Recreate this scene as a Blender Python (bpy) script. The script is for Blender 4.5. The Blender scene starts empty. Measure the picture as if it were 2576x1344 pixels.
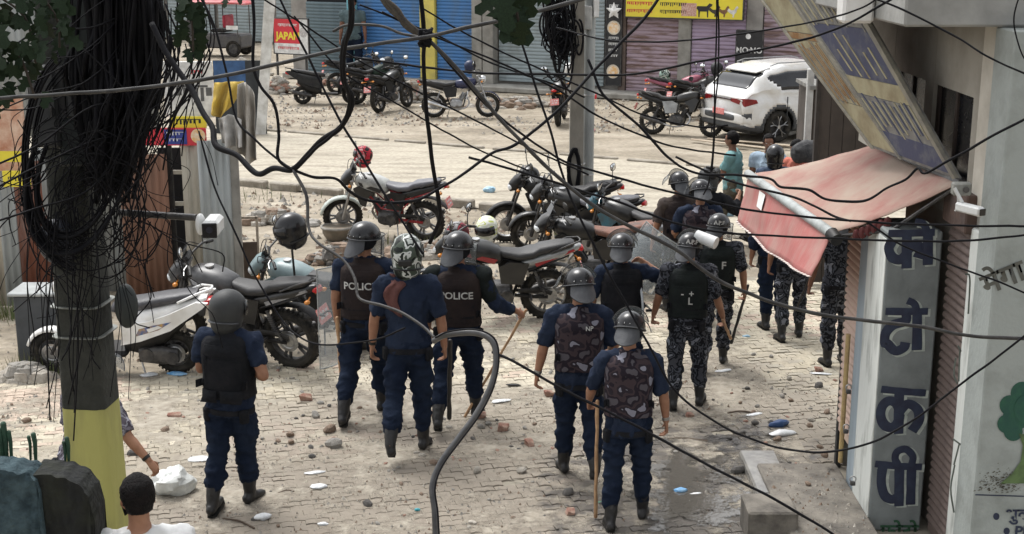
import bpy, math, random
from mathutils import Vector, Matrix, noise
from mathutils.bvhtree import BVHTree
random.seed(7)
S = bpy.context.scene
C = S.collection
PI = math.pi
def rad(a): return math.radians(a)
def lerp(a, b, t): return a * (1 - t) + b * t
# ------------------------------------------------------------ camera
FPX, CX, CY, TH, CH = 3400.0, 1288.0, 672.0, math.atan(852 / 3400.0), 4.5
cam = bpy.data.objects.new('camera', bpy.data.cameras.new('camera'))
C.objects.link(cam)
cam.data.sensor_width = 36
cam.data.lens = 36 * FPX / 2576
cam.data.clip_end = 600
cam.location = (0, 0, CH)
cam.rotation_euler = (PI / 2 - TH, 0, 0)
S.camera = cam
# ------------------------------------------------------------ daylight under a bright overcast sky
w = bpy.data.worlds.new('World'); S.world = w; w.use_nodes = True
nt = w.node_tree; nt.nodes.clear()
sky = nt.nodes.new('ShaderNodeTexSky'); sky.sky_type = 'NISHITA'; sky.sun_disc = False
SUN_EL, SUN_AZ = rad(62), rad(-35)
sky.sun_elevation = SUN_EL; sky.sun_rotation = SUN_AZ
sky.air_density = 1.0; sky.dust_density = 3.0; sky.ozone_density = 1.0
hs = nt.nodes.new('ShaderNodeHueSaturation'); hs.inputs['Saturation'].default_value = 0.12
bg = nt.nodes.new('ShaderNodeBackground'); bg.inputs['Strength'].default_value = 0.15
wo = nt.nodes.new('ShaderNodeOutputWorld')
nt.links.new(sky.outputs[0], hs.inputs['Color']); nt.links.new(hs.outputs[0], bg.inputs[0]); nt.links.new(bg.outputs[0], wo.inputs[0])
sl = bpy.data.lights.new('sun', 'SUN'); sl.energy = 1.15; sl.angle = rad(24); sl.color = (1, .975, .94)
so = bpy.data.objects.new('sun', sl); C.objects.link(so)
sd = Vector((math.sin(SUN_AZ) * math.cos(SUN_EL), math.cos(SUN_AZ) * math.cos(SUN_EL), math.sin(SUN_EL)))
so.rotation_euler = sd.to_track_quat('Z', 'Y').to_euler(); so.location = (0, 0, 20)
S.view_settings.view_transform = 'Standard'; S.view_settings.look = 'None'
S.view_settings.gamma = 1; S.view_settings.use_curve_mapping = False
S.view_settings.exposure = 1.0
S.cycles.max_bounces = 6; S.cycles.diffuse_bounces = 2; S.cycles.glossy_bounces = 2
S.cycles.transparent_max_bounces = 12; S.cycles.transmission_bounces = 4
S.cycles.use_adaptive_sampling = True
# ------------------------------------------------------------ photograph direction -> place in the world
def ray(px, py):
    x = (px - CX) / FPX; u = (CY - py) / FPX
    return Vector((x, math.cos(TH) + u * math.sin(TH), -math.sin(TH) + u * math.cos(TH)))
def G(px, py, z=0.0):
    d = ray(px, py); t = (z - CH) / d.z
    return Vector((d.x * t, d.y * t, z))
def P(px, py, Y):
    d = ray(px, py); t = Y / d.y
    return Vector((d.x * t, Y, CH + d.z * t))
def pxm(Y, z=0.0):          # pixels per metre across, at depth Y
    return FPX / (Y * math.cos(TH) + (CH - z) * math.sin(TH))
# ------------------------------------------------------------ mesh builder
class MB:
    def __init__(s): s.v = []; s.f = []
    def add(s, vs, fs):
        n = len(s.v); s.v.extend([Vector(a) for a in vs]); s.f.extend([tuple(i + n for i in f) for f in fs]); return s
    def box(s, c, d, rot=None, bev=0.0):
        x, y, z = d[0] / 2, d[1] / 2, d[2] / 2
        if bev > 0:
            b = min(bev, x * .9, y * .9, z * .9); vs = []
            for sx in (-1, 1):
                for sy in (-1, 1):
                    for sz in (-1, 1):
                        vs += [(sx * x, sy * (y - b), sz * (z - b)), (sx * (x - b), sy * y, sz * (z - b)), (sx * (x - b), sy * (y - b), sz * z)]
            def I(sx, sy, sz, k): return (((sx > 0) * 4 + (sy > 0) * 2 + (sz > 0)) * 3 + k)
            fs = []
            for a in (-1, 1):
                fs.append((I(a, -1, -1, 0), I(a, 1, -1, 0), I(a, 1, 1, 0), I(a, -1, 1, 0)))
                fs.append((I(-1, a, -1, 1), I(1, a, -1, 1), I(1, a, 1, 1), I(-1, a, 1, 1)))
                fs.append((I(-1, -1, a, 2), I(1, -1, a, 2), I(1, 1, a, 2), I(-1, 1, a, 2)))
                for b2 in (-1, 1):
                    fs.append((I(a, b2, -1, 0), I(a, b2, 1, 0), I(a, b2, 1, 1), I(a, b2, -1, 1)))
                    fs.append((I(a, -1, b2, 0), I(a, 1, b2, 0), I(a, 1, b2, 2), I(a, -1, b2, 2)))
                    fs.append((I(-1, a, b2, 1), I(1, a, b2, 1), I(1, a, b2, 2), I(-1, a, b2, 2)))
                    for c2 in (-1, 1): fs.append((I(a, b2, c2, 0), I(a, b2, c2, 1), I(a, b2, c2, 2)))
        else:
            vs = [(sx * x, sy * y, sz * z) for sx in (-1, 1) for sy in (-1, 1) for sz in (-1, 1)]
            fs = [(0, 1, 3, 2), (4, 6, 7, 5), (0, 4, 5, 1), (2, 3, 7, 6), (0, 2, 6, 4), (1, 5, 7, 3)]
        c = Vector(c)
        if rot is not None:
            m = rot if isinstance(rot, Matrix) else Matrix.Rotation(rot, 3, 'Z')
            m = m.to_3x3()
            vs = [m @ Vector(v) + c for v in vs]
        else: vs = [Vector(v) + c for v in vs]
        return s.add(vs, fs)
    def tube(s, pts, r, n=8, cap=True, flat=1.0, up=None, rnd=False):
        pts = [Vector(p) for p in pts]
        rs = r if isinstance(r, (list, tuple)) else [r] * len(pts)
        rs = [(a if isinstance(a, (list, tuple)) else (a, a * flat)) for a in rs]
        if rnd:
            d0 = (pts[0] - pts[1]).normalized(); d1 = (pts[-1] - pts[-2]).normalized()
            a, b = rs[0], rs[-1]
            p0, p1 = pts[0], pts[-1]
            pre = [(p0 + d0 * min(a) * k, (a[0] * q, a[1] * q)) for k, q in ((.95, .3), (.72, .7), (.38, .93))]
            post = [(p1 + d1 * min(b) * k, (b[0] * q, b[1] * q)) for k, q in ((.38, .93), (.72, .7), (.95, .3))]
            pts = [p for p, _ in pre] + pts + [p for p, _ in post]
            rs = [q for _, q in pre] + rs + [q for _, q in post]
        base = len(s.v); prev = None
        for i, p in enumerate(pts):
            if i == 0: d = pts[1] - p
            elif i == len(pts) - 1: d = p - pts[-2]
            else: d = (pts[i + 1] - p).normalized() + (p - pts[i - 1]).normalized()
            if d.length < 1e-9: d = Vector((0, 0, 1))
            d.normalize()
            if prev is None:
                ref = Vector(up) if up is not None else (Vector((1, 0, 0)) if abs(d.x) < .8 else Vector((0, 1, 0)))
            else: ref = prev
            a = ref - d * ref.dot(d)
            if a.length < 1e-6: a = d.orthogonal()
            a.normalize(); b = d.cross(a); prev = a
            for k in range(n):
                t = 2 * PI * k / n
                s.v.append(p + a * math.cos(t) * rs[i][0] + b * math.sin(t) * rs[i][1])
        for i in range(len(pts) - 1):
            for k in range(n):
                k2 = (k + 1) % n
                s.f.append((base + i * n + k, base + i * n + k2, base + (i + 1) * n + k2, base + (i + 1) * n + k))
        if cap:
            s.f.append(tuple(base + k for k in range(n))[::-1])
            e = base + (len(pts) - 1) * n
            s.f.append(tuple(e + k for k in range(n)))
        return s
    def ell(s, c, r, nu=12, nv=8, rot=None, zmin=-1.0, zmax=1.0):
        c = Vector(c); base = len(s.v)
        r = r if isinstance(r, (list, tuple)) else (r, r, r)
        m = rot if rot is not None else Matrix.Identity(3)
        a0, a1 = math.asin(zmin), math.asin(zmax)
        for j in range(nv + 1):
            a = a0 + (a1 - a0) * j / nv
            for i in range(nu):
                t = 2 * PI * i / nu
                s.v.append(c + m @ Vector((r[0] * math.cos(a) * math.cos(t), r[1] * math.cos(a) * math.sin(t), r[2] * math.sin(a))))
        for j in range(nv):
            for i in range(nu):
                i2 = (i + 1) % nu
                s.f.append((base + j * nu + i, base + j * nu + i2, base + (j + 1) * nu + i2, base + (j + 1) * nu + i))
        s.f.append(tuple(base + i for i in range(nu))[::-1]); e = base + nv * nu
        s.f.append(tuple(e + i for i in range(nu)))
        return s
    def torus(s, c, R, r, axis='Y', n=28, m=8, a0=0, a1=2 * PI, rz=None, prof=None):
        c = Vector(c); base = len(s.v); full = abs(a1 - a0 - 2 * PI) < 1e-6
        N = n if full else n + 1
        if prof is None:
            prof = [(math.cos(2 * PI * k / m) * r, math.sin(2 * PI * k / m) * (rz or r)) for k in range(m)]
        m = len(prof)
        for i in range(N):
            t = a0 + (a1 - a0) * i / n
            for (pr, pz) in prof:
                q = R + pr
                if axis == 'Y': v = (q * math.cos(t), pz, q * math.sin(t))
                elif axis == 'Z': v = (q * math.cos(t), q * math.sin(t), pz)
                else: v = (pz, q * math.cos(t), q * math.sin(t))
                s.v.append(c + Vector(v))
        for i in range(n):
            i2 = (i + 1) % N if full else i + 1
            for k in range(m):
                k2 = (k + 1) % m
                s.f.append((base + i * m + k, base + i * m + k2, base + i2 * m + k2, base + i2 * m + k))
        return s
    def cyl(s, a, b, r, n=14, r2=None):
        return s.tube([a, b], [r, r2 if r2 is not None else r], n)
    def loft(s, secs, n=14, ax='X'):
        # section: (x, y, z, half width, half height, exponent)
        base = len(s.v)
        for (x, y, z, hw, hh, e) in secs:
            for k in range(n):
                t = 2 * PI * k / n; ct, st = math.cos(t), math.sin(t)
                a = math.copysign(abs(ct) ** (2 / e), ct) * hw; b = math.copysign(abs(st) ** (2 / e), st) * hh
                s.v.append(Vector((x, y + a, z + b)) if ax == 'X' else Vector((x + a, y + b, z)))
        for i in range(len(secs) - 1):
            for k in range(n):
                k2 = (k + 1) % n
                s.f.append((base + i * n + k, base + i * n + k2, base + (i + 1) * n + k2, base + (i + 1) * n + k))
        s.f.append(tuple(base + k for k in range(n))[::-1]); e = base + (len(secs) - 1) * n
        s.f.append(tuple(e + k for k in range(n)))
        return s
    def prism(s, poly, fn0, fn1):
        n = len(poly); vs = [fn0(p) for p in poly] + [fn1(p) for p in poly]
        fs = [tuple(range(n))[::-1], tuple(range(n, 2 * n))] + [(i, (i + 1) % n, n + (i + 1) % n, n + i) for i in range(n)]
        return s.add(vs, fs)
    def side(s, poly, y0, y1):      # polygon in x,z extruded along y
        return s.prism(poly, lambda p: (p[0], y0, p[1]), lambda p: (p[0], y1, p[1]))
    def xf(s, m):
        s.v = [m @ v for v in s.v]; return s
    def mesh(s, name, smooth=True, ang=40):
        me = bpy.data.meshes.new(name)
        me.from_pydata([tuple(v) for v in s.v], [], s.f); me.validate(); me.update()
        if smooth:
            me.shade_smooth(); me.set_sharp_from_angle(angle=rad(ang))
        return me
    def build(s, name, m, parent=None, smooth=True, ang=40, bev=0):
        me = s.mesh(name, smooth, ang); return link(name, me, m, parent)
def fixn(me):
    import bmesh
    b = bmesh.new(); b.from_mesh(me); bmesh.ops.recalc_face_normals(b, faces=b.faces); b.to_mesh(me); b.free()
def link(name, me, m, parent=None):
    fixn(me)
    if m is not None:
        me.materials.clear(); me.materials.append(m)
    o = bpy.data.objects.new(name, me); C.objects.link(o)
    if parent is not None: o.parent = parent
    return o
def thing(name, label, cat, loc=(0, 0, 0), rz=0, group=None, scale=None):
    o = bpy.data.objects.new(name, None); C.objects.link(o); o.empty_display_size = .2
    o.location = loc; o.rotation_euler = (0, 0, rz)
    if scale: o.scale = (scale,) * 3
    return tag(o, label, cat, group)
def tag(o, label, cat, group=None):
    o['label'] = label; o['category'] = cat
    if group: o['group'] = group
    return o
def struct(o): o['kind'] = 'structure'; return o
def stuff(o): o['kind'] = 'stuff'; return o
JUNK = []
_ws = bpy.data.scenes.new('work'); _vl = _ws.view_layers[0]
def evaluate(o):        # a private little scene keeps the evaluation cheap
    _ws.collection.objects.link(o); _vl.update(); dg = _vl.depsgraph; dg.update()
    res = bpy.data.meshes.new_from_object(o.evaluated_get(dg)); JUNK.append(o); _ws.collection.objects.unlink(o); return res
def remesh(mb, voxel, smooth=6, wr=0.0, ws=14.0, seed=0.0, aniso=(1, 1, 1)):
    me = bpy.data.meshes.new('tmp'); me.from_pydata([tuple(v) for v in mb.v], [], mb.f); fixn(me)
    o = bpy.data.objects.new('tmp', me)
    m = o.modifiers.new('r', 'REMESH'); m.mode = 'VOXEL'; m.voxel_size = voxel; m.adaptivity = 0
    if smooth:
        q = o.modifiers.new('s', 'SMOOTH'); q.iterations = smooth; q.factor = .5
    res = evaluate(o); JUNK.append(me)
    if wr > 0:
        off = Vector((seed * 3.1, seed * 1.7, seed))
        nrm_ = [v.normal.copy() for v in res.vertices]
        for v, vn in zip(res.vertices, nrm_):
            p = Vector((v.co.x * aniso[0], v.co.y * aniso[1], v.co.z * aniso[2])) * ws + off
            v.co += vn * wr * max(-.22, noise.noise(p) * 1.3 - abs(noise.noise(p * 1.9 + off)) * 1.1 + .25)
    res.shade_smooth()
    return res
# ------------------------------------------------------------ materials
MATS = {}
def nodes(name):
    m = bpy.data.materials.new(name); m.use_nodes = True; t = m.node_tree; t.nodes.clear()
    o = t.nodes.new('ShaderNodeOutputMaterial'); b = t.nodes.new('ShaderNodeBsdfPrincipled'); t.links.new(b.outputs[0], o.inputs[0])
    return m, t, b
def N(t, kind, **kw):
    n = t.nodes.new('ShaderNode' + kind)
    for k, v in kw.items():
        if k in n.inputs: n.inputs[k].default_value = v
        else: setattr(n, k, v)
    return n
def c4(c): return (c[0], c[1], c[2], 1)
def mat(name, col, rough=.6, metal=0.0, col2=None, scale=6.0, bump=.15, bscale=None, world=False, spec=.5, amt=1.0, stretch=(1, 1, 1), detail=5, lo=.38, hi=.66, alpha=1.0, coat=0):
    """base colour mottled with a second colour, fine relief and uneven gloss"""
    if name in MATS: return MATS[name]
    m, t, b = nodes(name)
    tc = N(t, 'NewGeometry') if world else N(t, 'TexCoord')
    mp = N(t, 'Mapping'); mp.inputs['Scale'].default_value = stretch
    t.links.new(tc.outputs['Position' if world else 'Object'], mp.inputs[0])
    n1 = N(t, 'TexNoise', Scale=scale, Detail=detail, Roughness=.6); t.links.new(mp.outputs[0], n1.inputs[0])
    if col2 is None: col2 = tuple(c * .62 for c in col)
    rp = N(t, 'MapRange'); rp.inputs[1].default_value = lo; rp.inputs[2].default_value = hi; rp.inputs[4].default_value = amt
    t.links.new(n1.outputs[0], rp.inputs[0])
    mx = N(t, 'Mix', data_type='RGBA'); mx.inputs[6].default_value = c4(col); mx.inputs[7].default_value = c4(col2)
    t.links.new(rp.outputs[0], mx.inputs[0]); t.links.new(mx.outputs[2], b.inputs['Base Color'])
    b.inputs['Metallic'].default_value = metal; b.inputs['Specular IOR Level'].default_value = spec
    r2 = N(t, 'MapRange'); r2.inputs[3].default_value = max(.03, rough - .1); r2.inputs[4].default_value = min(1, rough + .14)
    t.links.new(n1.outputs[0], r2.inputs[0]); t.links.new(r2.outputs[0], b.inputs['Roughness'])
    if bump > 0:
        n2 = N(t, 'TexNoise', Scale=bscale or scale * 5, Detail=4); t.links.new(mp.outputs[0], n2.inputs[0])
        bp = N(t, 'Bump', Strength=bump, Distance=.02); t.links.new(n2.outputs[0], bp.inputs['Height']); t.links.new(bp.outputs[0], b.inputs['Normal'])
    if alpha < 1: b.inputs['Alpha'].default_value = alpha
    if coat: b.inputs['Coat Weight'].default_value = coat
    MATS[name] = m
    return m
def camo(name, cols, scale=9.0, rough=.85, seed=0, warp=.6, stretch=(1, 1, 1), pos=[0, .40, .485, .56, .64]):
    if name in MATS: return MATS[name]
    m, t, b = nodes(name)
    tc = N(t, 'TexCoord'); mp = N(t, 'Mapping'); mp.inputs['Location'].default_value = (seed, seed * .7, seed * 1.3); mp.inputs['Scale'].default_value = stretch
    t.links.new(tc.outputs['Object'], mp.inputs[0])
    n1 = N(t, 'TexNoise', Scale=scale, Detail=1.6, Roughness=.5, Distortion=warp); t.links.new(mp.outputs[0], n1.inputs[0])
    cr = N(t, 'ValToRGB'); e = cr.color_ramp; e.interpolation = 'CONSTANT'
    while len(e.elements) < len(cols): e.elements.new(.5)
    for i, c in enumerate(cols):
        e.elements[i].position = pos[i]; e.elements[i].color = c4(c)
    t.links.new(n1.outputs[0], cr.inputs[0]); t.links.new(cr.outputs[0], b.inputs['Base Color'])
    b.inputs['Roughness'].default_value = rough; b.inputs['Specular IOR Level'].default_value = .15
    n2 = N(t, 'TexNoise', Scale=60, Detail=3); t.links.new(tc.outputs['Object'], n2.inputs[0])
    bp = N(t, 'Bump', Strength=.2, Distance=.01); t.links.new(n2.outputs[0], bp.inputs['Height']); t.links.new(bp.outputs[0], b.inputs['Normal'])
    MATS[name] = m; return m
def glass(name, col, alpha, rough=.08):
    if name in MATS: return MATS[name]
    m, t, b = nodes(name)
    b.inputs['Base Color'].default_value = c4(col); b.inputs['Alpha'].default_value = alpha; b.inputs['Roughness'].default_value = rough
    MATS[name] = m; return m
navy = mat('navy_cloth', (.012, .018, .036), .9, col2=(.019, .027, .047), scale=5, bump=.35, bscale=40, spec=.12)
navy2 = mat('navy_trousers', (.008, .013, .027), .92, col2=(.014, .021, .038), scale=4, bump=.35, bscale=30, spec=.1)
blackc = mat('black_cloth', (.009, .010, .012), .9, col2=(.017, .017, .020), scale=6, bump=.35, bscale=36, spec=.12)
brownv = mat('dark_brown_vest_cloth', (.030, .022, .020), .9, col2=(.019, .015, .016), scale=5, bump=.3, bscale=50, spec=.15)
brownc = mat('maroon_cloth', (.11, .048, .042), .9, col2=(.075, .034, .032), scale=8, bump=.3, spec=.2)
greyv = mat('grey_green_vest_cloth', (.014, .018, .017), .9, col2=(.009, .011, .012), scale=6, bump=.3, spec=.15)
camov = camo('purple_grey_camouflage_vest', [(.075, .068, .078), (.018, .014, .020), (.045, .032, .036), (.024, .019, .025), (.20, .20, .24)], 9, seed=2, warp=.25, pos=[0, .36, .46, .55, .635])
camou = camo('grey_black_camouflage', [(.05, .052, .062), (.009, .010, .013), (.065, .07, .085), (.014, .016, .02), (.17, .18, .21)], 12, seed=5, warp=.3, pos=[0, .40, .49, .55, .625])
camol = camo('pale_purple_camouflage', [(.05, .045, .06), (.15, .14, .17), (.07, .06, .08), (.26, .26, .30), (.09, .08, .1)], 15, seed=9)
leather = mat('black_boot_leather', (.005, .005, .006), .5, col2=(.014, .013, .012), scale=14, bump=.25, bscale=50)
skin1 = mat('brown_skin', (.30, .155, .095), .55, col2=(.23, .11, .065), scale=9, bump=.06, spec=.35)
skin2 = mat('dark_brown_skin', (.20, .10, .062), .55, col2=(.15, .07, .045), scale=9, bump=.06, spec=.35)
hairm = mat('black_hair', (.003, .0025, .0025), .7, col2=(.008, .006, .006), scale=30, bump=.6, bscale=90, spec=.15)
helm = mat('glossy_black_helmet', (.005, .005, .006), .22, col2=(.010, .010, .012), scale=5, bump=.02)
helmm = mat('matt_charcoal_helmet', (.026, .028, .029), .6, col2=(.018, .019, .02), scale=6, bump=.05)
flapm = mat('grey_rubber_flap', (.055, .058, .064), .6, col2=(.036, .038, .043), scale=8, bump=.2)
helmw = camo('white_black_patterned_helmet', [(.012, .015, .014), (.06, .075, .06), (.5, .52, .5), (.02, .025, .022), (.32, .34, .32)], 11, .3, seed=3)
visor = glass('smoky_visor', (.22, .24, .24), .42)
shieldm = glass('clear_riot_shield_plastic', (.55, .60, .62), .30, .2)
rubber = mat('tyre_rubber', (.016, .016, .015), .9, col2=(.05, .045, .038), scale=10, bump=.4, bscale=60, spec=.15)
steel = mat('brushed_steel', (.42, .42, .42), .35, .9, scale=12, bump=.08)
dsteel = mat('dark_engine_metal', (.035, .035, .037), .5, .5, col2=(.10, .095, .09), scale=12, bump=.2)
chrome = mat('chrome', (.7, .7, .7), .15, 1.0, scale=6, bump=.02)
blackp = mat('black_plastic', (.009, .009, .010), .5, col2=(.024, .023, .021), scale=9, bump=.08, spec=.3)
seatm = mat('black_seat_vinyl', (.018, .018, .020), .55, col2=(.032, .031, .03), scale=8, bump=.15)
seatg = mat('grey_seat_vinyl', (.11, .11, .125), .5, col2=(.075, .075, .085), scale=7, bump=.15)  # plain grey vinyl, the seat's own colour
whitem = mat('white_paint', (.78, .78, .77), .35, col2=(.6, .59, .56), scale=5, bump=.03)
redm = mat('red_paint', (.34, .02, .025), .4, col2=(.2, .02, .02), scale=6, bump=.03)
redl = mat('red_lamp_lens', (.55, .015, .02), .15, col2=(.35, .01, .01), scale=20, bump=.1)
platem = mat('faded_red_number_plate', (.62, .14, .13), .5, col2=(.7, .35, .33), scale=30, bump=.05)
mirrm = mat('mirror_glass', (.9, .92, .93), .06, 1.0, scale=3, bump=0)
mudm = mat('mud', (.24, .20, .155), .95, col2=(.17, .135, .10), scale=5, bump=.5)
conc = mat('weathered_concrete', (.33, .32, .29), .9, col2=(.20, .19, .17), scale=2.2, bump=.4, bscale=24)
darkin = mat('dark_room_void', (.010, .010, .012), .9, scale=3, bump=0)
# ------------------------------------------------------------ lettering
FNT = []
def text_mesh(body, size, bold=0.0, depth=0.0, al='CENTER', width=1.0):
    cu = bpy.data.curves.new('txt', 'FONT'); cu.body = body; cu.size = size; cu.offset = bold; cu.extrude = depth
    cu.align_x = al; cu.align_y = 'CENTER'; cu.resolution_u = 3
    me = evaluate(bpy.data.objects.new('txt', cu)); JUNK.append(cu)
    if width != 1.0:
        for v in me.vertices: v.co.x *= width
    return me
def catmull(pts, k=6):
    pts = [Vector(p) for p in pts]; out = []
    q = [pts[0] * 2 - pts[1]] + pts + [pts[-1] * 2 - pts[-2]]
    for i in range(1, len(q) - 2):
        a, b, c, d = q[i - 1:i + 3]
        for j in range(k):
            t = j / k
            out.append(.5 * ((2 * b) + (c - a) * t + (2 * a - 5 * b + 4 * c - d) * t * t + (3 * b - a - 3 * c + d) * t ** 3))
    out.append(pts[-1]); return out
# ============================================================ ground
def ground_mat(name, stops, scale, rough=.9, bump=.5, wet=None, fine=40, streak=1.0):
    m, t, b = nodes(name)
    g = N(t, 'NewGeometry'); mp = N(t, 'Mapping'); mp.inputs['Scale'].default_value = (1, streak, 1); mp.inputs['Rotation'].default_value = (0, 0, rad(26)); t.links.new(g.outputs['Position'], mp.inputs[0])
    n1 = N(t, 'TexNoise', Scale=scale, Detail=9, Roughness=.68, Distortion=.4); t.links.new(mp.outputs[0], n1.inputs[0])
    cr = N(t, 'ValToRGB'); e = cr.color_ramp
    while len(e.elements) < len(stops): e.elements.new(.5)
    for i, (p, c) in enumerate(stops): e.elements[i].position = p; e.elements[i].color = c4(c)
    t.links.new(n1.outputs[0], cr.inputs[0])
    n2 = N(t, 'TexNoise', Scale=fine, Detail=6, Roughness=.7); t.links.new(g.outputs['Position'], n2.inputs[0])
    mr = N(t, 'MapRange'); mr.inputs[1].default_value = .35; mr.inputs[2].default_value = .7; mr.inputs[3].default_value = .72; mr.inputs[4].default_value = 1.12; t.links.new(n2.outputs[0], mr.inputs[0])
    mx = N(t, 'Mix', data_type='RGBA', blend_type='MULTIPLY'); mx.inputs[0].default_value = 1; t.links.new(cr.outputs[0], mx.inputs[6]); t.links.new(mr.outputs[0], mx.inputs[7])
    col = mx.outputs[2]; ro = None
    if wet:
        def blob(cx, cy, rx, ry, ns, lo, hi):
            mp2 = N(t, 'Mapping'); mp2.inputs['Location'].default_value = (-cx / rx, -cy / ry, 0); mp2.inputs['Scale'].default_value = (1 / rx, 1 / ry, 0); t.links.new(g.outputs['Position'], mp2.inputs[0])
            ln = N(t, 'VectorMath', operation='LENGTH'); t.links.new(mp2.outputs[0], ln.inputs[0])
            nn = N(t, 'TexNoise', Scale=ns, Detail=6, Roughness=.65); t.links.new(g.outputs['Position'], nn.inputs[0])
            ad = N(t, 'Math', operation='MULTIPLY_ADD'); ad.inputs[1].default_value = 1.6; t.links.new(nn.outputs[0], ad.inputs[0]); t.links.new(ln.outputs['Value'], ad.inputs[2])
            r = N(t, 'MapRange'); r.inputs[1].default_value = lo; r.inputs[2].default_value = hi; r.inputs[3].default_value = 1; r.inputs[4].default_value = 0; t.links.new(ad.outputs[0], r.inputs[0]); return r.outputs[0]
        for (cx, cy, rx, ry, ns, lo, hi, c, k) in wet['dirt']:
            f = blob(cx, cy, rx, ry, ns, lo, hi); q = N(t, 'Math', operation='MULTIPLY'); q.inputs[1].default_value = k; t.links.new(f, q.inputs[0])
            m2 = N(t, 'Mix', data_type='RGBA'); m2.inputs[7].default_value = c4(c); t.links.new(q.outputs[0], m2.inputs[0]); t.links.new(col, m2.inputs[6]); col = m2.outputs[2]
        for (cx, cy, rx, ry, ns, lo, hi) in wet['wet']:
            f = blob(cx, cy, rx, ry, ns, lo, hi)
            m2 = N(t, 'Mix', data_type='RGBA', blend_type='MULTIPLY'); m2.inputs[7].default_value = (.40, .41, .44, 1); t.links.new(f, m2.inputs[0]); t.links.new(col, m2.inputs[6]); col = m2.outputs[2]
            rr = N(t, 'MapRange'); rr.inputs[3].default_value = rough; rr.inputs[4].default_value = .16; t.links.new(f, rr.inputs[0]); ro = rr.outputs[0]
    t.links.new(col, b.inputs['Base Color']); b.inputs['Roughness'].default_value = rough
    if ro: t.links.new(ro, b.inputs['Roughness'])
    bp = N(t, 'Bump', Strength=bump, Distance=.03); n3 = N(t, 'TexNoise', Scale=fine * .4, Detail=8, Roughness=.7); t.links.new(g.outputs['Position'], n3.inputs[0]); t.links.new(n3.outputs[0], bp.inputs['Height']); t.links.new(bp.outputs[0], b.inputs['Normal'])
    return m
dirt = ground_mat('trampled_dirt', [(.30, (.17, .14, .105)), (.45, (.27, .23, .17)), (.56, (.36, .31, .24)), (.70, (.44, .395, .31))], .55, fine=9, streak=2.2, bump=.8)
roadm = ground_mat('dusty_concrete_road', [(.34, (.25, .215, .165)), (.45, (.37, .33, .26)), (.58, (.455, .41, .325)), (.72, (.39, .35, .275))], .7, fine=12, streak=5.0, bump=.25)
p1, p2 = G(1650, 1260), G(1780, 1130)
WET = dict(dirt=[(.3, 9.0, 5.0, 3.0, 1.1, 1.55, 2.0, (.215, .185, .15), .92), (2.0, 11.6, 1.6, 3.0, 1.3, 1.5, 1.95, (.25, .22, .18), .88), (-.6, 12.3, 3.5, .9, 1.5, 1.3, 1.8, (.27, .235, .19), .8)],
           wet=[(p1.x + .35, p1.y, 1.7, 2.3, 4.5, 1.35, 1.62), (2.1, 11.2, .8, 1.6, 5, 1.15, 1.5)])
def paver_mat(name, c1, c2): return ground_mat(name, [(.3, c2), (.5, c1), (.72, tuple(min(.8, x * 1.12) for x in c1))], 1.6, fine=22, bump=.35, wet=WET)
PAV = [paver_mat('cream_paver', (.56, .505, .395), (.45, .40, .305)), paver_mat('buff_paver', (.50, .445, .34), (.41, .36, .27)),
       paver_mat('pinkish_paver', (.52, .42, .335), (.42, .335, .265)), paver_mat('grey_paver', (.45, .415, .335), (.36, .33, .26))]
gm = MB(); gn = 60
gx0, gx1, gy0, gy1 = -60, 60, -10, 110
for a in range(gn + 1):
    for c in range(gn + 1): gm.v.append(Vector((gx0 + (gx1 - gx0) * c / gn, gy0 + (gy1 - gy0) * a / gn, -.065)))
for a in range(gn):
    for c in range(gn): i = a * (gn + 1) + c; gm.f.append((i, i + 1, i + gn + 2, i + gn + 1))
struct(gm.build('ground', dirt))
# uneven dirt with depth where the photograph looks at it
def heights(x, y): return .030 * noise.noise(Vector((x * .5, y * .5, 0))) + .022 * noise.noise(Vector((x * 2.1, y * 2.1, 3))) + .012 * noise.noise(Vector((x * 6, y * 6, 5)))
UR = Vector((.894, -.447, 0)); VR = Vector((.447, .894, 0))
def quad_ground(name, poly_fn, x0, x1, y0, y1, nx, ny, m, base, amp=1.0, keep=lambda x, y: True):
    b = MB(); idx = {}
    for a in range(ny + 1):
        for c in range(nx + 1):
            x = x0 + (x1 - x0) * c / nx; y = y0 + (y1 - y0) * a / ny; q = poly_fn(x, y)
            b.v.append(Vector((q[0], q[1], base + amp * heights(q[0], q[1]))))
    for a in range(ny):
        for c in range(nx):
            x = x0 + (x1 - x0) * (c + .5) / nx; y = y0 + (y1 - y0) * (a + .5) / ny; q = poly_fn(x, y)
            if keep(q[0], q[1]): i = a * (nx + 1) + c; b.f.append((i, i + 1, i + nx + 2, i + nx + 1))
    return struct(b.build(name, m, ang=80))
def G2(px, py): g = G(px, py); return g.x, g.y
ra, rb = G(640, 327), G(640, 470)         # far and near edge of the road at the photo's left part
RD = (G(1900, 432) - G(640, 327)).normalized(); RNN = Vector((RD.y, -RD.x, 0))
def road_far(x): return ra.y + (x - ra.x) * RD.y / RD.x
def road_near(x): return rb.y + (x - rb.x) * (RD.y / RD.x) * .93
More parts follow.
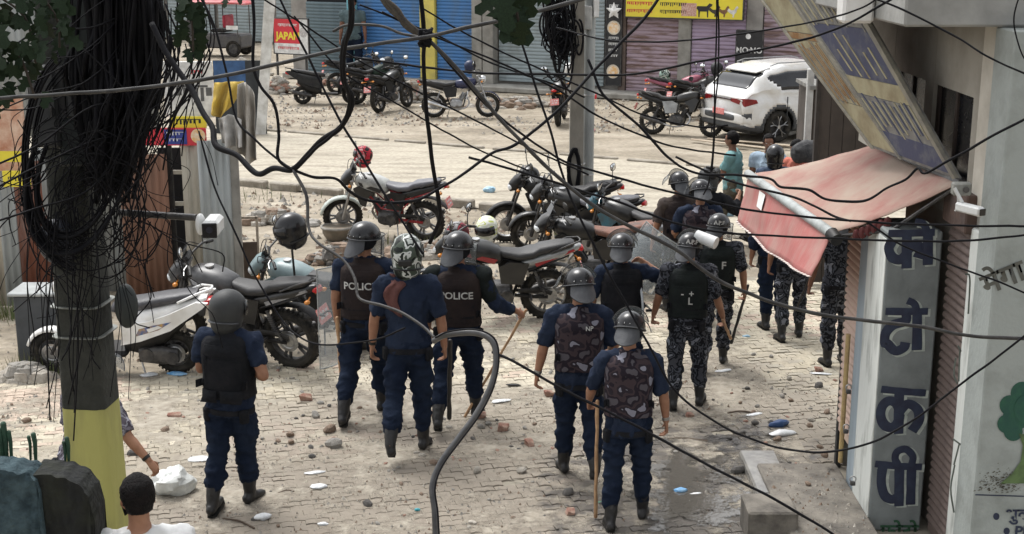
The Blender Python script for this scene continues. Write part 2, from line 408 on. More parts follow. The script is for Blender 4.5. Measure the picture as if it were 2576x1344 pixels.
# pavement boundary: pavers lie camera-side of this line
PB = [G2(-200, 965), G2(200, 950), G2(440, 945), G2(560, 935), G2(830, 900), G2(1200, 800), G2(1500, 765), G2(1900, 700), G2(2300, 640)]
def pav_y(x):
    if x <= PB[0][0]: return PB[0][1]
    for (a, b) in zip(PB, PB[1:]):
        if a[0] <= x <= b[0]: return a[1] + (b[1] - a[1]) * (x - a[0]) / (b[0] - a[0])
    return PB[-1][1]
quad_ground('dirt_verge', lambda x, y: (x, y), -14, 10, 10, 60, 240, 420, dirt, -.012, 1.0, keep=lambda x, y: y > pav_y(x) - .15 and not (road_near(x) + .15 < y < road_far(x) - .15))
quad_ground('road', lambda x, y: (x, lerp(road_near(x), road_far(x), y)), -22, 14, 0, 1, 130, 36, roadm, .012, .35)
# ------------------------------------------------------------ interlocking pavers, set as single pieces
PW, PD = .186, .093
def paver_mesh(kind, seed):
    r = random.Random(seed); pts = []
    am = .007; xs = [-.5, -.25, 0, .25, .5]
    top = [(x * (PW - .006), (PD - .006) / 2 + (am if i % 2 else -am)) for i, x in enumerate(xs)]
    bot = [(x, y - (PD - .006)) for x, y in top][::-1]
    poly = top + bot; b = MB()
    n = len(poly)
    h = [r.uniform(-.004, .003) for _ in range(2)]
    def zz(p): return h[0] * p[0] / PW * 2 + h[1] * p[1] / PD * 2
    b.v += [Vector((x, y, -.03)) for x, y in poly] + [Vector((x, y, -.005 + zz((x, y)))) for x, y in poly] + [Vector((x * .985, y * .965, 0 + zz((x, y)))) for x, y in poly]
    for i in range(n):
        j = (i + 1) % n; b.f += [(i, j, n + j, n + i), (n + i, n + j, 2 * n + j, 2 * n + i)]
    b.f += [(2 * n + k, 2 * n + k + 1, 2 * n + (n - 2 - k), 2 * n + (n - 1 - k)) for k in range(len(top) - 1)]
    return b
rp = random.Random(4)
pvars = [paver_mesh('p', k) for k in range(5)]
pmesh = [[None] * 5 for _ in PAV]
ang = rad(14); CA, SA = math.cos(ang), math.sin(ang)
cand = []
for i in range(-50, 60):
    for j in range(50, 230):
        lx = (i + (.5 if j % 2 else 0)) * PW; ly = j * PD
        x = lx * CA - ly * SA + 1.2; y = lx * SA + ly * CA
        if y > 20 or y < 6.9 or x < -6.5 or x > 5.5: continue
        lim = pav_y(x) + .12 * noise.noise(Vector((x * 1.7, 3, 0)))
        if y > lim: continue
        if x > 2.62 and y < 10.95: continue
        if rp.random() < .008: continue
        cand.append((x, y))
def onscreen(x, y):
    zc = y * math.cos(TH) + CH * math.sin(TH); u = x / zc * FPX; v = 672 + FPX * (CH * math.cos(TH) - y * math.sin(TH)) / zc
    return -1260 < u < 1260 and v < 1335, v
single = sorted([c for c in cand if onscreen(*c)[0]], key=lambda c: c[1])[:292]; sset = set(single)
pbase = MB(); pbase.v = [Vector((-7, 6.5, -.005)), Vector((6, 6.5, -.005))] + [Vector((x, pav_y(x) + .1, -.005)) for x in (6, 4, 3, 2, 1, 0, -1, -2, -3, -4, -5, -6, -7)]; pbase.f = [tuple(range(len(pbase.v)))]
pavement = struct(pbase.build('paved_yard', mat('joint_sand', (.34, .31, .25), .95, col2=(.25, .225, .18), scale=3, world=True, bump=.4), smooth=False))
many = [MB() for _ in PAV]
for (x, y) in cand:
    pn = noise.noise(Vector((x * .55, y * .55, 9))) + rp.uniform(-.35, .35)
    k = 2 if pn > .36 else (0 if pn > -.12 else (1 if pn > -.42 else 3))
    v = rp.randrange(5); dz = heights(x, y) * .35 + rp.uniform(-.003, .004) + .004; a = ang + rp.uniform(-.02, .02)
    if (x, y) in sset:
        if pmesh[k][v] is None:
            me = pvars[v].mesh('paver', ang=25); fixn(me); me.materials.append(PAV[k]); pmesh[k][v] = me
        o = bpy.data.objects.new('paver', pmesh[k][v]); C.objects.link(o); o.parent = pavement; o.location = (x, y, dz); o.rotation_euler = (0, 0, a)
    else:
        ca, sa = math.cos(a), math.sin(a); mb = many[k]; n0 = len(mb.v)
        mb.v += [Vector((q.x * ca - q.y * sa + x, q.x * sa + q.y * ca + y, q.z + dz)) for q in pvars[v].v]; mb.f += [tuple(f + n0 for f in fc) for fc in pvars[v].f]
bigp = bpy.data.meshes.new('far_pavers'); av, af, ai = [], [], []
for k, mb in enumerate(many):
    n0 = len(av); av += [tuple(q) for q in mb.v]; af += [tuple(f + n0 for f in fc) for fc in mb.f]; ai += [k] * len(mb.f)
bigp.from_pydata(av, [], af); fixn(bigp)
for m_ in PAV: bigp.materials.append(m_)
bigp.polygons.foreach_set('material_index', ai); bigp.shade_smooth(); bigp.set_sharp_from_angle(angle=rad(25))
o = bpy.data.objects.new('distant_pavers', bigp); C.objects.link(o); o.parent = pavement; stuff(o)
# kerb stones along the near edge of the road
kerbr = thing('kerb', 'low broken concrete kerb along the near edge of the dusty road', 'kerb', (0, 0, 0))
xk = -6.5; kr = random.Random(3); kerbm = mat('dirty_kerb_concrete', (.34, .31, .26), .95, col2=(.2, .175, .14), scale=5, bump=.5)
while xk < 1.0:
    L = kr.uniform(.55, .95); yk = road_near(xk + L / 2) + .02
    mb = MB(); mb.box((0, 0, .05), (L - .02, .16, .15), bev=.02); o = mb.build('kerb_stone', kerbm, kerbr); o.location = (xk + L / 2, yk, kr.uniform(-.02, .01)); o.rotation_euler = (kr.uniform(-.03, .03), kr.uniform(-.03, .03), math.atan2(RD.y, RD.x) * .93 + kr.uniform(-.03, .03)); xk += L
# far edge of the road, a broken lip
lp = thing('kerb', 'thin crumbling lip of concrete along the far edge of the dusty road', 'kerb', (0, 0, 0)); xk = -9
while xk < 6:
    L = kr.uniform(.7, 1.4); mb = MB(); mb.box((0, 0, .02), (L - .06, .12, .07), bev=.015); o = mb.build('kerb_stone', kerbm, lp); o.location = (xk + L / 2, road_far(xk + L / 2), .0); o.rotation_euler = (0, 0, math.atan2(RD.y, RD.x)); xk += L
# ============================================================ far row of shops
A0 = G(1570, 240); FU = Vector((.894, -.447, 0)); FN = Vector((-.447, -.894, 0)); FYAW = math.atan2(FU.y, FU.x)
def FS(px, py, dep=0.0):
    d = ray(px, py); q = A0 + FN * dep; o = Vector((0, 0, CH)); t = (q - o).dot(FN) / d.dot(FN); p = o + d * t
    return (p - A0).dot(FU), p.z
def FT(px, dep=0): return FS(px, 235, dep)[0]
def froot(name, label, cat, group=None):
    o = thing(name, label, cat, A0, FYAW, group); return o
def fbox(par, name, t0, t1, z0, z1, d0, d1, m, bev=0):      # d: metres out from the facade plane, towards the street
    mb = MB(); mb.box(((t0 + t1) / 2, -(d0 + d1) / 2, (z0 + z1) / 2), (t1 - t0, abs(d1 - d0), z1 - z0), bev=bev); return mb.build(name, m, par, ang=30)
def slat_mesh(L, pitch, dep=.022):
    mb = MB(); pr = [(0, 0), (dep * .8, pitch * .18), (dep, pitch * .42), (dep * .75, pitch * .72), (dep * .12, pitch * .93), (0, pitch * .985), (-.004, pitch * .5)]
    n = len(pr)
    for x in (0, L): mb.v += [Vector((x, -a, z)) for a, z in pr]
    for i in range(n): mb.f.append((i, (i + 1) % n, n + (i + 1) % n, n + i))
    mb.f += [tuple(range(n))[::-1], tuple(range(n, 2 * n))]
    return mb.mesh('slat', ang=50)
def shutter(par, t0, t1, z0, z1, m, pitch=.10, dep=.0):
    sh = fbox(par, 'roller_shutter', t0, t1, z0, z0 + .07, dep - .02, dep + .03, m, .01)
    me = slat_mesh(t1 - t0, pitch); fixn(me); me.materials.append(m); z = z0 + .07; k = 0
    while z < z1:
        o = bpy.data.objects.new('slat', me); C.objects.link(o); o.parent = sh; o.location = (t0, -dep, z); z += pitch; k += 1
    return sh
bluem = mat('blue_shutter_paint', (.05, .17, .40), .6, col2=(.08, .15, .26), scale=1.6, bump=.1, world=True, stretch=(1, 1, .5), lo=.45, hi=.7)
greysh = mat('grey_blue_shutter_paint', (.27, .32, .335), .6, col2=(.17, .19, .185), scale=1.6, bump=.1, world=True, stretch=(1, 1, .5), lo=.45, hi=.72)
tealsh = mat('dull_teal_shutter_paint', (.13, .18, .20), .6, col2=(.09, .13, .15), scale=1.4, bump=.1)
mauve = mat('dusty_mauve_shutter_paint', (.33, .25, .29), .6, col2=(.16, .10, .085), scale=2.6, bump=.15, stretch=(.6, .6, 4), world=True, lo=.45, hi=.62)
mauve2 = mat('lilac_shutter_paint', (.36, .28, .38), .6, col2=(.24, .18, .23), scale=2.2, bump=.15, stretch=(.6, .6, 4), world=True, lo=.45, hi=.65)
wallg = mat('shop_front_plaster', (.36, .34, .31), .9, col2=(.22, .205, .19), scale=1.6, bump=.3)
yellowp = mat('yellow_paint', (.70, .58, .12), .6, col2=(.5, .42, .12), scale=2, bump=.1)
cyanp = mat('cyan_paint', (.22, .52, .60), .6, col2=(.15, .38, .45), scale=2, bump=.1)
T0 = FT(1225)
# left part: dark shop, blue shutters
bl = froot('shop_building', 'long low shop building with blue roller shutters and a yellow pillar', 'building')
fbox(bl, 'wall', FT(735), T0, 0, 5.2, -3.5, -.12, wallg)
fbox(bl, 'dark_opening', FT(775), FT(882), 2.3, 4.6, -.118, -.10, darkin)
shutter(bl, FT(905), FT(1062), .05, 4.4, bluem); shutter(bl, FT(1102), FT(1195), .05, 4.4, bluem)
shutter(bl, FT(778), FT(880), .05, 2.25, tealsh)
bk = froot('shop_building', 'farther shop building with pale grey roller shutters behind the red roofed rickshaw', 'building')
def FB(px): return FS(px, 150, -10)[0]
fbox(bk, 'wall', FB(250), FB(775), 0, 6, -14, -10.12, wallg)
for a_, b_ in ((300, 420), (430, 545), (555, 690), (700, 772)): shutter(bk, FB(a_), FB(b_), .05, 5.0, greysh, .13, dep=-10)
fbox(bl, 'pillar', FT(1063), FT(1100), 0, 5, -.12, .12, yellowp, .01)
fbox(bl, 'pillar', FT(882), FT(904), 0, 5, -.12, .10, cyanp, .01)
fbox(bl, 'pillar', FT(1197), FT(1222), 0, 5, -.12, .25, conc, .01)
fbox(bl, 'plinth', FT(735), T0, 0, .16, -.1, .5, conc, .02)
# right part: grey shutter and the mauve ones
br = froot('shop_building', 'shop building with one grey and three mauve roller shutters behind the parked car', 'building')
fbox(br, 'wall', T0 + .02, FT(2300), 0, 5.2, -3.5, -.12, wallg)
fbox(br, 'pillar', FT(1226), FT(1252), 0, 5, -.12, .30, conc, .01)
shutter(br, FT(1256), FT(1518), .22, 4.4, greysh); 
fbox(br, 'pillar', FT(1556), FT(1573), 0, 5, -.12, .08, mat('rust_brown_pillar', (.16, .12, .10), .8, scale=3), .01)
shutter(br, FT(1575), FT(1703), .14, 3.2, mauve, .105); fbox(br, 'pillar', FT(1704), FT(1735), 0, 5, -.12, .08, conc, .01); shutter(br, FT(1737), FT(1870), .14, 3.2, mauve2, .105)
fbox(br, 'pillar', FT(1872), FT(1912), 0, 5, -.12, .05, wallg, .01); shutter(br, FT(1915), FT(2060), .14, 3.2, mauve, .105); fbox(br, 'pillar', FT(2062), FT(2090), 0, 5, -.12, .05, conc, .01)
fbox(br, 'plinth', T0 + .05, FT(2250), 0, .14, -.1, .9, conc, .02)
# signs on the far shops
def flat_sign(name, label, t0, t1, z0, z1, dep, m, th=.05, cat='sign'):
    r = froot(name, label, cat); r.location = A0 + FU * t0 + Vector((0, 0, z0)); mb = MB(); mb.box(((t1 - t0) / 2, -dep - th / 2, (z1 - z0) / 2), (t1 - t0, th, z1 - z0), bev=.006); mb.build('panel', m, r, ang=30)
    fr = MB(); L, H_ = t1 - t0, z1 - z0
    for q in ((0, H_ / 2, .03, H_), (L, H_ / 2, .03, H_), (L / 2, 0, L, .03), (L / 2, H_, L, .03)): fr.box((q[0], -dep - th / 2, q[1]), (q[2], th + .02, q[3]))
    fr.build('sign_frame', dsteel, r); r['_w'] = L; del r['_w']
    return r, dep + th
def onsign(r, front, me_or_mb, x, z, m, name, lift=.003):
    me = me_or_mb if not isinstance(me_or_mb, MB) else me_or_mb.mesh(name, False)
    for v in me.vertices: v.co = Vector((x + v.co.x, -front - lift - v.co.z, z + v.co.y))
    return link(name, me, m, r)
yb = mat('yellow_sign_print', (.78, .66, .04), .5, bump=0, scale=2, col2=(.7, .57, .05)); rb_ = mat('red_sign_print', (.62, .03, .05), .5, bump=0, scale=2, col2=(.5, .03, .04)); wb = mat('white_sign_print', (.8, .8, .78), .5, bump=0); kb = mat('black_sign_print', (.02, .02, .022), .5, bump=0)
def rect(w_, h_): mb = MB(); mb.add([(-w_ / 2, -h_ / 2, 0), (w_ / 2, -h_ / 2, 0), (w_ / 2, h_ / 2, 0), (-w_ / 2, h_ / 2, 0)], [(0, 1, 2, 3)]); return mb
def disc(r_, n=24, sq=1.0): mb = MB(); mb.add([(math.cos(2 * PI * k / n) * r_, math.sin(2 * PI * k / n) * r_ * sq, 0) for k in range(n)], [tuple(range(n))]); return mb
def scrawl(w_, h_, n, seed):      # illegible small print, seen as broken strokes
    r_ = random.Random(seed); mb = MB(); x = -w_ / 2
    mb.add([(-w_ / 2, h_ * .42, 0), (w_ / 2, h_ * .42, 0), (w_ / 2, h_ * .55, 0), (-w_ / 2, h_ * .55, 0)], [(0, 1, 2, 3)])
    while x < w_ / 2 - .02:
        a = r_.uniform(.02, .045) * h_ / .12; q = r_.uniform(-.5, -.1) * h_
        mb.add([(x, q, 0), (x + a, q * r_.uniform(.6, 1), 0), (x + a, h_ * .4, 0), (x, h_ * .4, 0)], [(0, 1, 2, 3)]); x += a + r_.uniform(.015, .04)
    return mb
t0, z0 = FS(1572, 12, .3); t1, z1 = FS(1868, 50, .3)
zt = 3.95
sg, fr_ = flat_sign('shop_sign', 'long yellow and red meat shop sign with goat and chicken pictures above the mauve shutters', t0, t1, z1 - .02, zt, .22, yb)
Ls = t1 - t0; Hs = zt - z1
onsign(sg, fr_, rect(Ls * .55, .26), Ls * .72, Hs - .15 - .12, rb_, 'red_band'); 
for q in range(6): onsign(sg, fr_, scrawl(.75, .10, 5, q), Ls * .13 + .95 * (q % 2), .16 + .20 * (q // 2), rb_ if q % 2 == 0 else kb, 'small_print')
for q in range(4): onsign(sg, fr_, scrawl(.6, .1, 5, q + 20), Ls * (.52 + .13 * q), Hs - .27, wb if q < 2 else yb, 'small_print', .006)
onsign(sg, fr_, rect(.42, .34), Ls * .55, .24, mat('meat_picture_print', (.45, .2, .15), .5, col2=(.65, .5, .42), scale=25, bump=0), 'meat_picture')
def animal(kind):
    mb = MB()
    if kind == 'goat':
        pts = [(-.22, .06), (-.20, .12), (.06, .12), (.14, .20), (.22, .17), (.20, .12), (.13, .08), (.11, -.02), (.11, -.17), (.08, -.17), (.07, -.02), (-.12, -.02), (-.13, -.17), (-.16, -.17), (-.17, .0)]
    else:
        pts = [(-.16, .10), (-.18, .02), (-.08, -.05), (-.01, -.08), (-.02, -.15), (.02, -.15), (.03, -.07), (.08, -.02), (.10, .06), (.14, .10), (.10, .15), (.06, .11), (.02, .04), (-.06, .03)]
    n = len(pts); c = (sum(p[0] for p in pts) / n, sum(p[1] for p in pts) / n)
    mb.add([(p[0], p[1], 0) for p in pts], [tuple(range(n))]); return mb
onsign(sg, fr_, animal('goat'), Ls * .68, .22, kb, 'goat_picture', .005)
for q, cc in enumerate(((.05, .04, .03), (.25, .12, .05), (.75, .72, .66))): onsign(sg, fr_, animal('hen'), Ls * (.77 + .075 * q), .22, mat('bird_print_%s' % ('dark', 'brown', 'white')[q], cc, .5, bump=0), 'bird_picture', .005)
t0, z0 = FS(1524, 214, .1); t1, z1 = FS(1566, 28, .1)
sg, fr_ = flat_sign('menu_sign', 'tall black menu sign with white print and two round food pictures beside the mauve shutter', t0, t1, z0, 3.5, .1, kb)
food = mat('fried_food_print', (.75, .45, .18), .5, col2=(.8, .72, .6), scale=16, bump=0)
H_ = 3.5 - z0; L_ = t1 - t0
for q in range(5): onsign(sg, fr_, scrawl(L_ * .62, .09, 4, q + 40), L_ * .5, H_ * (.88 - .075 * q) - .2, wb, 'small_print')
for q in range(4): onsign(sg, fr_, scrawl(L_ * .62, .08, 4, q + 60), L_ * .5, H_ * (.40 - .05 * q), wb, 'small_print')
for zz in (.49, .12): onsign(sg, fr_, disc(L_ * .42), L_ * .5, H_ * zz, mat('pale_plate_print', (.7, .62, .5), .5, bump=0), 'plate_picture'); onsign(sg, fr_, disc(L_ * .33), L_ * .5, H_ * zz, food, 'food_picture', .008)
st_ = MB(); st_.add([(math.cos(rad(90 + 36 * k)) * (.24 if k % 2 == 0 else .11), math.sin(rad(90 + 36 * k)) * (.24 if k % 2 == 0 else .11), 0) for k in range(10)] + [(0, 0, .05)], [(k, (k + 1) % 10, 10) for k in range(10)] + [tuple(range(10))[::-1]])
tt, zz = FS(1544, 28, .35); o = st_.build('star_ornament', whitem); o.location = A0 + FU * tt + FN * .35 + Vector((0, 0, zz)); o.rotation_euler = (PI / 2, 0, FYAW); tag(o, 'white five pointed paper star hanging above the black menu sign', 'ornament')
t0, z0 = FS(1850, 200, .6); t1, z1 = FS(1922, 78, .6)
sg, fr_ = flat_sign('restaurant_sign', 'black dumpling restaurant sign with white letters and a food picture above the white car', t0, t1, z0, z1, .6, kb)
L_ = t1 - t0; H_ = z1 - z0
onsign(sg, fr_, text_mesh('MO:MO', L_ * .29, .004), L_ * .5, H_ * .60, wb, 'lettering'); onsign(sg, fr_, scrawl(L_ * .4, .07, 4, 3), L_ * .45, H_ * .36, wb, 'small_print'); onsign(sg, fr_, disc(.07, 12), L_ * .45, H_ * .88, wb, 'emblem')
for q in range(4): onsign(sg, fr_, disc(.13, 16, .8), L_ * (.32 + .15 * q), H_ * .14 + .03 * (q % 2), food, 'food_picture', .006 + .002 * q)
t0, z0 = FS(692, 134, 2.2); t1, z1 = FS(776, 48, 2.2)
sg, fr_ = flat_sign('travel_sign', 'red and white sign with yellow japan lettering standing by the grey shutter', t0, t1, z0, z1, 2.2, wb)
L_ = t1 - t0; H_ = z1 - z0
onsign(sg, fr_, rect(L_ * .74, H_ * .68), L_ * .38, H_ * .64, rb_, 'red_field'); onsign(sg, fr_, text_mesh('JAPAN', L_ * .235, .012), L_ * .42, H_ * .50, yb, 'lettering', .006); onsign(sg, fr_, scrawl(L_ * .55, .09, 4, 8), L_ * .42, H_ * .80, wb, 'small_print', .006); onsign(sg, fr_, scrawl(L_ * .6, .08, 4, 9), L_ * .42, H_ * .16, rb_, 'small_print', .006)
onsign(sg, fr_, disc(.14, 20), L_ * .86, H_ * .62, mat('grey_portrait_print', (.35, .33, .33), .5, col2=(.6, .58, .56), scale=20, bump=0), 'portrait_picture', .006)
lg = MB(); lg.box((.1, -2.25, -z0 / 2), (.05, .05, z0)); lg.box((L_ - .1, -2.25, -z0 / 2), (.05, .05, z0)); lg.build('leg', dsteel, sg)
# ============================================================ near building on the right
nb = thing('corner_building', 'grey painted corner shop building with a hand lettered pillar, brown shutter and tree mural', 'building', (3, 9.5, 0))
def nbox(name, x0, x1, y0, y1, z0, z1, m, bev=0, par=None):
    mb = MB(); mb.box(((x0 + x1) / 2 - 3, (y0 + y1) / 2 - 9.5, (z0 + z1) / 2), (x1 - x0, y1 - y0, z1 - z0), bev=bev); return mb.build(name, m, par or nb, ang=30)
greyp = mat('grey_painted_pillar', (.195, .215, .215), .75, col2=(.13, .143, .143), scale=3.0, bump=.2, bscale=30)
whitew = mat('stained_whitewash', (.58, .60, .57), .85, col2=(.24, .25, .23), scale=7, bump=.25, stretch=(1, 1, .25), lo=.50, hi=.72)
bluew = mat('pale_blue_paint', (.34, .40, .45), .7, col2=(.25, .30, .33), scale=3, bump=.15, stretch=(1, 1, .3))
peach = mat('faded_peach_shutter_paint', (.52, .36, .31), .65, col2=(.55, .44, .33), scale=1.6, bump=.15)
brownsh = mat('dusty_brown_shutter', (.155, .115, .10), .7, col2=(.095, .07, .062), scale=3.0, bump=.2)
tealw = mat('grey_green_plaster_wall', (.30, .325, .31), .85, col2=(.19, .205, .19), scale=2.6, bump=.25, bscale=26, lo=.48, hi=.78)
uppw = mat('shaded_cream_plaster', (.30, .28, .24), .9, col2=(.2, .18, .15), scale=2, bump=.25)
XA, YA, XB, YB = 2.735, 9.6, 3.14, 8.9
nbox('pillar', XA, XB, YA, 10.10, 0, 2.36, greyp, .012)
nbox('pillar_face', XA - .004, XA + .003, YA + .008, 10.095, 0, 2.30, whitew)
nbox('shutter_rail', XA + .02, XB, 10.102, 10.40, 0, 2.22, bluew, .01)
nbox('shutter_rail', XA + .045, XA + .09, 10.86, 10.92, 0, 2.15, mat('dark_rail', (.03, .03, .03), .6, scale=3), .005)
def shutter_y(x, y0, y1, z0, z1, m, pitch, face=-1):
    L = y1 - y0; sh = nbox('roller_shutter', x - .01, x + .03, y0, y1, z0, z0 + .08, m, .01)
    me = slat_mesh(L, pitch, .026); fixn(me); me.materials.append(m); z = z0 + .08
    while z < z1:
        o = bpy.data.objects.new('slat', me); C.objects.link(o); o.parent = sh; o.location = (x - 3, y1 - 9.5, z); o.rotation_euler = (0, 0, -PI / 2); z += pitch
    return sh
shutter_y(XA + .06, 10.40, 10.86, .34, 2.12, peach, .06)
shutter_y(XB + .06, YB + .22, YA - .012, .02, 2.45, brownsh, .062)
nbox('shutter_housing', XB - .02, XB + .35, YB + .2, YA, 2.45, 2.72, mat('shaded_rusty_shutter_box', (.06, .04, .034), .8, col2=(.10, .06, .045), scale=5, bump=.3), .01)  # recess shade put into the dark brown base, rust mottling over it
nbox('corner_post', XB + .03, XB + .20, YB + .003, YB + .22, 0, 2.5, whitew, .012)
nbox('wall', XB + .006, 6.6, YB - .35, YB, 0, 3.88, tealw, .01)
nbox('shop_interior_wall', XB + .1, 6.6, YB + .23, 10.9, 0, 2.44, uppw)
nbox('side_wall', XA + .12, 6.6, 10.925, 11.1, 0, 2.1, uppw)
nbox('floor_slab', 3.20, 6.6, YB + .01, 11.8, 2.46, 2.60, conc)
# upper storey set back over the shop
wl = MB(); X5 = 3.42
wy = [9.35, 9.62, 10.10, 10.32, 10.78, 11.8]
cream = mat('cream_plaster', (.52, .49, .43), .85, col2=(.36, .33, .28), scale=2.2, bump=.2)
X5 = 3.20
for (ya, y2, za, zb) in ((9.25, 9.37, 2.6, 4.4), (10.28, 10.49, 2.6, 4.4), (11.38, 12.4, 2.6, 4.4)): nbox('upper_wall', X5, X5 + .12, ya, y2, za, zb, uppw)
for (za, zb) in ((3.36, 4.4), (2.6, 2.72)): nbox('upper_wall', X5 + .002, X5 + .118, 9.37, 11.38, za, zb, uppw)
dkt = mat('dark_brown_timber', (.035, .022, .017), .6, scale=6, bump=.2)
for (a, b) in ((9.37, 10.28), (10.49, 11.38)):
    nbox('window', X5 + .05, X5 + .08, a, b, 2.72, 3.36, mat('dark_window_glass', (.008, .009, .012), .25, bump=.02, scale=4), 0)
    for (c, d, e, f) in ((a, a + .05, 2.72, 3.36), (b - .05, b, 2.72, 3.36), (a + .05, b - .05, 2.72, 2.76), ((a + b) / 2 - .02, (a + b) / 2 + .02, 2.76, 3.36)): nbox('window_frame', X5 + .03, X5 + .085, c, d, e, f, dkt, .004)
nbox('corner_pillar', 3.19, 3.40, YB + .01, 9.24, 2.61, 3.88, cream, .012)
nbox('balcony_slab', 2.52, 6.6, YB - .1, 12.4, 3.885, 4.6, mat('grey_concrete_slab', (.30, .30, .285), .9, col2=(.2, .2, .19), scale=2.2, bump=.35), .015)
nbox('slab_end_block', 2.29, 2.51, 9.5, 9.7, 3.86, 4.5, whitem, .02)
# painted letters on the pillar: strokes laid as thin paint, with a pale outline beside them
ink = mat('navy_sign_paint', (.008, .012, .035), .6, col2=(.02, .03, .06), scale=12, bump=.05)
pale = mat('pale_green_outline_paint', (.42, .46, .42), .7, col2=(.25, .28, .26), scale=12, bump=.05)
def paint_text(body, px, py, h, Yp, m, bold, outl=None, wd=1.0, rot=0, lift=.003, name='painted_lettering'):
    c = P(px, py, Yp)
    for (mm, off, lf, bo) in ([(outl, Vector((.014, 0, -.010)), lift, bold * 1.25)] if outl else []) + [(m, Vector((0, 0, 0)), lift + .004, bold)]:
        me = text_mesh(body, h, bo, width=wd)
        if not len(me.vertices): continue
        xs = [v.co.x for v in me.vertices]; ys = [v.co.y for v in me.vertices]; mx_, my_ = (min(xs) + max(xs)) / 2, (min(ys) + max(ys)) / 2
        for v in me.vertices:
            x, y = v.co.x - mx_, v.co.y - my_; x, y = x * math.cos(rot) - y * math.sin(rot), x * math.sin(rot) + y * math.cos(rot)
            v.co = Vector((c.x + x + off.x - 3, Yp - lf - 9.5, c.z + y + off.z))
        link(name, me, mm, nb)
def c3(x, y): return (1916.6 + .387 * x, 824.3 + .387 * y)
def c2(x, y): return (1916.6 + .3435 * x, 412.2 + .3435 * y)
def oval_(cx, cy, rx, ry, n=12): return [c3(cx + rx * math.cos(2 * PI * k / n), cy + ry * math.sin(2 * PI * k / n)) for k in range(n + 1)]
LET = [[c3(775, 400), c3(920, 415), c3(1065, 425)], [c3(893, 410), c3(890, 550), c3(888, 690)], oval_(833, 562, 62, 86), [c3(905, 530), c3(950, 495), c3(1010, 530), c3(1020, 600), c3(975, 672)],
       [c3(735, 885), c3(890, 900), c3(1040, 905)], [c3(785, 895), c3(775, 1000), c3(795, 1085), c3(840, 1115), c3(888, 1100)], [c3(893, 900), c3(890, 1160)], [c3(972, 900), c3(965, 1150)], [c3(972, 890), c3(980, 835), c3(935, 790), c3(880, 805), c3(865, 850), c3(885, 893)],
       [c2(905, 1080), c2(1060, 1082), c2(1215, 1080)], [c2(1055, 1090), c2(1050, 1150), c2(960, 1180), c2(905, 1240), c2(900, 1310), c3(815, 105), c3(865, 150), c3(920, 130), c3(932, 95)], [c2(1065, 1000), c2(1115, 1025), c2(1135, 1080)], [c2(1135, 1085), c3(1008, 60), c3(1005, 145)],
       [c2(925, 510), c2(1090, 508), c2(1265, 500)], [c2(955, 560), c2(928, 620), c2(955, 685), c2(1015, 700), c2(1058, 660)], [c2(1060, 515), c2(1060, 640), c2(1058, 765)], [c2(1070, 625), c2(1115, 590), c2(1160, 625), c2(1140, 690)], [c2(1215, 505), c2(1213, 740)], [c2(1120, 425), c2(1180, 440), c2(1212, 500)]]
def brush(pts, w_, m, dx, dz, lift, name):
    q = catmull([P(a, b, YA) for a, b in pts], 5); mb = MB()
    mb.tube([Vector((p.x + dx - 3, YA - lift - 9.5, p.z + dz)) for p in q], [(.0012, w_ / 2 * (1 + .12 * noise.noise(p * 14))) for p in q], 8, up=(0, 1, 0), rnd=False); return mb.build(name, m, nb)
for k, st_ in enumerate(LET):
    w_ = .056 if k in (0, 4, 9, 13, 11, 18, 8) else .074
    brush(st_, w_ + .006, pale, .020, -.012, .001 + .0001 * k, 'letter_outline'); brush(st_, w_, ink, 0, 0, .0035 + .0002 * k, 'painted_letter_stroke')
paint_text('फोटो', 2262, 1330, .16, YA, mat('green_sign_paint', (.03, .10, .05), .7, bump=.03), .004)
paint_text('मेगा', 2520, 690, .20, YB - .35, mat('brown_grey_sign_paint', (.10, .10, .085), .8, bump=.05), .005, rot=rad(24))
paint_text('भुक', 2562, 1300, .12, YB - .35, ink, .003); paint_text('Pl', 2566, 1336, .11, YB - .35, ink, .003)
def wallp(px, py): return P(px, py, YB - .35)
def wall_shape(poly, m, name, lift=.003):
    mb = MB(); q = [wallp(*p) for p in poly]; mb.add([(v.x - 3, YB - .35 - lift - 9.5, v.z) for v in q], [tuple(range(len(q)))]); return mb.build(name, m, nb, smooth=False)
treeg = mat('dark_green_mural_paint', (.012, .06, .045), .75, col2=(.02, .085, .05), scale=18, bump=.05); trunkg = mat('olive_mural_paint', (.10, .16, .06), .8, col2=(.06, .09, .04), scale=14, bump=.05)
for k, (cx, cy, r_) in enumerate(((2572, 990, 30), (2540, 1020, 26), (2556, 1048, 34), (2532, 1066, 24), (2548, 1085, 24), (2590, 1030, 40))):
    wall_shape([(cx + r_ * math.cos(2 * PI * a / 20), cy + r_ * math.sin(2 * PI * a / 20)) for a in range(20)], treeg, 'mural_foliage', .003 + .001 * k)
wall_shape([(2562, 1090), (2572, 1120), (2566, 1160), (2545, 1190), (2515, 1215), (2600, 1215), (2600, 1085), (2580, 1092)], trunkg, 'mural_trunk', .010)
wall_shape([(2453, 1243), (2576, 1247), (2576, 1250), (2453, 1246)], ink, 'mural_line')
for y_ in (1299, 1336): wall_shape([(2506 + 26 * (y_ > 1310) + 8 * math.cos(2 * PI * a / 14), y_ + 9 * math.sin(2 * PI * a / 14)) for a in range(14)], ink, 'painted_bullet')
rg = random.Random(11)
gb = MB()
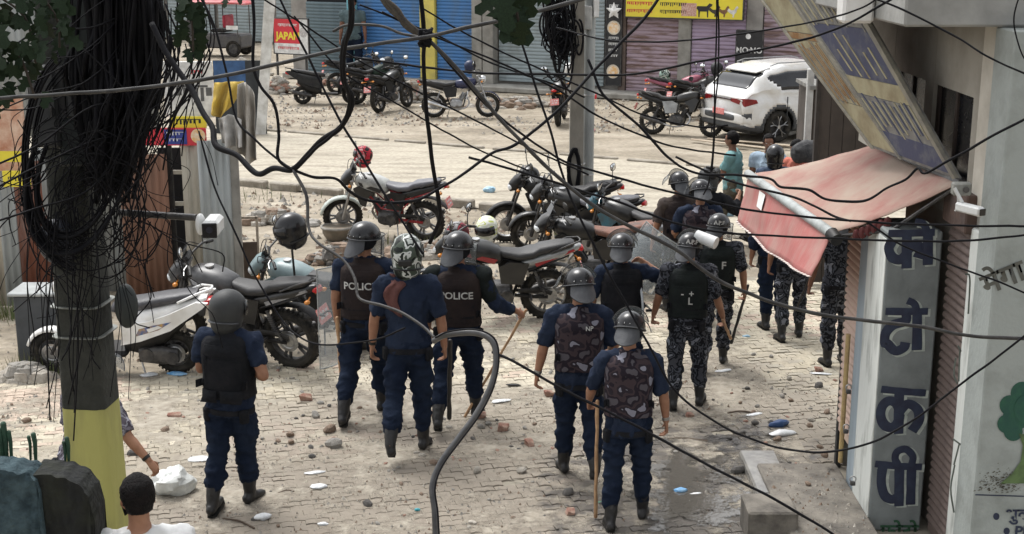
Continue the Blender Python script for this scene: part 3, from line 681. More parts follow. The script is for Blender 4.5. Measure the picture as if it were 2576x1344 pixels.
for k in range(260):
    x, y = rg.gauss(2515, 30), rg.gauss(1215, 16)
    if y > 1240 or x < 2450: continue
    q = wallp(x, y); s_ = rg.uniform(.003, .011); gb.add([(q.x - 3 - s_, YB - .355 - 9.5, q.z), (q.x - 3 + s_, YB - .355 - 9.5, q.z + s_ * .3), (q.x - 3 + s_ * .3, YB - .355 - 9.5, q.z + s_)], [(0, 1, 2)])
stuff(gb.build('mural_stipple', mat('brown_mural_paint', (.08, .07, .045), .8, bump=0), nb, smooth=False))
# strokes down the white post beside the shutter
for (pts) in ([(2428, 690), (2440, 700), (2436, 790)], [(2410, 870), (2418, 885)], [(2415, 880), (2412, 960)], [(2405, 900), (2400, 940), (2408, 965)], [(2398, 1105), (2418, 1120)], [(2414, 1115), (2400, 1170)], [(2402, 1170), (2392, 1230), (2400, 1290)]):
    mb = MB(); q = catmull([P(a, b, YB - .005) for a, b in pts], 4); mb.tube([(v.x - 3, YB - .003 - 9.5, v.z) for v in q], [(.006, .002)] * len(q), 6, up=(1, 0, 0)); mb.build('painted_stroke', mat('faded_grey_green_paint', (.14, .16, .14), .8, bump=0), nb)
# ------------------------------------------------------------ porch steps
def gbox(name, label, px0, px1, pyf, pyn, z, h, m, bev=.015, wet=None):
    a, b, c = G(px0, pyn, z), G(px1, pyn, z), G(px0, pyf, z)
    mb = MB(); mb.box((0, 0, -h / 2), (b.x - a.x, c.y - a.y, h), bev=bev); o = mb.build(name, m); o.location = ((a.x + b.x) / 2, (a.y + c.y) / 2, z); return tag(o, label, 'step')
wetc = mat('wet_concrete', (.16, .155, .145), .18, col2=(.26, .25, .23), scale=6, bump=.3, bscale=14)
stepc = mat('worn_step_concrete', (.20, .18, .15), .8, col2=(.065, .058, .05), scale=3.2, bump=.45, bscale=30)
gbox('concrete_step', 'low wet concrete step shining between two drier blocks', 1906, 2003, 1132, 1240, .09, .1, wetc)
gbox('concrete_step', 'nearest rough concrete block at the foot of the shop with a dark front face', 1884, 2010, 1240, 1290, .26, .3, stepc)
a = G(2004, 1344, .22); b = G(2090, 1064, .22)
mb = MB(); mb.box((0, 0, -.06), (2.72 - 2.05, 2.35, .12), bev=.015); o = mb.build('concrete_step', stepc); o.location = ((2.72 + 2.05) / 2 + .02, 9.95 - .45, .12); tag(o, 'long concrete ledge running along the peach shutter', 'step')
# ------------------------------------------------------------ awning
AW = thing('shop_awning', 'faded red cloth awning with a pale grey roller tube over the corner shop', 'awning', (3, 10, 2.3)); AL = Vector(AW.location)
cloth = mat('faded_red_awning_cloth', (.30, .145, .125), .9, spec=.2, col2=(.35, .275, .225), scale=1.6, bump=.35, bscale=12, lo=.36, hi=.6, detail=7)
cloth2 = mat('red_awning_valance_cloth', (.36, .13, .12), .9, spec=.2, col2=(.36, .21, .185), scale=2.5, bump=.2, bscale=14, stretch=(2, 2, .5))
c00, c01 = P(2092, 588, 10.15), P(1884, 440, 12.8); c10, c11 = P(2412, 462, 9.35), P(2190, 366, 11.9)
def sheet(name, f, nu, nv, m, par, off, th=.006, fold=0.0):
    mb = MB()
    for a in range(nv + 1):
        for c in range(nu + 1): mb.v.append(f(c / nu, a / nv) - off)
    for a in range(nv):
        for c in range(nu): i = a * (nu + 1) + c; mb.f.append((i, i + 1, i + nu + 2, i + nu + 1))
    o = mb.build(name, m, par, ang=70); md = o.modifiers.new('th', 'SOLIDIFY'); md.thickness = th; return o
sheet('canopy_cloth', lambda u, v: lerp(lerp(c00, c10, u), lerp(c01, c11, u), v) + Vector((0, 0, -.035 * math.sin(PI * u) * (.6 + .4 * math.sin(3 * v)) + .012 * noise.noise(Vector((u * 6, v * 5, 0))))), 20, 20, cloth, AW, AL)
v00, v01 = P(2038, 696, 10.05), P(1857, 556, 12.75)
sheet('valance', lambda u, v: lerp(lerp(c00, v00, u), lerp(c01, v01, u), v) + Vector((.012 * math.sin(v * 15 + u * 3) * u + .012 * noise.noise(Vector((u * 3, v * 9, 2))), 0, -.05 * u * math.sin(PI * v))), 10, 34, cloth2, AW, AL)
def vl(u, v): return lerp(lerp(c00, v00, u), lerp(c01, v01, u), v) + Vector((.012 * math.sin(v * 15 + u * 3) * u + .012 * noise.noise(Vector((u * 3, v * 9, 2))) - .006, 0, -.05 * u * math.sin(PI * v)))
fr2 = MB()
for k in range(34): fr2.tube([vl(1, k / 34) - AL, vl(1, (k + .7) / 34) - AL], [(.018, .004)] * 2, 5)
fr2.build('valance_trim', mat('frayed_white_trim', (.7, .62, .58), .9, bump=.1), AW)
mb = MB(); mb.tube([c01 - AL + Vector((0, .05, 0)), c00 - AL], .042, 14); mb.build('roller_tube', mat('pale_grey_painted_tube', (.36, .385, .38), .55, col2=(.22, .235, .23), scale=5, bump=.05), AW)
e = c00 - AL; MB().tube([e + Vector((0, -.0, -.0)), e + Vector((.02, -.10, -.03))], [.055, .05], 12).build('tube_end_cap', blackp, AW)
for (u, v) in ((0, 0), (0, 1)):
    p0 = lerp(c00, c01, v) - AL; p1 = lerp(c10, c11, v) - AL
    MB().tube([p0 + Vector((.02, 0, -.02)), lerp(p0, p1, .5) + Vector((0, 0, -.16)), p1 + Vector((-.02, .05, -.05))], .014, 6).build('folding_arm', dsteel, AW)
MB().tube([c10 - AL + Vector((.02, 0, 0)), c11 - AL + Vector((.02, 0, 0))], .03, 8).build('wall_rail', dsteel, AW)
pr_ = lerp(c00, v00, .22); 
wp = MB(); q = [vl(.12, .72), vl(.42, .70), vl(.42, .78), vl(.12, .80)]; wp.add([v - AL + Vector((-.012, 0, 0)) for v in q], [(0, 1, 2, 3)]); wp.build('white_patch', whitem, AW)
for k in range(6):
    a_ = lerp(c00, c10, .18 + .05 * k) - AL; mb = MB(); mb.ell(a_ + Vector((.03, -.02, -.07)), (.035, .03, .05), 6, 4); mb.build('torn_scallop', mat('dark_red_torn_cloth', (.10, .02, .02), .9, bump=.1), AW)
# ------------------------------------------------------------ leaning signboard over the awning
SB = thing('signboard', 'big rusty weathered signboard of striped cream and grey blue panels leaning over the awning', 'sign', P(2405, 447, 9.5)); SL = Vector(SB.location)
k00, k10 = P(2410, 452, 9.45), P(2196, 372, 10.9)
top0 = P(2118, -60, 10.75); pn_ = (k10 - k00).cross(top0 - k00); dr_ = ray(1872, -60); top1 = Vector((0, 0, CH)) + dr_ * ((k00 - Vector((0, 0, CH))).dot(pn_) / dr_.dot(pn_))
b4 = lambda u, v: lerp(lerp(k00, k10, u), lerp(top0, top1, u), v) - SL
nrm = (k10 - k00).cross(top0 - k00).normalized()
if nrm.dot(Vector((0, 0, CH)) - k00) < 0: nrm = -nrm
def bpanel(u0, u1, v0, v1, lift, m, name, th=.012, par=None):
    mb = MB(); a = [b4(u0, v0), b4(u1, v0), b4(u1, v1), b4(u0, v1)]
    mb.add([p + nrm * lift for p in a] + [p + nrm * (lift - th) for p in a], [(0, 1, 2, 3), (7, 6, 5, 4), (0, 4, 5, 1), (1, 5, 6, 2), (2, 6, 7, 3), (3, 7, 4, 0)]); return mb.build(name, m, par or SB, ang=30)
bcream = mat('sunbleached_cream_panel', (.36, .33, .22), .85, spec=.2, col2=(.23, .19, .12), scale=4.5, bump=.15, stretch=(1, 1, 1), lo=.42, hi=.7)
bblue = mat('sunbleached_grey_blue_panel', (.075, .08, .125), .85, col2=(.18, .18, .18), scale=7, bump=.15, lo=.5, hi=.85, spec=.2)
brust = mat('rust_stained_panel', (.25, .135, .06), .85, spec=.2, col2=(.33, .26, .16), scale=6, bump=.2)
bgrey = mat('weathered_grey_panel', (.16, .155, .15), .85, spec=.2, col2=(.25, .245, .22), scale=7, bump=.2)
bpanel(0, 1, 0, 1, 0, bgrey, 'backboard', .03)
# printed fields
FLD = [(.04, .62, .02, .33, bgrey), (.04, .60, .335, .43, bcream), (.04, .58, .435, .72, bblue), (.04, .60, .725, .98, bgrey), (.645, .97, .02, .25, bcream), (.645, .97, .255, .60, bcream), (.62, .97, .605, .645, brust), (.62, .97, .65, .98, bcream), (.04, .64, .02, .14, bblue)]
for k, (u0, u1, v0, v1, m_) in enumerate(FLD): bpanel(u0, u1, v0, v1, .006 + (.003 if k == 8 else 0), m_, 'panel', .008)
rs = random.Random(5)
for k in range(15):        # long pale and dark ribs of the print running with the board
    u = .06 + .037 * k; a_ = rs.uniform(.13, .2); bpanel(u, u + .012, a_, rs.uniform(.30, .345), .012, bblue if k % 2 else bcream, 'printed_bar', .005)
for k in range(11):
    u = .66 + .028 * k; bpanel(u, u + .011, rs.uniform(.24, .30), rs.uniform(.55, .60), .012, brust if k % 3 else bgrey, 'printed_bar', .005)
for k in range(5): u = .10 + .09 * k + rs.uniform(0, .03); bpanel(u, u + .014, rs.uniform(.44, .48), rs.uniform(.58, .70), .012, bcream, 'printed_bar', .005)
for k in range(14): u = .06 + .038 * k; bpanel(u, u + .012, rs.uniform(.70, .75), rs.uniform(.84, .99), .012, bcream if k % 2 else bgrey, 'printed_bar', .005)
for (u0, u1) in ((-.012, .03), (.615, .64), (.975, 1.0)): bpanel(u0, u1, 0, 1, .022, mat('aged_sign_frame_metal', (.20, .19, .165), .6, .3, col2=(.3, .28, .22), scale=8, bump=.15), 'sign_frame', .03)
# brown boards standing beyond the signboard
tb = mat('dark_brown_board', (.055, .042, .034), .7, col2=(.035, .027, .022), scale=3, bump=.2); 
a, b = P(2050, 384, 17), P(2215, 384, 17); c = P(2050, 192, 17)
o = thing('hoarding', 'dark brown timber hoarding beyond the leaning signboard', 'hoarding', (a.x, 17, 0)); W_, H_ = b.x - a.x, c.z
for k in range(5):
    mb = MB(); mb.box((W_ * (k + .5) / 5, 0, H_ / 2), (W_ / 5 - .006, .04, H_ - .08), bev=.004); mb.build('board', tb, o)
mb = MB()
for q in ((0, H_ / 2, .05, H_), (W_, H_ / 2, .05, H_), (W_ / 2, H_, W_, .05)): mb.box((q[0], -.01, q[1]), (q[2], .08, q[3]))
mb.build('hoarding_frame', mat('hoarding_frame_brown', (.03, .022, .018), .6, scale=6), o)
a = P(2040, 160, 19); b = P(2078, 330, 19)
o = thing('kiosk', 'narrow dark kiosk with a pale post between the white car and the brown hoarding', 'kiosk', (a.x, 19, 0)); kw = P(2082, 200, 19).x - a.x
MB().box((kw / 2 + .06, .5, 1.15), (kw, 1.0, 2.3), bev=.01).build('wall', tb, o); MB().box((0, -.02, 1.3), (.09, .09, 2.6), bev=.01).build('post', mat('pale_grey_post', (.5, .5, .48), .7, col2=(.35, .34, .32), scale=5, bump=.1), o); MB().box((kw / 2, .4, 2.34), (kw + .02, 1.0, .05)).build('roof', bgrey, o)
# ============================================================ concrete and steel poles in the middle
pc = G(1447, 592); o = thing('utility_pole', 'square stained concrete utility pole in the middle behind the steel pole', 'pole', pc)
mb = MB(); mb.loft([(0, 0, 0, .105, .105, 8), (0, 0, 8.2, .075, .075, 8)], 16, ax='Z')
mb2 = MB(); mb2.box((0, 0, 0), (1, 1, 1)); sh = MB(); sh.v = [Vector((x * (.105 if z < 4 else .08), y * (.105 if z < 4 else .08), z)) for x in (-1, 1) for y in (-1, 1) for z in (0, 8.2)]
sh.f = [(0, 1, 3, 2), (4, 6, 7, 5), (0, 4, 5, 1), (2, 3, 7, 6), (0, 2, 6, 4), (1, 5, 7, 3)]; sh.build('pole_shaft', mat('brown_stained_concrete', (.27, .25, .215), .9, col2=(.13, .12, .10), scale=2.5, bump=.4, stretch=(1, 1, .5)), o, smooth=False)
for zz in (1.1, 3.0): MB().torus((0, 0, zz), .13, .010, 'Z', 20, 5).build('pole_band', steel, o)
ps = G(1476, 585); o = thing('utility_pole', 'round galvanised steel pole in the middle beside the concrete pole', 'pole', ps)
pm_ = mat('galvanised_grey_pole', (.36, .38, .38), .5, .25, col2=(.22, .235, .235), scale=5, bump=.1, stretch=(1, 1, .3))
MB().cyl((0, 0, 0), (0, 0, 7.5), .092, 20, .080).build('pole_shaft', pm_, o)
for zz in (.9, 2.1): MB().torus((0, 0, zz), .094, .008, 'Z', 20, 5).build('pole_band', steel, o)
q = P(1470, 45, ps.y - .12); MB().box((q.x - ps.x, -.14, q.z), (.22, .14, .34), bev=.01).build('meter_box', mat('pale_meter_box', (.45, .45, .43), .6, scale=6), o)
MB().box((q.x - ps.x + .17, -.12, q.z + .16), (.08, .12, .30), bev=.01).build('lamp_bracket', whitem, o)
# ============================================================ left side: shed of corrugated sheets
def corr(name, label, a, b, ztop, m, pitch=.085, amp=.014, z0=0, lean=0.0, par=None, cat='sheet'):
    a, b = Vector(a), Vector(b); d = b - a; L = d.length; n = max(6, int(L / pitch * 6)); mb = MB(); nn = Vector((d.y, -d.x, 0)).normalized()
    for zz in (z0, z0 + (ztop - z0) * .5, ztop):
        for i in range(n + 1):
            s_ = i / n * L; off = amp * math.sin(2 * PI * s_ / pitch) + .012 * noise.noise(Vector((s_ * 2, zz, a.x))); mb.v.append(d.normalized() * s_ + nn * (off + lean * (zz - z0)) + Vector((0, 0, zz + .03 * noise.noise(Vector((s_ * 3, 7, a.x))) * (zz > .5))))
    for r_ in range(2):
        for i in range(n): k = r_ * (n + 1) + i; mb.f.append((k, k + 1, k + n + 2, k + n + 1))
    o = mb.build(name, m, par, ang=80); md = o.modifiers.new('th', 'SOLIDIFY'); md.thickness = .003
    if par is None: o.location = a; tag(o, label, cat)
    else: o.location = a - Vector(par.location)
    return o
rust1 = mat('red_rusted_zinc', (.20, .075, .045), .85, col2=(.34, .30, .28), scale=2.2, bump=.25, stretch=(1, 1, .25), lo=.45, hi=.7)
rust2 = mat('brown_rusted_zinc', (.22, .115, .075), .85, col2=(.15, .09, .065), scale=2.6, bump=.25, stretch=(1, 1, .25))
zinc = mat('weathered_zinc', (.36, .385, .385), .6, .15, col2=(.20, .20, .17), scale=2.2, bump=.15, stretch=(1, 1, .22), lo=.46, hi=.72)
zincp = mat('pale_lime_stained_zinc', (.50, .47, .40), .75, col2=(.30, .26, .2), scale=3, bump=.2, stretch=(1, 1, .3))
sh_ = thing('corrugated_shed', 'patchwork shed of rusty and grey corrugated zinc sheets behind the cable pole', 'shed', G(300, 760))
def gx(px, Y): return P(px, 760, Y).x
YS = 16.4
corr('zinc_sheet', '', (gx(-60, 15.9), 15.9, 0), (gx(22, 16.0), 16.0, 0), 2.1, zincp, par=sh_); corr('zinc_sheet', '', (gx(18, 15.95), 15.95, 0), (gx(62, 16.1), 16.1, 0), 2.0, zinc, par=sh_)
corr('zinc_sheet', '', (gx(58, 16.15), 16.15, 0), (gx(130, 16.3), 16.3, 0), 1.75, rust1, par=sh_)
corr('zinc_sheet', '', (gx(126, 16.35), 16.35, .0), (gx(250, 16.5), 16.5, .0), 1.05, rust1, par=sh_)
corr('zinc_sheet', '', (gx(110, 16.6), 16.6, 0), (gx(330, 16.7), 16.7, 0), 1.85, zinc, pitch=.12, par=sh_)
corr('zinc_sheet', '', (gx(322, 16.2), 16.2, 0), (gx(442, 16.4), 16.4, 0), 1.82, rust2, par=sh_)
corr('zinc_sheet', '', (gx(488, 16.5), 16.5, .25), (gx(520, 16.55), 16.55, .25), 1.9, zincp, par=sh_); corr('zinc_sheet', '', (gx(518, 16.3), 16.3, .05), (gx(604, 16.5), 16.5, .05), 1.95, zinc, par=sh_)
for (px, m_, w_) in ((482, zincp, .07), (60, rust2, .06), (604, conc, .10), (445, blackp, .06)): 
    mb = MB(); q = gx(px, 16.45) - sh_.location.x; mb.box((q, 16.52 - sh_.location.y, .98), (w_, .07, 1.96), bev=.006); mb.build('post', m_, sh_)
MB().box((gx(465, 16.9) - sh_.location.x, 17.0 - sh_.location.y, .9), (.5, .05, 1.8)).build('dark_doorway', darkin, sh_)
for zz in (1.15, 1.55): MB().box((gx(465, 16.6) - sh_.location.x, .14 + 16.5 - sh_.location.y, zz), (.42, .03, .05)).build('shelf', zincp, sh_)
corr('zinc_sheet', '', (gx(-160, 17.2), 17.2, 1.9), (gx(430, 17.4), 17.4, 1.9), 2.3, zinc, par=sh_)
# dark board and wooden frame beside the shed
q = G(632, 800); mb = MB(); mb.box((0, 0, .30), (.20, .03, .60), bev=.004); o = mb.build('wooden_board', mat('dark_timber', (.045, .03, .02), .8, col2=(.08, .055, .04), scale=5, bump=.3)); o.location = G(632, 725); o.rotation_euler = (rad(-6), 0, rad(10)); tag(o, 'short dark timber board standing beside the zinc post', 'board')
fr3 = thing('timber_stand', 'thin pale timber frame standing open beside the zinc shed', 'frame', G(628, 700)); 
for q in ((-.13, .42, .03, .84), (.13, .42, .03, .84), (0, .82, .26, .03)): MB().box((q[0], 0, q[1]), (q[2], .03, q[3])).build('rail', mat('pale_timber', (.36, .31, .25), .85, scale=6, bump=.2), fr3)
# leaning white post, blue and white hoardings, banners
def pboard(name, label, cat, px0, px1, py0, py1, Y, m, th=.04, yaw=0, legs=False):
    a, b, c = P(px0, py1, Y), P(px1, py1, Y), P(px0, py0, Y); o = thing(name, label, cat, ((a.x + b.x) / 2, Y, a.z), yaw); W_, H_ = b.x - a.x, c.z - a.z
    mb = MB(); mb.box((0, 0, H_ / 2), (W_, th, H_), bev=.004); mb.build('panel', m, o)
    if legs: MB().box((-W_ * .35, .04, -a.z / 2), (.06, .06, a.z)).build('leg', dsteel, o); MB().box((W_ * .35, .04, -a.z / 2), (.06, .06, a.z)).build('leg', dsteel, o)
    return o, W_, H_
def onb(o, me_or_mb, x, z, m, name, lift=.004, th=.04):
    me = me_or_mb if not isinstance(me_or_mb, MB) else me_or_mb.mesh(name, False)
    for v in me.vertices: v.co = Vector((x + v.co.x, -th / 2 - lift - v.co.z, z + v.co.y))
    return link(name, me, m, o)
o, W_, H_ = pboard('banner', 'white banner with large grey print hanging on the zinc shed', 'banner', 418, 540, 155, 295, 16.6, wb)
me = text_mesh('ƎЯAꟼ 3OOƧ', .16, .006) if False else None
onb(o, scrawl(W_ * .8, .20, 6, 71), 0, H_ * .42, mat('grey_print', (.12, .12, .12), .6, bump=0), 'faded_print'); onb(o, scrawl(W_ * .25, .06, 6, 72), W_ * .2, H_ * .80, rb_, 'small_print')
o, W_, H_ = pboard('banner', 'yellow strip banner above the red one on the zinc shed', 'banner', 432, 520, 293, 323, 16.5, yb); onb(o, scrawl(W_ * .7, .08, 5, 73), 0, H_ * .5, kb, 'small_print')
o, W_, H_ = pboard('banner', 'red and blue snack banner at the foot of the white banner', 'banner', 362, 520, 322, 366, 16.45, rb_); onb(o, rect(W_ * .36, H_ * .85), W_ * .02, H_ * .5, mat('blue_print', (.03, .05, .28), .5, bump=0), 'blue_field'); onb(o, scrawl(W_ * .28, .05, 5, 74), W_ * .02, H_ * .66, wb, 'small_print', .007); onb(o, scrawl(W_ * .2, .04, 5, 75), W_ * .02, H_ * .3, wb, 'small_print', .007); onb(o, disc(.09), W_ * .38, H_ * .55, food, 'food_picture', .007)
YH = G(600, 337).y; o, W_, H_ = pboard('hoarding', 'blue and black hoarding behind the yellow tarpaulin', 'hoarding', 545, 672, 152, 337, YH, mat('charcoal_board', (.03, .035, .04), .7, scale=4)); onb(o, rect(W_ * .62, H_ * .33), -W_ * .18, H_ * .83, mat('blue_board_print', (.035, .10, .24), .6, bump=0), 'blue_field')
o, W_, H_ = pboard('sign', 'orange and brown food banner at the far end of the zinc shed', 'banner', -30, 72, 245, 430, 15.7, mat('brown_food_print', (.42, .18, .10), .6, col2=(.68, .5, .38), scale=5, bump=0)); onb(o, rect(W_ * .9, H_ * .15), 0, H_ * .2, yb, 'yellow_field')
o, W_, H_ = pboard('sign', 'small yellow notice board under the brown food banner', 'sign', 10, 78, 430, 470, 15.65, yb); onb(o, scrawl(W_ * .6, .05, 5, 76), 0, H_ * .5, kb, 'small_print')
a, b = G(648, 420), P(674, -20, 19.0)
mb = MB(); w0 = P(660, 330, 18.6)
YP = G(650, 340).y; bt_, tp_ = P(643, 340, YP), P(690, -40, YP)
mb.v = [v for X_, Z_, Yo in ((bt_.x, 0, 0), (bt_.x + .22, 0, 0), (tp_.x + .04, tp_.z, 0), (tp_.x - .20, tp_.z, 0)) for v in (Vector((X_, 0, Z_)), Vector((X_, .06, Z_)))]
mb.f = [(0, 2, 4, 6), (7, 5, 3, 1), (0, 1, 3, 2), (2, 3, 5, 4), (4, 5, 7, 6), (6, 7, 1, 0)]
o = mb.build('white_post', mat('peeling_white_paint', (.66, .66, .64), .7, col2=(.42, .41, .38), scale=4, bump=.15), smooth=False); o.location = (0, YP, 0); tag(o, 'tall leaning white board post beside the blue hoarding', 'post')
mb = MB(); YQ = G(655, 168).y; q0, q1 = P(655, 168, YQ), P(672, -30, YQ); mb.tube([(q0.x, 0, 0), (q0.x, 0, q0.z), (q1.x, 0, q1.z)], .045, 8); o = mb.build('rusty_pipe', rust2); o.location = (0, YQ, 0); tag(o, 'thin rusty upright pipe behind the leaning white post', 'pipe')
# cloths thrown over the shed
def drape(name, label, pts_top, pts_bot, m, Y, nu=16, nv=14, depth=.12, cat='cloth', seed=0):
    n = len(pts_top) - 1
    def f(u, v):
        i = min(n - 1, int(u * n)); t_ = u * n - i; a = lerp(Vector(pts_top[i]), Vector(pts_top[i + 1]), t_); b = lerp(Vector(pts_bot[i]), Vector(pts_bot[i + 1]), t_)
        q = lerp(a, b, v); p = P(q.x, q.y, Y); p.y += -depth * math.sin(u * 11 + seed) * (.3 + v * .5) + .05 * noise.noise(Vector((u * 5, v * 3, seed))); return p
    mb = MB(); off = f(.5, 0)
    for a in range(nv + 1):
        for c in range(nu + 1): mb.v.append(f(c / nu, a / nv) - off)
    for a in range(nv):
        for c in range(nu): i = a * (nu + 1) + c; mb.f.append((i, i + 1, i + nu + 2, i + nu + 1))
    o = mb.build(name, m, ang=80); o.location = off; md = o.modifiers.new('th', 'SOLIDIFY'); md.thickness = .006; return tag(o, label, cat)
drape('tarpaulin', 'yellow cloth hanging crumpled over the top of the zinc shed', [(540, 208), (575, 206), (612, 205)], [(532, 285), (552, 300), (585, 262)], mat('yellow_cloth', (.62, .42, .06), .85, col2=(.5, .36, .1), scale=4, bump=.2), 16.2)
drape('tarpaulin', 'long grey white tarpaulin hanging over the corner of the zinc shed', [(600, 212), (620, 206), (640, 240)], [(598, 380), (625, 415), (646, 402)], mat('grey_white_tarpaulin', (.46, .44, .40), .8, col2=(.28, .25, .21), scale=4, bump=.25, stretch=(1, 1, .5)), 16.1, seed=2)
drape('tarpaulin', 'short pale rag bunched on top of the zinc post', [(548, 300), (575, 288), (608, 300)], [(556, 362), (580, 372), (612, 368)], mat('pale_rag', (.50, .49, .47), .85, col2=(.32, .31, .29), scale=5, bump=.25), 16.05, seed=4)
# grey bin
bq = G(118, 905); o = thing('street_bin', 'slate grey metal cabinet with a folded pale lid beside the cable pole', 'bin', bq)
gb_ = mat('slate_grey_metal', (.062, .068, .076), .55, .2, col2=(.045, .05, .055), scale=4, bump=.1)
MB().box((0, 0, .38), (.46, .40, .76), bev=.012).build('body', gb_, o)
MB().box((0, -.01, .785), (.54, .48, .035), bev=.008).build('lid', mat('pale_grey_lid', (.36, .38, .38), .5, col2=(.25, .26, .26), scale=5), o)
# wall block at the lower left
wlb = thing('garden_wall', 'rough blue painted block wall with a black tarred end in the lower foreground', 'wall', P(60, 1344, 5.6))
WL = Vector(wlb.location)
def rough_block(name, pts, Y, dep, m, am, seed):
    top = [P(a, b, Y + dep) for a, b in pts]; mb = MB(); nz_ = 40
    for yy in (0, dep * .5, dep):
        for r_ in range(nz_ + 1):
            for t_ in top:
                p = Vector((t_.x, Y + yy, 0)); z_ = lerp(0.0, t_.z, (r_ / nz_)); p.z = z_
                p += Vector((0, -1 if yy == 0 else 0, 0)) * am * (.35 * noise.noise(Vector((t_.x * 9, z_ * 9, seed))) + .4 * noise.noise(Vector((t_.x * 30, z_ * 30, seed)))) + Vector((0, 0, am * (.25 * noise.noise(Vector((t_.x * 7, yy * 6, seed))) + .22 * noise.noise(Vector((t_.x * 26, yy * 20, seed))))))
                mb.v.append(p - WL)
    n = len(top)
    def I(y, r_, i): return (y * (nz_ + 1) + r_) * n + i
    for i in range(n - 1):
        for r_ in range(nz_): mb.f.append((I(0, r_, i), I(0, r_, i + 1), I(0, r_ + 1, i + 1), I(0, r_ + 1, i))); mb.f.append((I(2, r_, i), I(2, r_ + 1, i), I(2, r_ + 1, i + 1), I(2, r_, i + 1)))
        for y in (0, 1): mb.f.append((I(y, nz_, i), I(y, nz_, i + 1), I(y + 1, nz_, i + 1), I(y + 1, nz_, i)))
    for r_ in range(nz_):
        for y in (0, 1): mb.f.append((I(y, r_, n - 1), I(y + 1, r_, n - 1), I(y + 1, r_ + 1, n - 1), I(y, r_ + 1, n - 1)))
    return mb.build(name, m, wlb, ang=70)
bluer = mat('blue_grey_rough_plaster', (.055, .085, .097), .95, col2=(.02, .033, .04), scale=12, bump=1.0, bscale=34, spec=.2)
tar = mat('black_mossy_plaster', (.005, .006, .006), .95, col2=(.014, .016, .010), scale=8, bump=1.0, bscale=20)
def dens(pts, k=5):
    out = []
    for a, b in zip(pts, pts[1:]): out += [(a[0] + (b[0] - a[0]) * j / k, a[1] + (b[1] - a[1]) * j / k) for j in range(k)]
    return out + [pts[-1]]
rough_block('blue_block', dens([(-120, 1142), (10, 1146), (60, 1152), (95, 1160), (118, 1176), (128, 1202)], 14), 5.75, .16, bluer, .05, 1)
rough_block('tarred_block', dens([(110, 1156), (140, 1156), (190, 1164), (228, 1180), (250, 1206), (264, 1260), (266, 1330)], 14), 5.78, .18, tar, .05, 3)
# raised porch below the frame that carries the boy
mb = MB(); mb.box((0, 0, .175), (1.6, .9, .35), bev=.02); o = mb.build('raised_porch', stepc); o.location = (P(340, 1300, 5.9).x, 5.8, 0); tag(o, 'low concrete porch in front of the wall', 'porch')

# thin film of water lying in patches on the pavers
pm2, t_, b_ = nodes('shallow_water'); g_ = N(t_, 'NewGeometry'); n_ = N(t_, 'TexNoise', Scale=3.2, Detail=7, Roughness=.68); t_.links.new(g_.outputs['Position'], n_.inputs[0])
vc = N(t_, 'Attribute'); vc.attribute_name = 'edge'; ad_ = N(t_, 'Math', operation='MULTIPLY_ADD'); ad_.inputs[1].default_value = -.42; t_.links.new(vc.outputs['Fac'], ad_.inputs[0]); t_.links.new(n_.outputs[0], ad_.inputs[2])
mr_ = N(t_, 'MapRange'); mr_.inputs[1].default_value = .40; mr_.inputs[2].default_value = .47; mr_.inputs[4].default_value = .92; t_.links.new(ad_.outputs[0], mr_.inputs[0]); t_.links.new(mr_.outputs[0], b_.inputs['Alpha'])
b_.inputs['Base Color'].default_value = (.10, .092, .08, 1); b_.inputs['Roughness'].default_value = .07; b_.inputs['Specular IOR Level'].default_value = .9
n2_ = N(t_, 'TexNoise', Scale=30, Detail=3); t_.links.new(g_.outputs['Position'], n2_.inputs[0]); bp_ = N(t_, 'Bump', Strength=.25, Distance=.01); t_.links.new(n2_.outputs[0], bp_.inputs['Height']); t_.links.new(bp_.outputs[0], b_.inputs['Normal'])
mb = MB(); px_, py_ = G(1745, 1240).x, G(1745, 1240).y; nn_ = 24; val = []
for a in range(nn_ + 1):
    for c in range(nn_ + 1):
        u, v = c / nn_ * 2 - 1, a / nn_ * 2 - 1; mb.v.append(Vector((px_ + u * 1.25, py_ + v * 2.6, .016 + .35 * heights(px_ + u * 1.25, py_ + v * 2.6)))); val.append(min(1.0, max(0.0, (math.hypot(u, v) - .15) / .8)))
mb.v = [v if v.x < 2.03 or v.y > 11 else Vector((2.03, v.y, v.z)) for v in mb.v]
for a in range(nn_):
    for c in range(nn_): i = a * (nn_ + 1) + c; mb.f.append((i, i + 1, i + nn_ + 2, i + nn_ + 1))
me = bpy.data.meshes.new('puddle'); me.from_pydata([tuple(v) for v in mb.v], [], mb.f); at = me.attributes.new('edge', 'FLOAT', 'POINT'); at.data.foreach_set('value', val); me.materials.append(pm2)
o = bpy.data.objects.new('puddle', me); C.objects.link(o); struct(o)

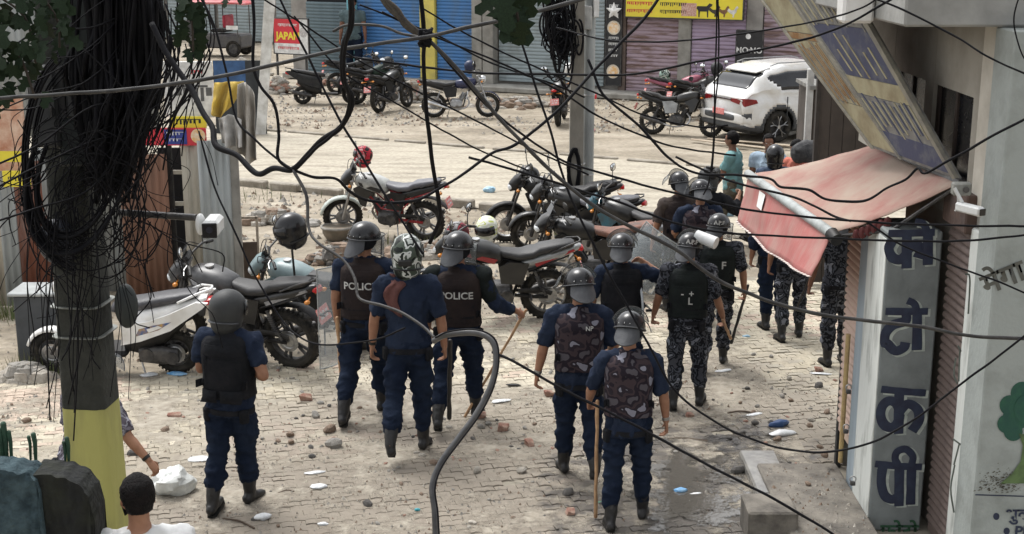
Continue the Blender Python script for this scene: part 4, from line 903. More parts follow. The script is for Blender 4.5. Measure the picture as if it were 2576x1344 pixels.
# drifts of dried mud lying over the joints
df, t_, b_ = nodes('dried_mud_film'); g_ = N(t_, 'NewGeometry'); n_ = N(t_, 'TexNoise', Scale=1.1, Detail=10, Roughness=.74); t_.links.new(g_.outputs['Position'], n_.inputs[0])
mr_ = N(t_, 'MapRange'); mr_.inputs[1].default_value = .47; mr_.inputs[2].default_value = .60; mr_.inputs[4].default_value = .9; t_.links.new(n_.outputs[0], mr_.inputs[0]); t_.links.new(mr_.outputs[0], b_.inputs['Alpha'])
n2_ = N(t_, 'TexNoise', Scale=9, Detail=8, Roughness=.7); t_.links.new(g_.outputs['Position'], n2_.inputs[0]); cr_ = N(t_, 'ValToRGB'); cr_.color_ramp.elements[0].position = .35; cr_.color_ramp.elements[0].color = (.25, .215, .17, 1); cr_.color_ramp.elements[1].position = .68; cr_.color_ramp.elements[1].color = (.46, .42, .345, 1); t_.links.new(n2_.outputs[0], cr_.inputs[0]); t_.links.new(cr_.outputs[0], b_.inputs['Base Color']); b_.inputs['Roughness'].default_value = .95
bp_ = N(t_, 'Bump', Strength=.5, Distance=.02); t_.links.new(n2_.outputs[0], bp_.inputs['Height']); t_.links.new(bp_.outputs[0], b_.inputs['Normal'])
mb = MB(); NX, NY = 90, 110
for a in range(NY + 1):
    for c in range(NX + 1):
        x = -6.4 + 9.0 * c / NX; y = 7.0 + 12.4 * a / NY; mb.v.append(Vector((x, min(y, pav_y(x)), .0105 + .35 * heights(x, min(y, pav_y(x))))))
for a in range(NY):
    for c in range(NX):
        i = a * (NX + 1) + c
        if mb.v[i].y < pav_y(mb.v[i].x) - .01: mb.f.append((i, i + 1, i + NX + 2, i + NX + 1))
struct(mb.build('mud_film', df, ang=180))
# ============================================================ white car
def make_car():
    R0 = G(1800, 333); yaw = 27
    T = thing('car', 'white car parked by the mauve shutters with its tail to the road', 'car', (0, 0, 0), rad(yaw))
    # side profile stations (x from the tail, metres): belt, roof and lower lines
    def interp(tab, x):
        if x <= tab[0][0]: return tab[0][1]
        for a, b in zip(tab, tab[1:]):
            if a[0] <= x <= b[0]:
                t = (x - a[0]) / (b[0] - a[0]); t = t * t * (3 - 2 * t) if (b[0] - a[0]) > .12 else t; return a[1] + (b[1] - a[1]) * t
        return tab[-1][1]
    roof = [(0, .96), (.10, 1.08), (.22, 1.20), (.45, 1.42), (.75, 1.56), (1.2, 1.64), (2.0, 1.66), (2.6, 1.60), (3.1, 1.33), (3.45, 1.10), (4.0, .99), (4.3, .85), (4.42, .70)]
    belt = [(0, .93), (.22, 1.08), (.5, 1.12), (1.0, 1.08), (2.0, 1.03), (3.2, 1.0), (3.6, .95), (4.42, .66)]
    wid = [(0, .74), (.06, .84), (.25, .91), (.8, .935), (1.5, .92), (3.0, .92), (3.9, .90), (4.25, .80), (4.42, .62)]
    low = [(0, .42), (.12, .30), (.4, .26), (4.1, .24), (4.42, .34)]
    nx, ny = 170, 60
    grid = []
    for i in range(nx + 1):
        x = 4.42 * i / nx; zb, zr, w_, zl = interp(belt, x), interp(roof, x), interp(wid, x), interp(low, x)
        row = []
        half = []
        for j in range(ny // 2 + 1):
            s = j / (ny / 2)
            if s < .58:
                q = s / .58; z = zl + (zb - zl) * q; y = w_ * (.93 + .07 * math.sin(PI * min(1, q * 1.15)) - .035 * q ** 3)
                y += .018 * math.exp(-((q - .72) / .07) ** 2)
            else:
                q = (s - .58) / .42; z = zb + (zr - zb) * math.sin(q * PI / 2) ** .85; y = w_ * (.965 - .035) * (1 - .32 * q) if q < .72 else w_ * .93 * (1 - .32 * .72) * max(0.0, math.cos((q - .72) / .28 * PI / 2)) ** .62
                if zr - zb < .08: y = w_ * .93 * (1 - q ** 2.2)
            half.append((y, z))
        row = [(-y, z) for y, z in half] + [(y, z) for y, z in half[::-1][1:]]
        grid.append([(x, y, z) for y, z in row])
    M_ = len(grid[0])
    RW, FW, WR = .86, 3.52, .36
    def cls(x, y, z, s, j):
        zb, zr = interp(belt, x), interp(roof, x)
        for wx in (RW, FW):
            r_ = math.hypot(x - wx, z - .35)
            if r_ < .40 and abs(y) > .5: return 'cut'
            if r_ < .475 and abs(y) > .6 and z < .85: return 'cladding'
        if z < .40 and x > .1: return 'cladding'
        gh = (z - zb) / max(.05, zr - zb)
        if .17 < x < .60 and abs(y) < .64 and gh > .8: return 'rear_window'
        if .62 <= x < 2.95 and .12 < gh < .80 and abs(y) > .55:
            if x < .95 and gh < .12 + (.95 - x) * 1.4: return 'body'
            if 1.72 < x < 1.80: return 'cladding'
            return 'side_window'
        if 2.62 < x < 3.38 and gh > .8 and abs(y) < .66: return 'windscreen'
        if x < .16 and z < .66 and z > .47: return 'cladding'
        if x < .35 and z < .36: return 'cladding'
        return 'body'
    parts = {}
    for i in range(nx):
        for j in range(M_ - 1):
            q = [grid[i][j], grid[i][j + 1], grid[i + 1][j + 1], grid[i + 1][j]]; c = [sum(v[k] for v in q) / 4 for k in range(3)]
            k = cls(c[0], c[1], c[2], 0, j)
            if k == 'cut': continue
            k2 = k if k != 'side_window' else k + ('#' if c[1] > 0 else ''); parts.setdefault(k2, []).append((i, j))
    # tail cap
    cap = [g for g in grid[0]]
    pm = {'body': mat('white_car_paint', (.66, .665, .66), .25, col2=(.52, .50, .46), scale=2.2, bump=0, coat=.4), 'cladding': mat('dark_grey_cladding', (.055, .058, .062), .6, scale=6, bump=.05),
          'rear_window': mat('tinted_car_glass', (.02, .022, .026), .08, bump=0), 'side_window': mat('tinted_car_glass', (.02, .022, .026)), 'windscreen': mat('tinted_car_glass', (.02, .022, .026))}
    for k, fs in parts.items():
        k = k.replace('#', '')
        mb = MB(); idx = {}
        for (i, j) in fs:
            f = []
            for (a, b) in ((i, j), (i, j + 1), (i + 1, j + 1), (i + 1, j)):
                if (a, b) not in idx: idx[(a, b)] = len(mb.v); mb.v.append(Vector(grid[a][b]))
                f.append(idx[(a, b)])
            mb.f.append(tuple(f))
        if k == 'body':
            n0 = len(mb.v); mb.v += [Vector(v) for v in cap]; mb.f.append(tuple(range(n0, n0 + len(cap))))
        me = mb.mesh(k, ang=35); me.materials.append(pm[k]); o = bpy.data.objects.new(k, me); C.objects.link(o); o.parent = T
        md = o.modifiers.new('th', 'SOLIDIFY'); md.thickness = .02
    un = MB(); un.box((2.2, 0, .32), (3.9, 1.45, .22)); un.build('underbody', blackp, T)
    for wx in (RW, FW):
        for s in (-1, 1):
            mb = MB(); mb.torus((0, 0, 0), .27, .085, 'Y', 40, 10, rz=.105); w_ = mb.build('wheel', rubber, T); w_.location = (wx, s * .83, .355)
            r_ = MB(); r_.torus((0, 0, 0), .245, .014, 'Y', 36, 6, rz=.10); r_.cyl((0, -.02, 0), (0, .02, 0), .245, 30)
            rr = r_.build('rim_barrel', mat('dark_rim', (.03, .03, .032), .4, .5), w_)
            sp = MB()
            for q in range(5):
                a = 2 * PI * q / 5 + .3
                for da in (-.2, .2): sp.tube([(math.cos(a) * .03, s * .075, math.sin(a) * .03), (math.cos(a) * .13, s * .08, math.sin(a) * .13), (math.cos(a + da) * .24, s * .085, math.sin(a + da) * .24)], [(.022, .012), (.018, .012), (.016, .012)], 6, up=(0, 1, 0))
            sp.cyl((0, s * .06, 0), (0, s * .09, 0), .04, 14); sp.build('rim', steel, w_)
            ar = MB(); ar.torus((wx, s * .90, .35), .43, .03, 'Y', 24, 5, a0=rad(-5), a1=rad(185), rz=.035); ar.build('wheel_arch', pm['cladding'], T)
    # bumper, lights, plate
    b = MB(); b.loft([(-.06, 0, .55, .55, .09, 4), (-.02, 0, .54, .80, .12, 4), (.10, 0, .52, .89, .14, 4), (.30, 0, .50, .905, .14, 4)], 24); b.build('bumper', pm['body'], T, ang=40)
    b = MB(); b.loft([(-.085, 0, .56, .48, .055, 5), (-.055, 0, .56, .56, .075, 5), (-.02, 0, .56, .70, .08, 5)], 20); b.build('bumper_insert', pm['cladding'], T)
    b = MB(); b.loft([(-.05, 0, .40, .62, .05, 4), (.02, 0, .38, .82, .07, 4), (.2, 0, .36, .88, .07, 4)], 20); b.build('diffuser', pm['cladding'], T)
    MB().box((-.09, -.0, .66), (.012, .42, .13), bev=.004).build('number_plate', platem, T)
    for s in (-1, 1):
        l = MB(); l.v = [Vector(v) for v in ((-.035, s * .35, .96), (-.035, s * .35, .90), (.02, s * .80, .82), (.26, s * .94, .90), (.22, s * .935, .97), (.01, s * .80, .99), (-.01, s * .35, .96), (-.01, s * .35, .90), (.06, s * .74, .82), (.28, s * .88, .90), (.24, s * .88, .97), (.05, s * .74, .99))]
        l.f = [(0, 1, 2, 5), (5, 2, 3, 4), (6, 11, 8, 7), (11, 10, 9, 8), (0, 5, 11, 6), (5, 4, 10, 11), (1, 7, 8, 2), (2, 8, 9, 3), (0, 6, 7, 1), (3, 9, 10, 4)]
        l.build('tail_light', mat('dark_red_lens', (.22, .008, .012), .2, bump=0), T, ang=25)
    lb = MB(); lb.box((-.03, 0, .935), (.02, .75, .03), bev=.005); lb.build('light_bar', mat('dark_red_bar', (.03, .006, .008), .2, bump=0), T)
    sp = MB(); sp.loft([(.46, 0, 1.50, .56, .012, 6), (.58, 0, 1.54, .60, .025, 6), (.80, 0, 1.59, .60, .02, 6)], 20); sp.build('roof_spoiler', pm['body'], T)
    for s in (-1, 1):
        MB().tube([(.8, s * .60, 1.63), (1.0, s * .60, 1.685), (2.3, s * .60, 1.69), (2.5, s * .6, 1.64)], .014, 6).build('roof_rail', steel, T)
        h = MB(); h.tube([(1.35, s * .935, .99), (1.52, s * .945, .985)], [.012, .012], 6, rnd=True); h.tube([(2.35, s * .93, .97), (2.52, s * .94, .965)], [.012, .012], 6, rnd=True); h.build('door_handle', whitem, T)
        MB().ell((2.85, s * 1.02, 1.08), (.10, .09, .07), 12, 8).build('door_mirror', pm['body'], T)
        for x in (1.05, 1.78, 2.85): MB().box((x, s * .925, .72), (.010, .03, .55)).build('door_seam', pm['cladding'], T)
    MB().tube([(.32, -.1, 1.22), (.20, -.45, 1.16)], .010, 6).build('wiper', blackp, T)
    # place the tail's near corner
    corner = G(1776, 345)
    off = Matrix.Rotation(rad(yaw), 3, 'Z') @ Vector((0, .55, 0))
    T.location = corner - off + Vector((0, 0, 0)); T.location.z = 0
    return T
make_car()
# plank pile and bits beside the car
wood = mat('sun_bleached_plank', (.42, .35, .26), .85, col2=(.30, .24, .18), scale=6, bump=.3, stretch=(.3, 1, 1))
pl = [((1780, 352), (1990, 372)), ((1740, 358), (1960, 384)), ((1800, 362), (2010, 380))]
for k, (a, b) in enumerate(pl):
    a, b = G(*a), G(*b); mb = MB(); mb.tube([Vector((0, 0, 0)), b - a], [(.05, .02)] * 2, 4); o = mb.build('plank', wood, smooth=False); o.location = a + Vector((0, 0, .03 + .035 * k)); tag(o, ('longest pale plank lying across the verge below the car', 'thin middle plank lying below the car', 'short top plank nearest the car wheel')[k], 'plank', 'planks below the car')
a = G(1985, 352); mb = MB(); mb.tube(catmull([(0, 0, .15), (.3, .1, .32), (.75, .1, .36), (1.1, .1, .25)], 4), [.06, .09, .12, .13, .14, .14, .14, .13, .13, .12, .11, .09, .07], 12, rnd=True); o = mb.build('scooter_cover', mat('silver_grey_panel', (.30, .30, .29), .4, scale=5)); o.location = a; tag(o, 'silver fairing of a fallen scooter lying beside the car wheel', 'scooter')
# ============================================================ red roofed three wheeler
def rickshaw():
    b = G(556, 140)
    T = thing('electric_rickshaw', 'red roofed three wheeled rickshaw parked far behind the zinc shed', 'rickshaw', b, rad(-15))
    dk = mat('dark_grey_body_paint', (.05, .05, .055), .5, col2=(.09, .085, .08), scale=5, bump=.1)
    MB().box((0, 0, .55), (2.1, 1.0, .5), bev=.06).build('body', dk, T)
    r = MB(); r.loft([(-1.15, 0, 1.86, .50, .03, 4), (-1.1, 0, 1.90, .58, .06, 4), (1.0, 0, 1.92, .58, .06, 4), (1.15, 0, 1.86, .48, .03, 4)], 16); r.build('roof', mat('faded_red_roof', (.50, .09, .10), .5, col2=(.45, .2, .2), scale=3), T)
    for x in (-1.0, -.1, .95):
        for y in (-.5, .5): MB().tube([(x, y, .7), (x, y, 1.88)], .022, 6).build('roof_post', dk, T)
    MB().box((.35, 0, 1.25), (.12, .75, .45), bev=.05).build('seat_back', mat('red_seat', (.42, .03, .06), .5), T); MB().box((.1, 0, .92), (.5, .8, .12), bev=.04).build('seat', blackp, T)
    MB().box((.75, -.52, 1.05), (.45, .02, .14)).build('number_plate', whitem, T)
    MB().box((-1.08, 0, 1.0), (.08, .95, .55), bev=.03).build('front_cowl', dk, T); MB().add([(-1.12, -.42, 1.3), (-1.12, .42, 1.3), (-1.05, .42, 1.8), (-1.05, -.42, 1.8)], [(0, 1, 2, 3)]).build('windscreen', glass('pale_windscreen', (.5, .6, .62), .5), T)
    for (x, y) in ((-.9, 0), (.75, -.48), (.75, .48)):
        w_ = MB().torus((0, 0, 0), .24, .06, 'Y', 24, 8).build('wheel', rubber, T); w_.location = (x, y, .30); MB().cyl((0, -.03, 0), (0, .03, 0), .18, 16).build('rim', dsteel, w_)
rickshaw()

# pale van behind the leaves
o = thing('parked_van', 'pale van parked far behind the leaves at the upper left', 'van', G(165, 205), rad(10)); b = MB(); b.loft([(-2.0, 0, 1.0, .80, .62, 5), (-1.9, 0, 1.1, .88, .80, 5), (1.1, 0, 1.1, .88, .82, 5), (1.7, 0, .9, .86, .55, 5), (2.1, 0, .7, .75, .35, 5)], 20); b.build('body', mat('pale_van_paint', (.6, .6, .58), .4, scale=3), o, ang=40)
for x in (-1.2, -.2, .8): MB().box((x, -.885, 1.45), (.8, .02, .42), bev=.03).build('side_window', mat('tinted_car_glass', (.02, .022, .026)), o)
for x in (-1.3, 1.2): w_ = MB().torus((0, 0, 0), .24, .08, 'Y', 24, 8).build('wheel', rubber, o); w_.location = (x, -.8, .32)
# ============================================================ people
def frame_rot(yaw, pitch):   # helmet / head frame: yaw about z, pitch nods down for positive
    return Matrix.Rotation(yaw, 3, 'Z') @ Matrix.Rotation(-pitch, 3, 'X')
SCLOTH = {}
def skeleton(sp):
    """joints of a 1.75 m figure facing +Y; sp: legs, arms, lean, twist"""
    J = {}
    lean = rad(sp.get('lean', 3)); side = rad(sp.get('side', 0)); tw = rad(sp.get('twist', 0))
    pel = Vector((0, 0, .93))
    up = Vector((math.sin(side), math.sin(lean), math.cos(lean) * math.cos(side))).normalized()
    J['up'] = up; J['pel'] = pel
    J['waist'] = pel + up * .16; J['chest'] = pel + up * .38; J['neck'] = pel + up * .545
    right = Vector((math.cos(tw), math.sin(tw), 0)); J['right'] = right; J['fwd'] = up.cross(right).normalized()
    hl = rad(sp.get('nod', 6))
    J['head'] = J['neck'] + up * .075 + Vector((0, math.sin(lean + hl) * .07, .085))
    for i, s in ((0, -1), (1, 1)):
        J['sh', i] = J['neck'] - up * .075 + right * s * .198
        a, f = sp['arms'][i][:2]
        a = Vector(a).normalized(); f = Vector(f).normalized()
        J['el', i] = J['sh', i] + a * .285
        J['wr', i] = J['el', i] + f * .25
        hd = Vector(sp['arms'][i][2]).normalized() if len(sp['arms'][i]) > 2 else (f + Vector((0, .12, -.25))).normalized()
        J['hd', i] = hd; J['ha', i] = J['wr', i] + hd * .085
        th, kn, ft, out = sp['legs'][i]
        J['hip', i] = pel + Vector((s * .088, 0, -.02))
        o = math.sin(rad(out)) * s
        d1 = Vector((o, math.sin(rad(th)), -math.cos(rad(th)))).normalized()
        d2 = Vector((o * .5, math.sin(rad(th - kn)), -math.cos(rad(th - kn)))).normalized()
        J['kn', i] = J['hip', i] + d1 * .425
        J['an', i] = J['kn', i] + d2 * .405
        fd = Vector((math.sin(rad(sp.get('toe', 8))) * s, math.cos(rad(ft)), -math.sin(rad(ft)))).normalized()
        J['ft', i] = fd
        dn = Vector((0, -fd.z, 0)) + Vector((0, 0, -math.cos(rad(ft))))
        if dn.length < .1: dn = Vector((0, -1, 0))
        J['dn', i] = Vector((0, -math.sin(rad(ft)), -math.cos(rad(ft))))
    low = min(min((J['an', i] + J['dn', i] * .085).z, (J['an', i] + J['dn', i] * .085 + J['ft', i] * .17).z, (J['an', i] + J['dn', i] * .085 - J['ft', i] * .06).z) for i in (0, 1))
    for k, v in list(J.items()):
        if isinstance(v, Vector) and k not in ('up', 'right', 'fwd') and not (isinstance(k, tuple) and k[0] in ('hd', 'ft', 'dn')):
            J[k] = v - Vector((0, 0, low))
    return J
def hand_mesh(mb, J, i, curl):
    s = -1 if i == 0 else 1
    w, h = J['wr', i], J['hd', i]
    inn = Vector((-s, 0, 0)); n = (inn - h * inn.dot(h)).normalized()      # palm faces the body
    if abs(h.x) > .8: n = Vector((0, 0, -1)); n = (n - h * n.dot(h)).normalized()
    side = h.cross(n)
    if side.dot(Vector((0, 1, 0))) < 0: side = -side                        # thumb side looks forward
    pc = w + h * .045
    mb.tube([w - h * .02, w + h * .02, w + h * .05, w + h * .088], [(.026, .019), (.033, .018), (.040, .016), (.036, .013)], 10, up=side, rnd=True)
    for k, (o, L) in enumerate(((.028, .070), (.010, .078), (-.009, .073), (-.027, .058))):
        p = w + h * .08 + side * o; d = h; pts = [p]; c = rad(curl * (1 + .1 * k))
        for q, l in enumerate((.45, .32, .26)):
            d = (Matrix.Rotation(0, 3, 'X') @ d); d = (d * math.cos(c) + n * math.sin(c)).normalized()
            p = p + d * L * l; pts.append(p); n2 = (n * math.cos(c) - h * math.sin(c)); c *= 1.35
        mb.tube(pts, [.0095, .0088, .0080, .0065], 6, rnd=True)
    p = w + h * .03 + side * .028
    d = (side * .75 + h * .6 + n * .35).normalized()
    p2 = p + d * .035; p3 = p2 + (d * .3 + h * .7 + n * .5).normalized() * .032
    mb.tube([p, p2, p3], [.0125, .0105, .008], 6, rnd=True)
def person(label, px, py, top=None, Y=None, H=None, yaw=0, z=0, arms=None, legs=None, group=None, skin=skin1, sleeve=.55, shirt=navy, pants=navy2,
           vest=None, boots=leather, head='riot', hat=None, hyaw=0, hnod=0, seed=0, text=None, vis='up', sandals=False, curls=(35, 35), detail=1.0, jacket=.86, **kw):
    base = G(px, py, z) if Y is None else Vector((P(px, 600, Y).x, Y, z))
    if Y is not None:
        d = ray(px, 600); base = Vector((d.x * Y / d.y, Y, z))
    if H is None:
        H = P(px, top, base.y).z - z
    hatadd = .035 if head in ('riot', 'full', 'fullm', 'camoh') else .01
    k = (H - hatadd) / 1.745
    sp = dict(kw); sp['arms'] = arms or [((-.16, .02, -1), (-.1, .14, -1)), ((.16, .02, -1), (.1, .14, -1))]
    sp['legs'] = legs or [(6, 4, 0, 3), (-6, 4, 0, 3)]
    J = skeleton(sp)
    T = thing('person', label, 'person', base, rad(yaw), group, k); wv = 1 + .05 * math.sin(seed * 2.3); T.scale = (k * wv, k * wv, k)
    rng = random.Random(seed)
    up, R, F = J['up'], J['right'], J['fwd']
    hm = frame_rot(rad(hyaw), rad(hnod + sp.get('lean', 3)))
    HC = J['head']; HS = 1.05 if head != 'fullm' else .99
    # ---- body, one continuous surface
    b = MB()
    b.tube([J['pel'] - up * .06, J['pel'] + up * .02, J['waist'], J['chest'], J['neck'] - up * .06, J['neck'] + up * .0], [(.155, .10), (.16, .11), (.135, .095), (.165, .115), (.14, .09), (.065, .06)], 16, up=R, rnd=True)
    b.tube([J['neck'] - up * .05, J['neck'] + up * .04, HC - Vector((0, .005, .03))], [(.06, .06), (.054, .056), (.055, .06)], 12, rnd=True)
    b.ell(HC + hm @ Vector((0, .002, .025)), (.076, .096, .098), 16, 12, hm)
    b.ell(HC + hm @ Vector((0, .032, -.048)), (.055, .062, .062), 12, 8, hm)
    b.tube([HC + hm @ Vector((0, .088, .012)), HC + hm @ Vector((0, .112, -.028))], [.011, .017], 8, rnd=True)
    b.ell(HC + hm @ Vector((0, .083, -.062)), (.026, .016, .012), 8, 6, hm)
    b.ell(HC + hm @ Vector((0, .083, .028)), (.055, .018, .012), 8, 6, hm)
    for s in (-1, 1): b.ell(HC + hm @ Vector((s * .080, -.002, -.012)), (.012, .022, .032), 8, 6, hm)
    for i, s in ((0, -1), (1, 1)):
        b.tube([J['neck'] - up * .07 + R * s * .08, J['sh', i], lerp(J['sh', i], J['el', i], .5), J['el', i]], [.06, .064, .054, .046], 12, rnd=True)
        b.tube([J['el', i], lerp(J['el', i], J['wr', i], .3), J['wr', i]], [.045, .046, .030], 12, rnd=True)
        b.tube([J['hip', i] + Vector((0, 0, .03)), lerp(J['hip', i], J['kn', i], .5), J['kn', i]], [.088, .072, .056], 12, rnd=True)
        b.tube([J['kn', i], lerp(J['kn', i], J['an', i], .3), J['an', i]], [.056, .058, .038], 12, rnd=True)
        b.tube([J['an', i] + J['dn', i] * .045 - J['ft', i] * .04, J['an', i] + J['dn', i] * .055 + J['ft', i] * .13], [(.036, .03), (.042, .022)], 10, up=(1, 0, 0), rnd=True)
    bm_ = remesh(b, .017 / detail, 4)
    hb = MB()
    for i in (0, 1): hand_mesh(hb, J, i, curls[i])
    n0 = len(bm_.vertices)
    vs = [v.co.copy() for v in bm_.vertices] + hb.v
    fs = [tuple(p.vertices) for p in bm_.polygons] + [tuple(x + n0 for x in f) for f in hb.f]
    allb = MB(); allb.v = vs; allb.f = fs
    body = allb.build('body', skin, T, ang=80)
    # ---- eyes and hair where the head is bare
    if head == 'hair':
        hr = MB(); hr.ell(HC + hm @ Vector((0, -.012, .038)), (.088, .102, .098), 20, 14, hm); hr.ell(HC + hm @ Vector((0, -.030, -.015)), (.080, .078, .075), 16, 10, hm)
        m = remesh(hr, .014, 2, wr=.006, ws=40, seed=seed)
        fr = [v for v in m.vertices]
        for v in fr:
            q = hm.transposed() @ (v.co - HC)
            if q.y > .055 and q.z < .07: v.co = HC + hm @ Vector((q.x * .8, .05, max(q.z, -.02)))
            if q.z < -.02: v.co = HC + hm @ Vector((q.x * .95, q.y * .95 if q.y < 0 else q.y * .6, max(q.z, -.065)))
        m.shade_smooth(); link('hair', m, hairm, T)
        for s in (-1, 1):
            MB().ell(HC + hm @ Vector((s * .030, .092, .004)), (.010, .007, .006), 8, 6, hm).build('eye', mirrm if False else mat('eye_white', (.6, .58, .55), .2, bump=0), T)
            MB().ell(HC + hm @ Vector((s * .030, .0985, .004)), (.0045, .003, .0045), 8, 6, hm).build('iris', mat('iris_dark', (.02, .012, .01), .2, bump=0), T)
    # ---- trousers
    t = MB()
    t.tube([J['pel'] + up * .07, J['pel'] + up * .02, J['pel'] - up * .05], [(.168, .118), (.178, .130), (.155, .125)], 16, up=R, rnd=True)
    shin = sp.get('cuff', .86 if sandals else .68)
    for i in (0, 1):
        hp, kn_, an = J['hip', i], J['kn', i], J['an', i]
        t.tube([hp + Vector((0, 0, .05)), lerp(hp, kn_, .3), lerp(hp, kn_, .7), kn_], [.102, .100, .088, .080], 14, rnd=True)
        e = lerp(kn_, an, shin)
        t.tube([kn_, lerp(kn_, e, .5), lerp(kn_, e, .85), e], [.079, .080, .078, .066], 14, rnd=True)
        if not sp.get('plain'):      # cargo pocket
            s = -1 if i == 0 else 1
            q = lerp(hp, kn_, .62) + Vector((s * .083, 0, 0))
            t.box(q, (.03, .13, .17), bev=.01)
    link('trousers', remesh(t, .017 / detail, 5, wr=.024, ws=11, seed=seed + 1, aniso=(.8, .8, 1.7)), pants, T)
    # ---- boots
    for i in (0, 1):
        an, kn_, fd, dn = J['an', i], J['kn', i], J['ft', i], J['dn', i]
        bt = MB()
        if not sandals:
            bt.tube([lerp(kn_, an, .58), lerp(kn_, an, .8), an + dn * .01], [.062, .056, .047], 12, rnd=True)
            bt.tube([an + dn * .035 - fd * .045, an + dn * .035 + fd * .04, an + dn * .052 + fd * .10, an + dn * .058 + fd * .165], [(.040, .045), (.043, .045), (.049, .034), (.042, .026)], 12, up=(1, 0, 0), rnd=True)
            bo = link('boot', remesh(bt, .013, 3, wr=.004, ws=26, seed=seed), boots, T)
        else:
            bt.tube([an + dn * .04 - fd * .04, an + dn * .045 + fd * .13], [(.042, .035), (.046, .028)], 10, up=(1, 0, 0), rnd=True)
            bo = bt.build('shoe', boots, T)
        so_ = MB()
        cen = an + dn * .080; X = Vector((1, 0, 0)); sh = [(-.062, .028), (-.03, .04), (.04, .038), (.11, .05), (.165, .045), (.205, .022)]
        prof = [(y, w_) for y, w_ in sh] + [(y, -w_) for y, w_ in reversed(sh)]
        so_.prism(prof, lambda p: cen + fd * p[0] + X * p[1], lambda p: cen + fd * p[0] + X * p[1] + dn * .022)
        so_.build('sole', rubber, T, ang=30)
    # ---- shirt
    s_ = MB()
    hem = J['pel'] + up * (.93 - .93 + (jacket - .93))
    s_.tube([hem, J['pel'] + up * .03, J['waist'], J['chest'], J['neck'] - up * .07, J['neck'] - up * .01], [(.188, .142), (.182, .138), (.160, .118), (.190, .138), (.155, .105), (.075, .072)], 18, up=R, rnd=False)
    for i, s in ((0, -1), (1, 1)):
        a, e, w_ = J['sh', i], J['el', i], J['wr', i]
        s_.ell(a - up * .005, (.082, .084, .078), 12, 8)
        s_.tube([J['neck'] - up * .055 + R * s * .07, a], [.07, .078], 12, rnd=True)
        if sleeve <= 1:
            s_.tube([a, lerp(a, e, sleeve * .5), lerp(a, e, sleeve)], [.078, .072, .069], 12)
        else:
            f = sleeve - 1
            s_.tube([a, lerp(a, e, .5), e], [.080, .074, .068], 12, rnd=True)
            s_.tube([e, lerp(e, w_, f * .5), lerp(e, w_, f)], [.067, .064, .058], 12)
    if not sp.get('tee'): s_.tube([J['neck'] - up * .03, J['neck'] + up * .022], [(.080, .078), (.069, .070)], 14, up=R)
    shm = remesh(s_, .017 / detail, 4, wr=.022, ws=10, seed=seed + 7, aniso=(1.5, 1.5, .9))
    link('shirt', shm, shirt, T)
    # ---- vest
    if vest is not None:
        v_ = MB()
        zs = [(.02 + (sp.get('vlow', 0)), .205, .160), (.10, .197, .156), (.22, .200, .158), (.36, .208, .168), (.455, .200, .155), (.50, .165, .130)]
        secs = []
        base_i = len(v_.v); n = 28
        for (h, rx, ry) in zs:
            c = J['pel'] + up * h
            for q in range(n):
                a = 2 * PI * q / n; ct, st = math.cos(a), math.sin(a); e = 2.7
                v_.v.append(c + R * math.copysign(abs(ct) ** (2 / e), ct) * rx + F * math.copysign(abs(st) ** (2 / e), st) * ry)
        for r_ in range(len(zs) - 1):
            for q in range(n): v_.f.append((r_ * n + q, r_ * n + (q + 1) % n, (r_ + 1) * n + (q + 1) % n, (r_ + 1) * n + q))
        v_.f.append(tuple(range(n))[::-1]); v_.f.append(tuple((len(zs) - 1) * n + q for q in range(n)))
        v_.tube([J['neck'] - up * .045, J['neck'] + up * .012], [(.110, .105), (.088, .088)], 16, up=R)
        for s in (-1, 1):
            v_.tube([J['neck'] - up * .10 + R * s * .11 - F * .11, J['neck'] - up * .022 + R * s * .115, J['neck'] - up * .10 + R * s * .11 + F * .11], [(.05, .03)] * 3, 10, up=R, rnd=True)
        vm = remesh(v_, .013 / detail, 3, wr=.006, ws=12, seed=seed + 3)
        link('vest', vm, vest, T)
        bvh = BVHTree.FromPolygons([v.co for v in vm.vertices], [tuple(p.vertices) for p in vm.polygons])
        def onback(x, h, off):      # a point on the back of the vest
            o = J['pel'] + up * h + R * x - F * .6
            hit = bvh.ray_cast(o, F)
            q = hit[0] if hit[0] is not None else o + F * .45
            return q - F * off
        def patch(name, x0, x1, h0, h1, off, m, th=.012, nx=7, nz=4):
            pm = MB(); g = []
            for d_ in (off, off - th - .012):
                for a in range(nz + 1):
                    for c_ in range(nx + 1):
                        x = x0 + (x1 - x0) * c_ / nx; h = h0 + (h1 - h0) * a / nz
                        edge = .5 if (a in (0, nz) or c_ in (0, nx)) and d_ == off else 1
                        pm.v.append(onback(x, h, d_ * edge if d_ == off else d_))
            W_ = nx + 1; M_ = (nx + 1) * (nz + 1)
            for a in range(nz):
                for c_ in range(nx):
                    i0 = a * W_ + c_; pm.f.append((i0, i0 + 1, i0 + 1 + W_, i0 + W_)); pm.f.append((M_ + i0, M_ + i0 + W_, M_ + i0 + 1 + W_, M_ + i0 + 1))
            rim = [c_ for c_ in range(W_)] + [a * W_ + nx for a in range(1, nz + 1)] + [nz * W_ + c_ for c_ in range(nx - 1, -1, -1)] + [a * W_ for a in range(nz - 1, 0, -1)]
            for q in range(len(rim)): a, c_ = rim[q], rim[(q + 1) % len(rim)]; pm.f.append((a, c_, M_ + c_, M_ + a))
            return pm.build(name, m, T, ang=50)
        patch('back_panel', -.165, .165, .07, .345, .012, vest)
        patch('shoulder_flap', -.175, .175, .372, .455, .015, vest, nz=3)
        for h_ in (.105, .20): patch('webbing', -.150, .150, h_, h_ + .020, .021, blackc if vest != camov else vest, nx=7, nz=1)
        for x_ in (-.205, .165): patch('side_strap', x_, x_ + .045, .11, .17, .03, blackc, nx=2, nz=2)
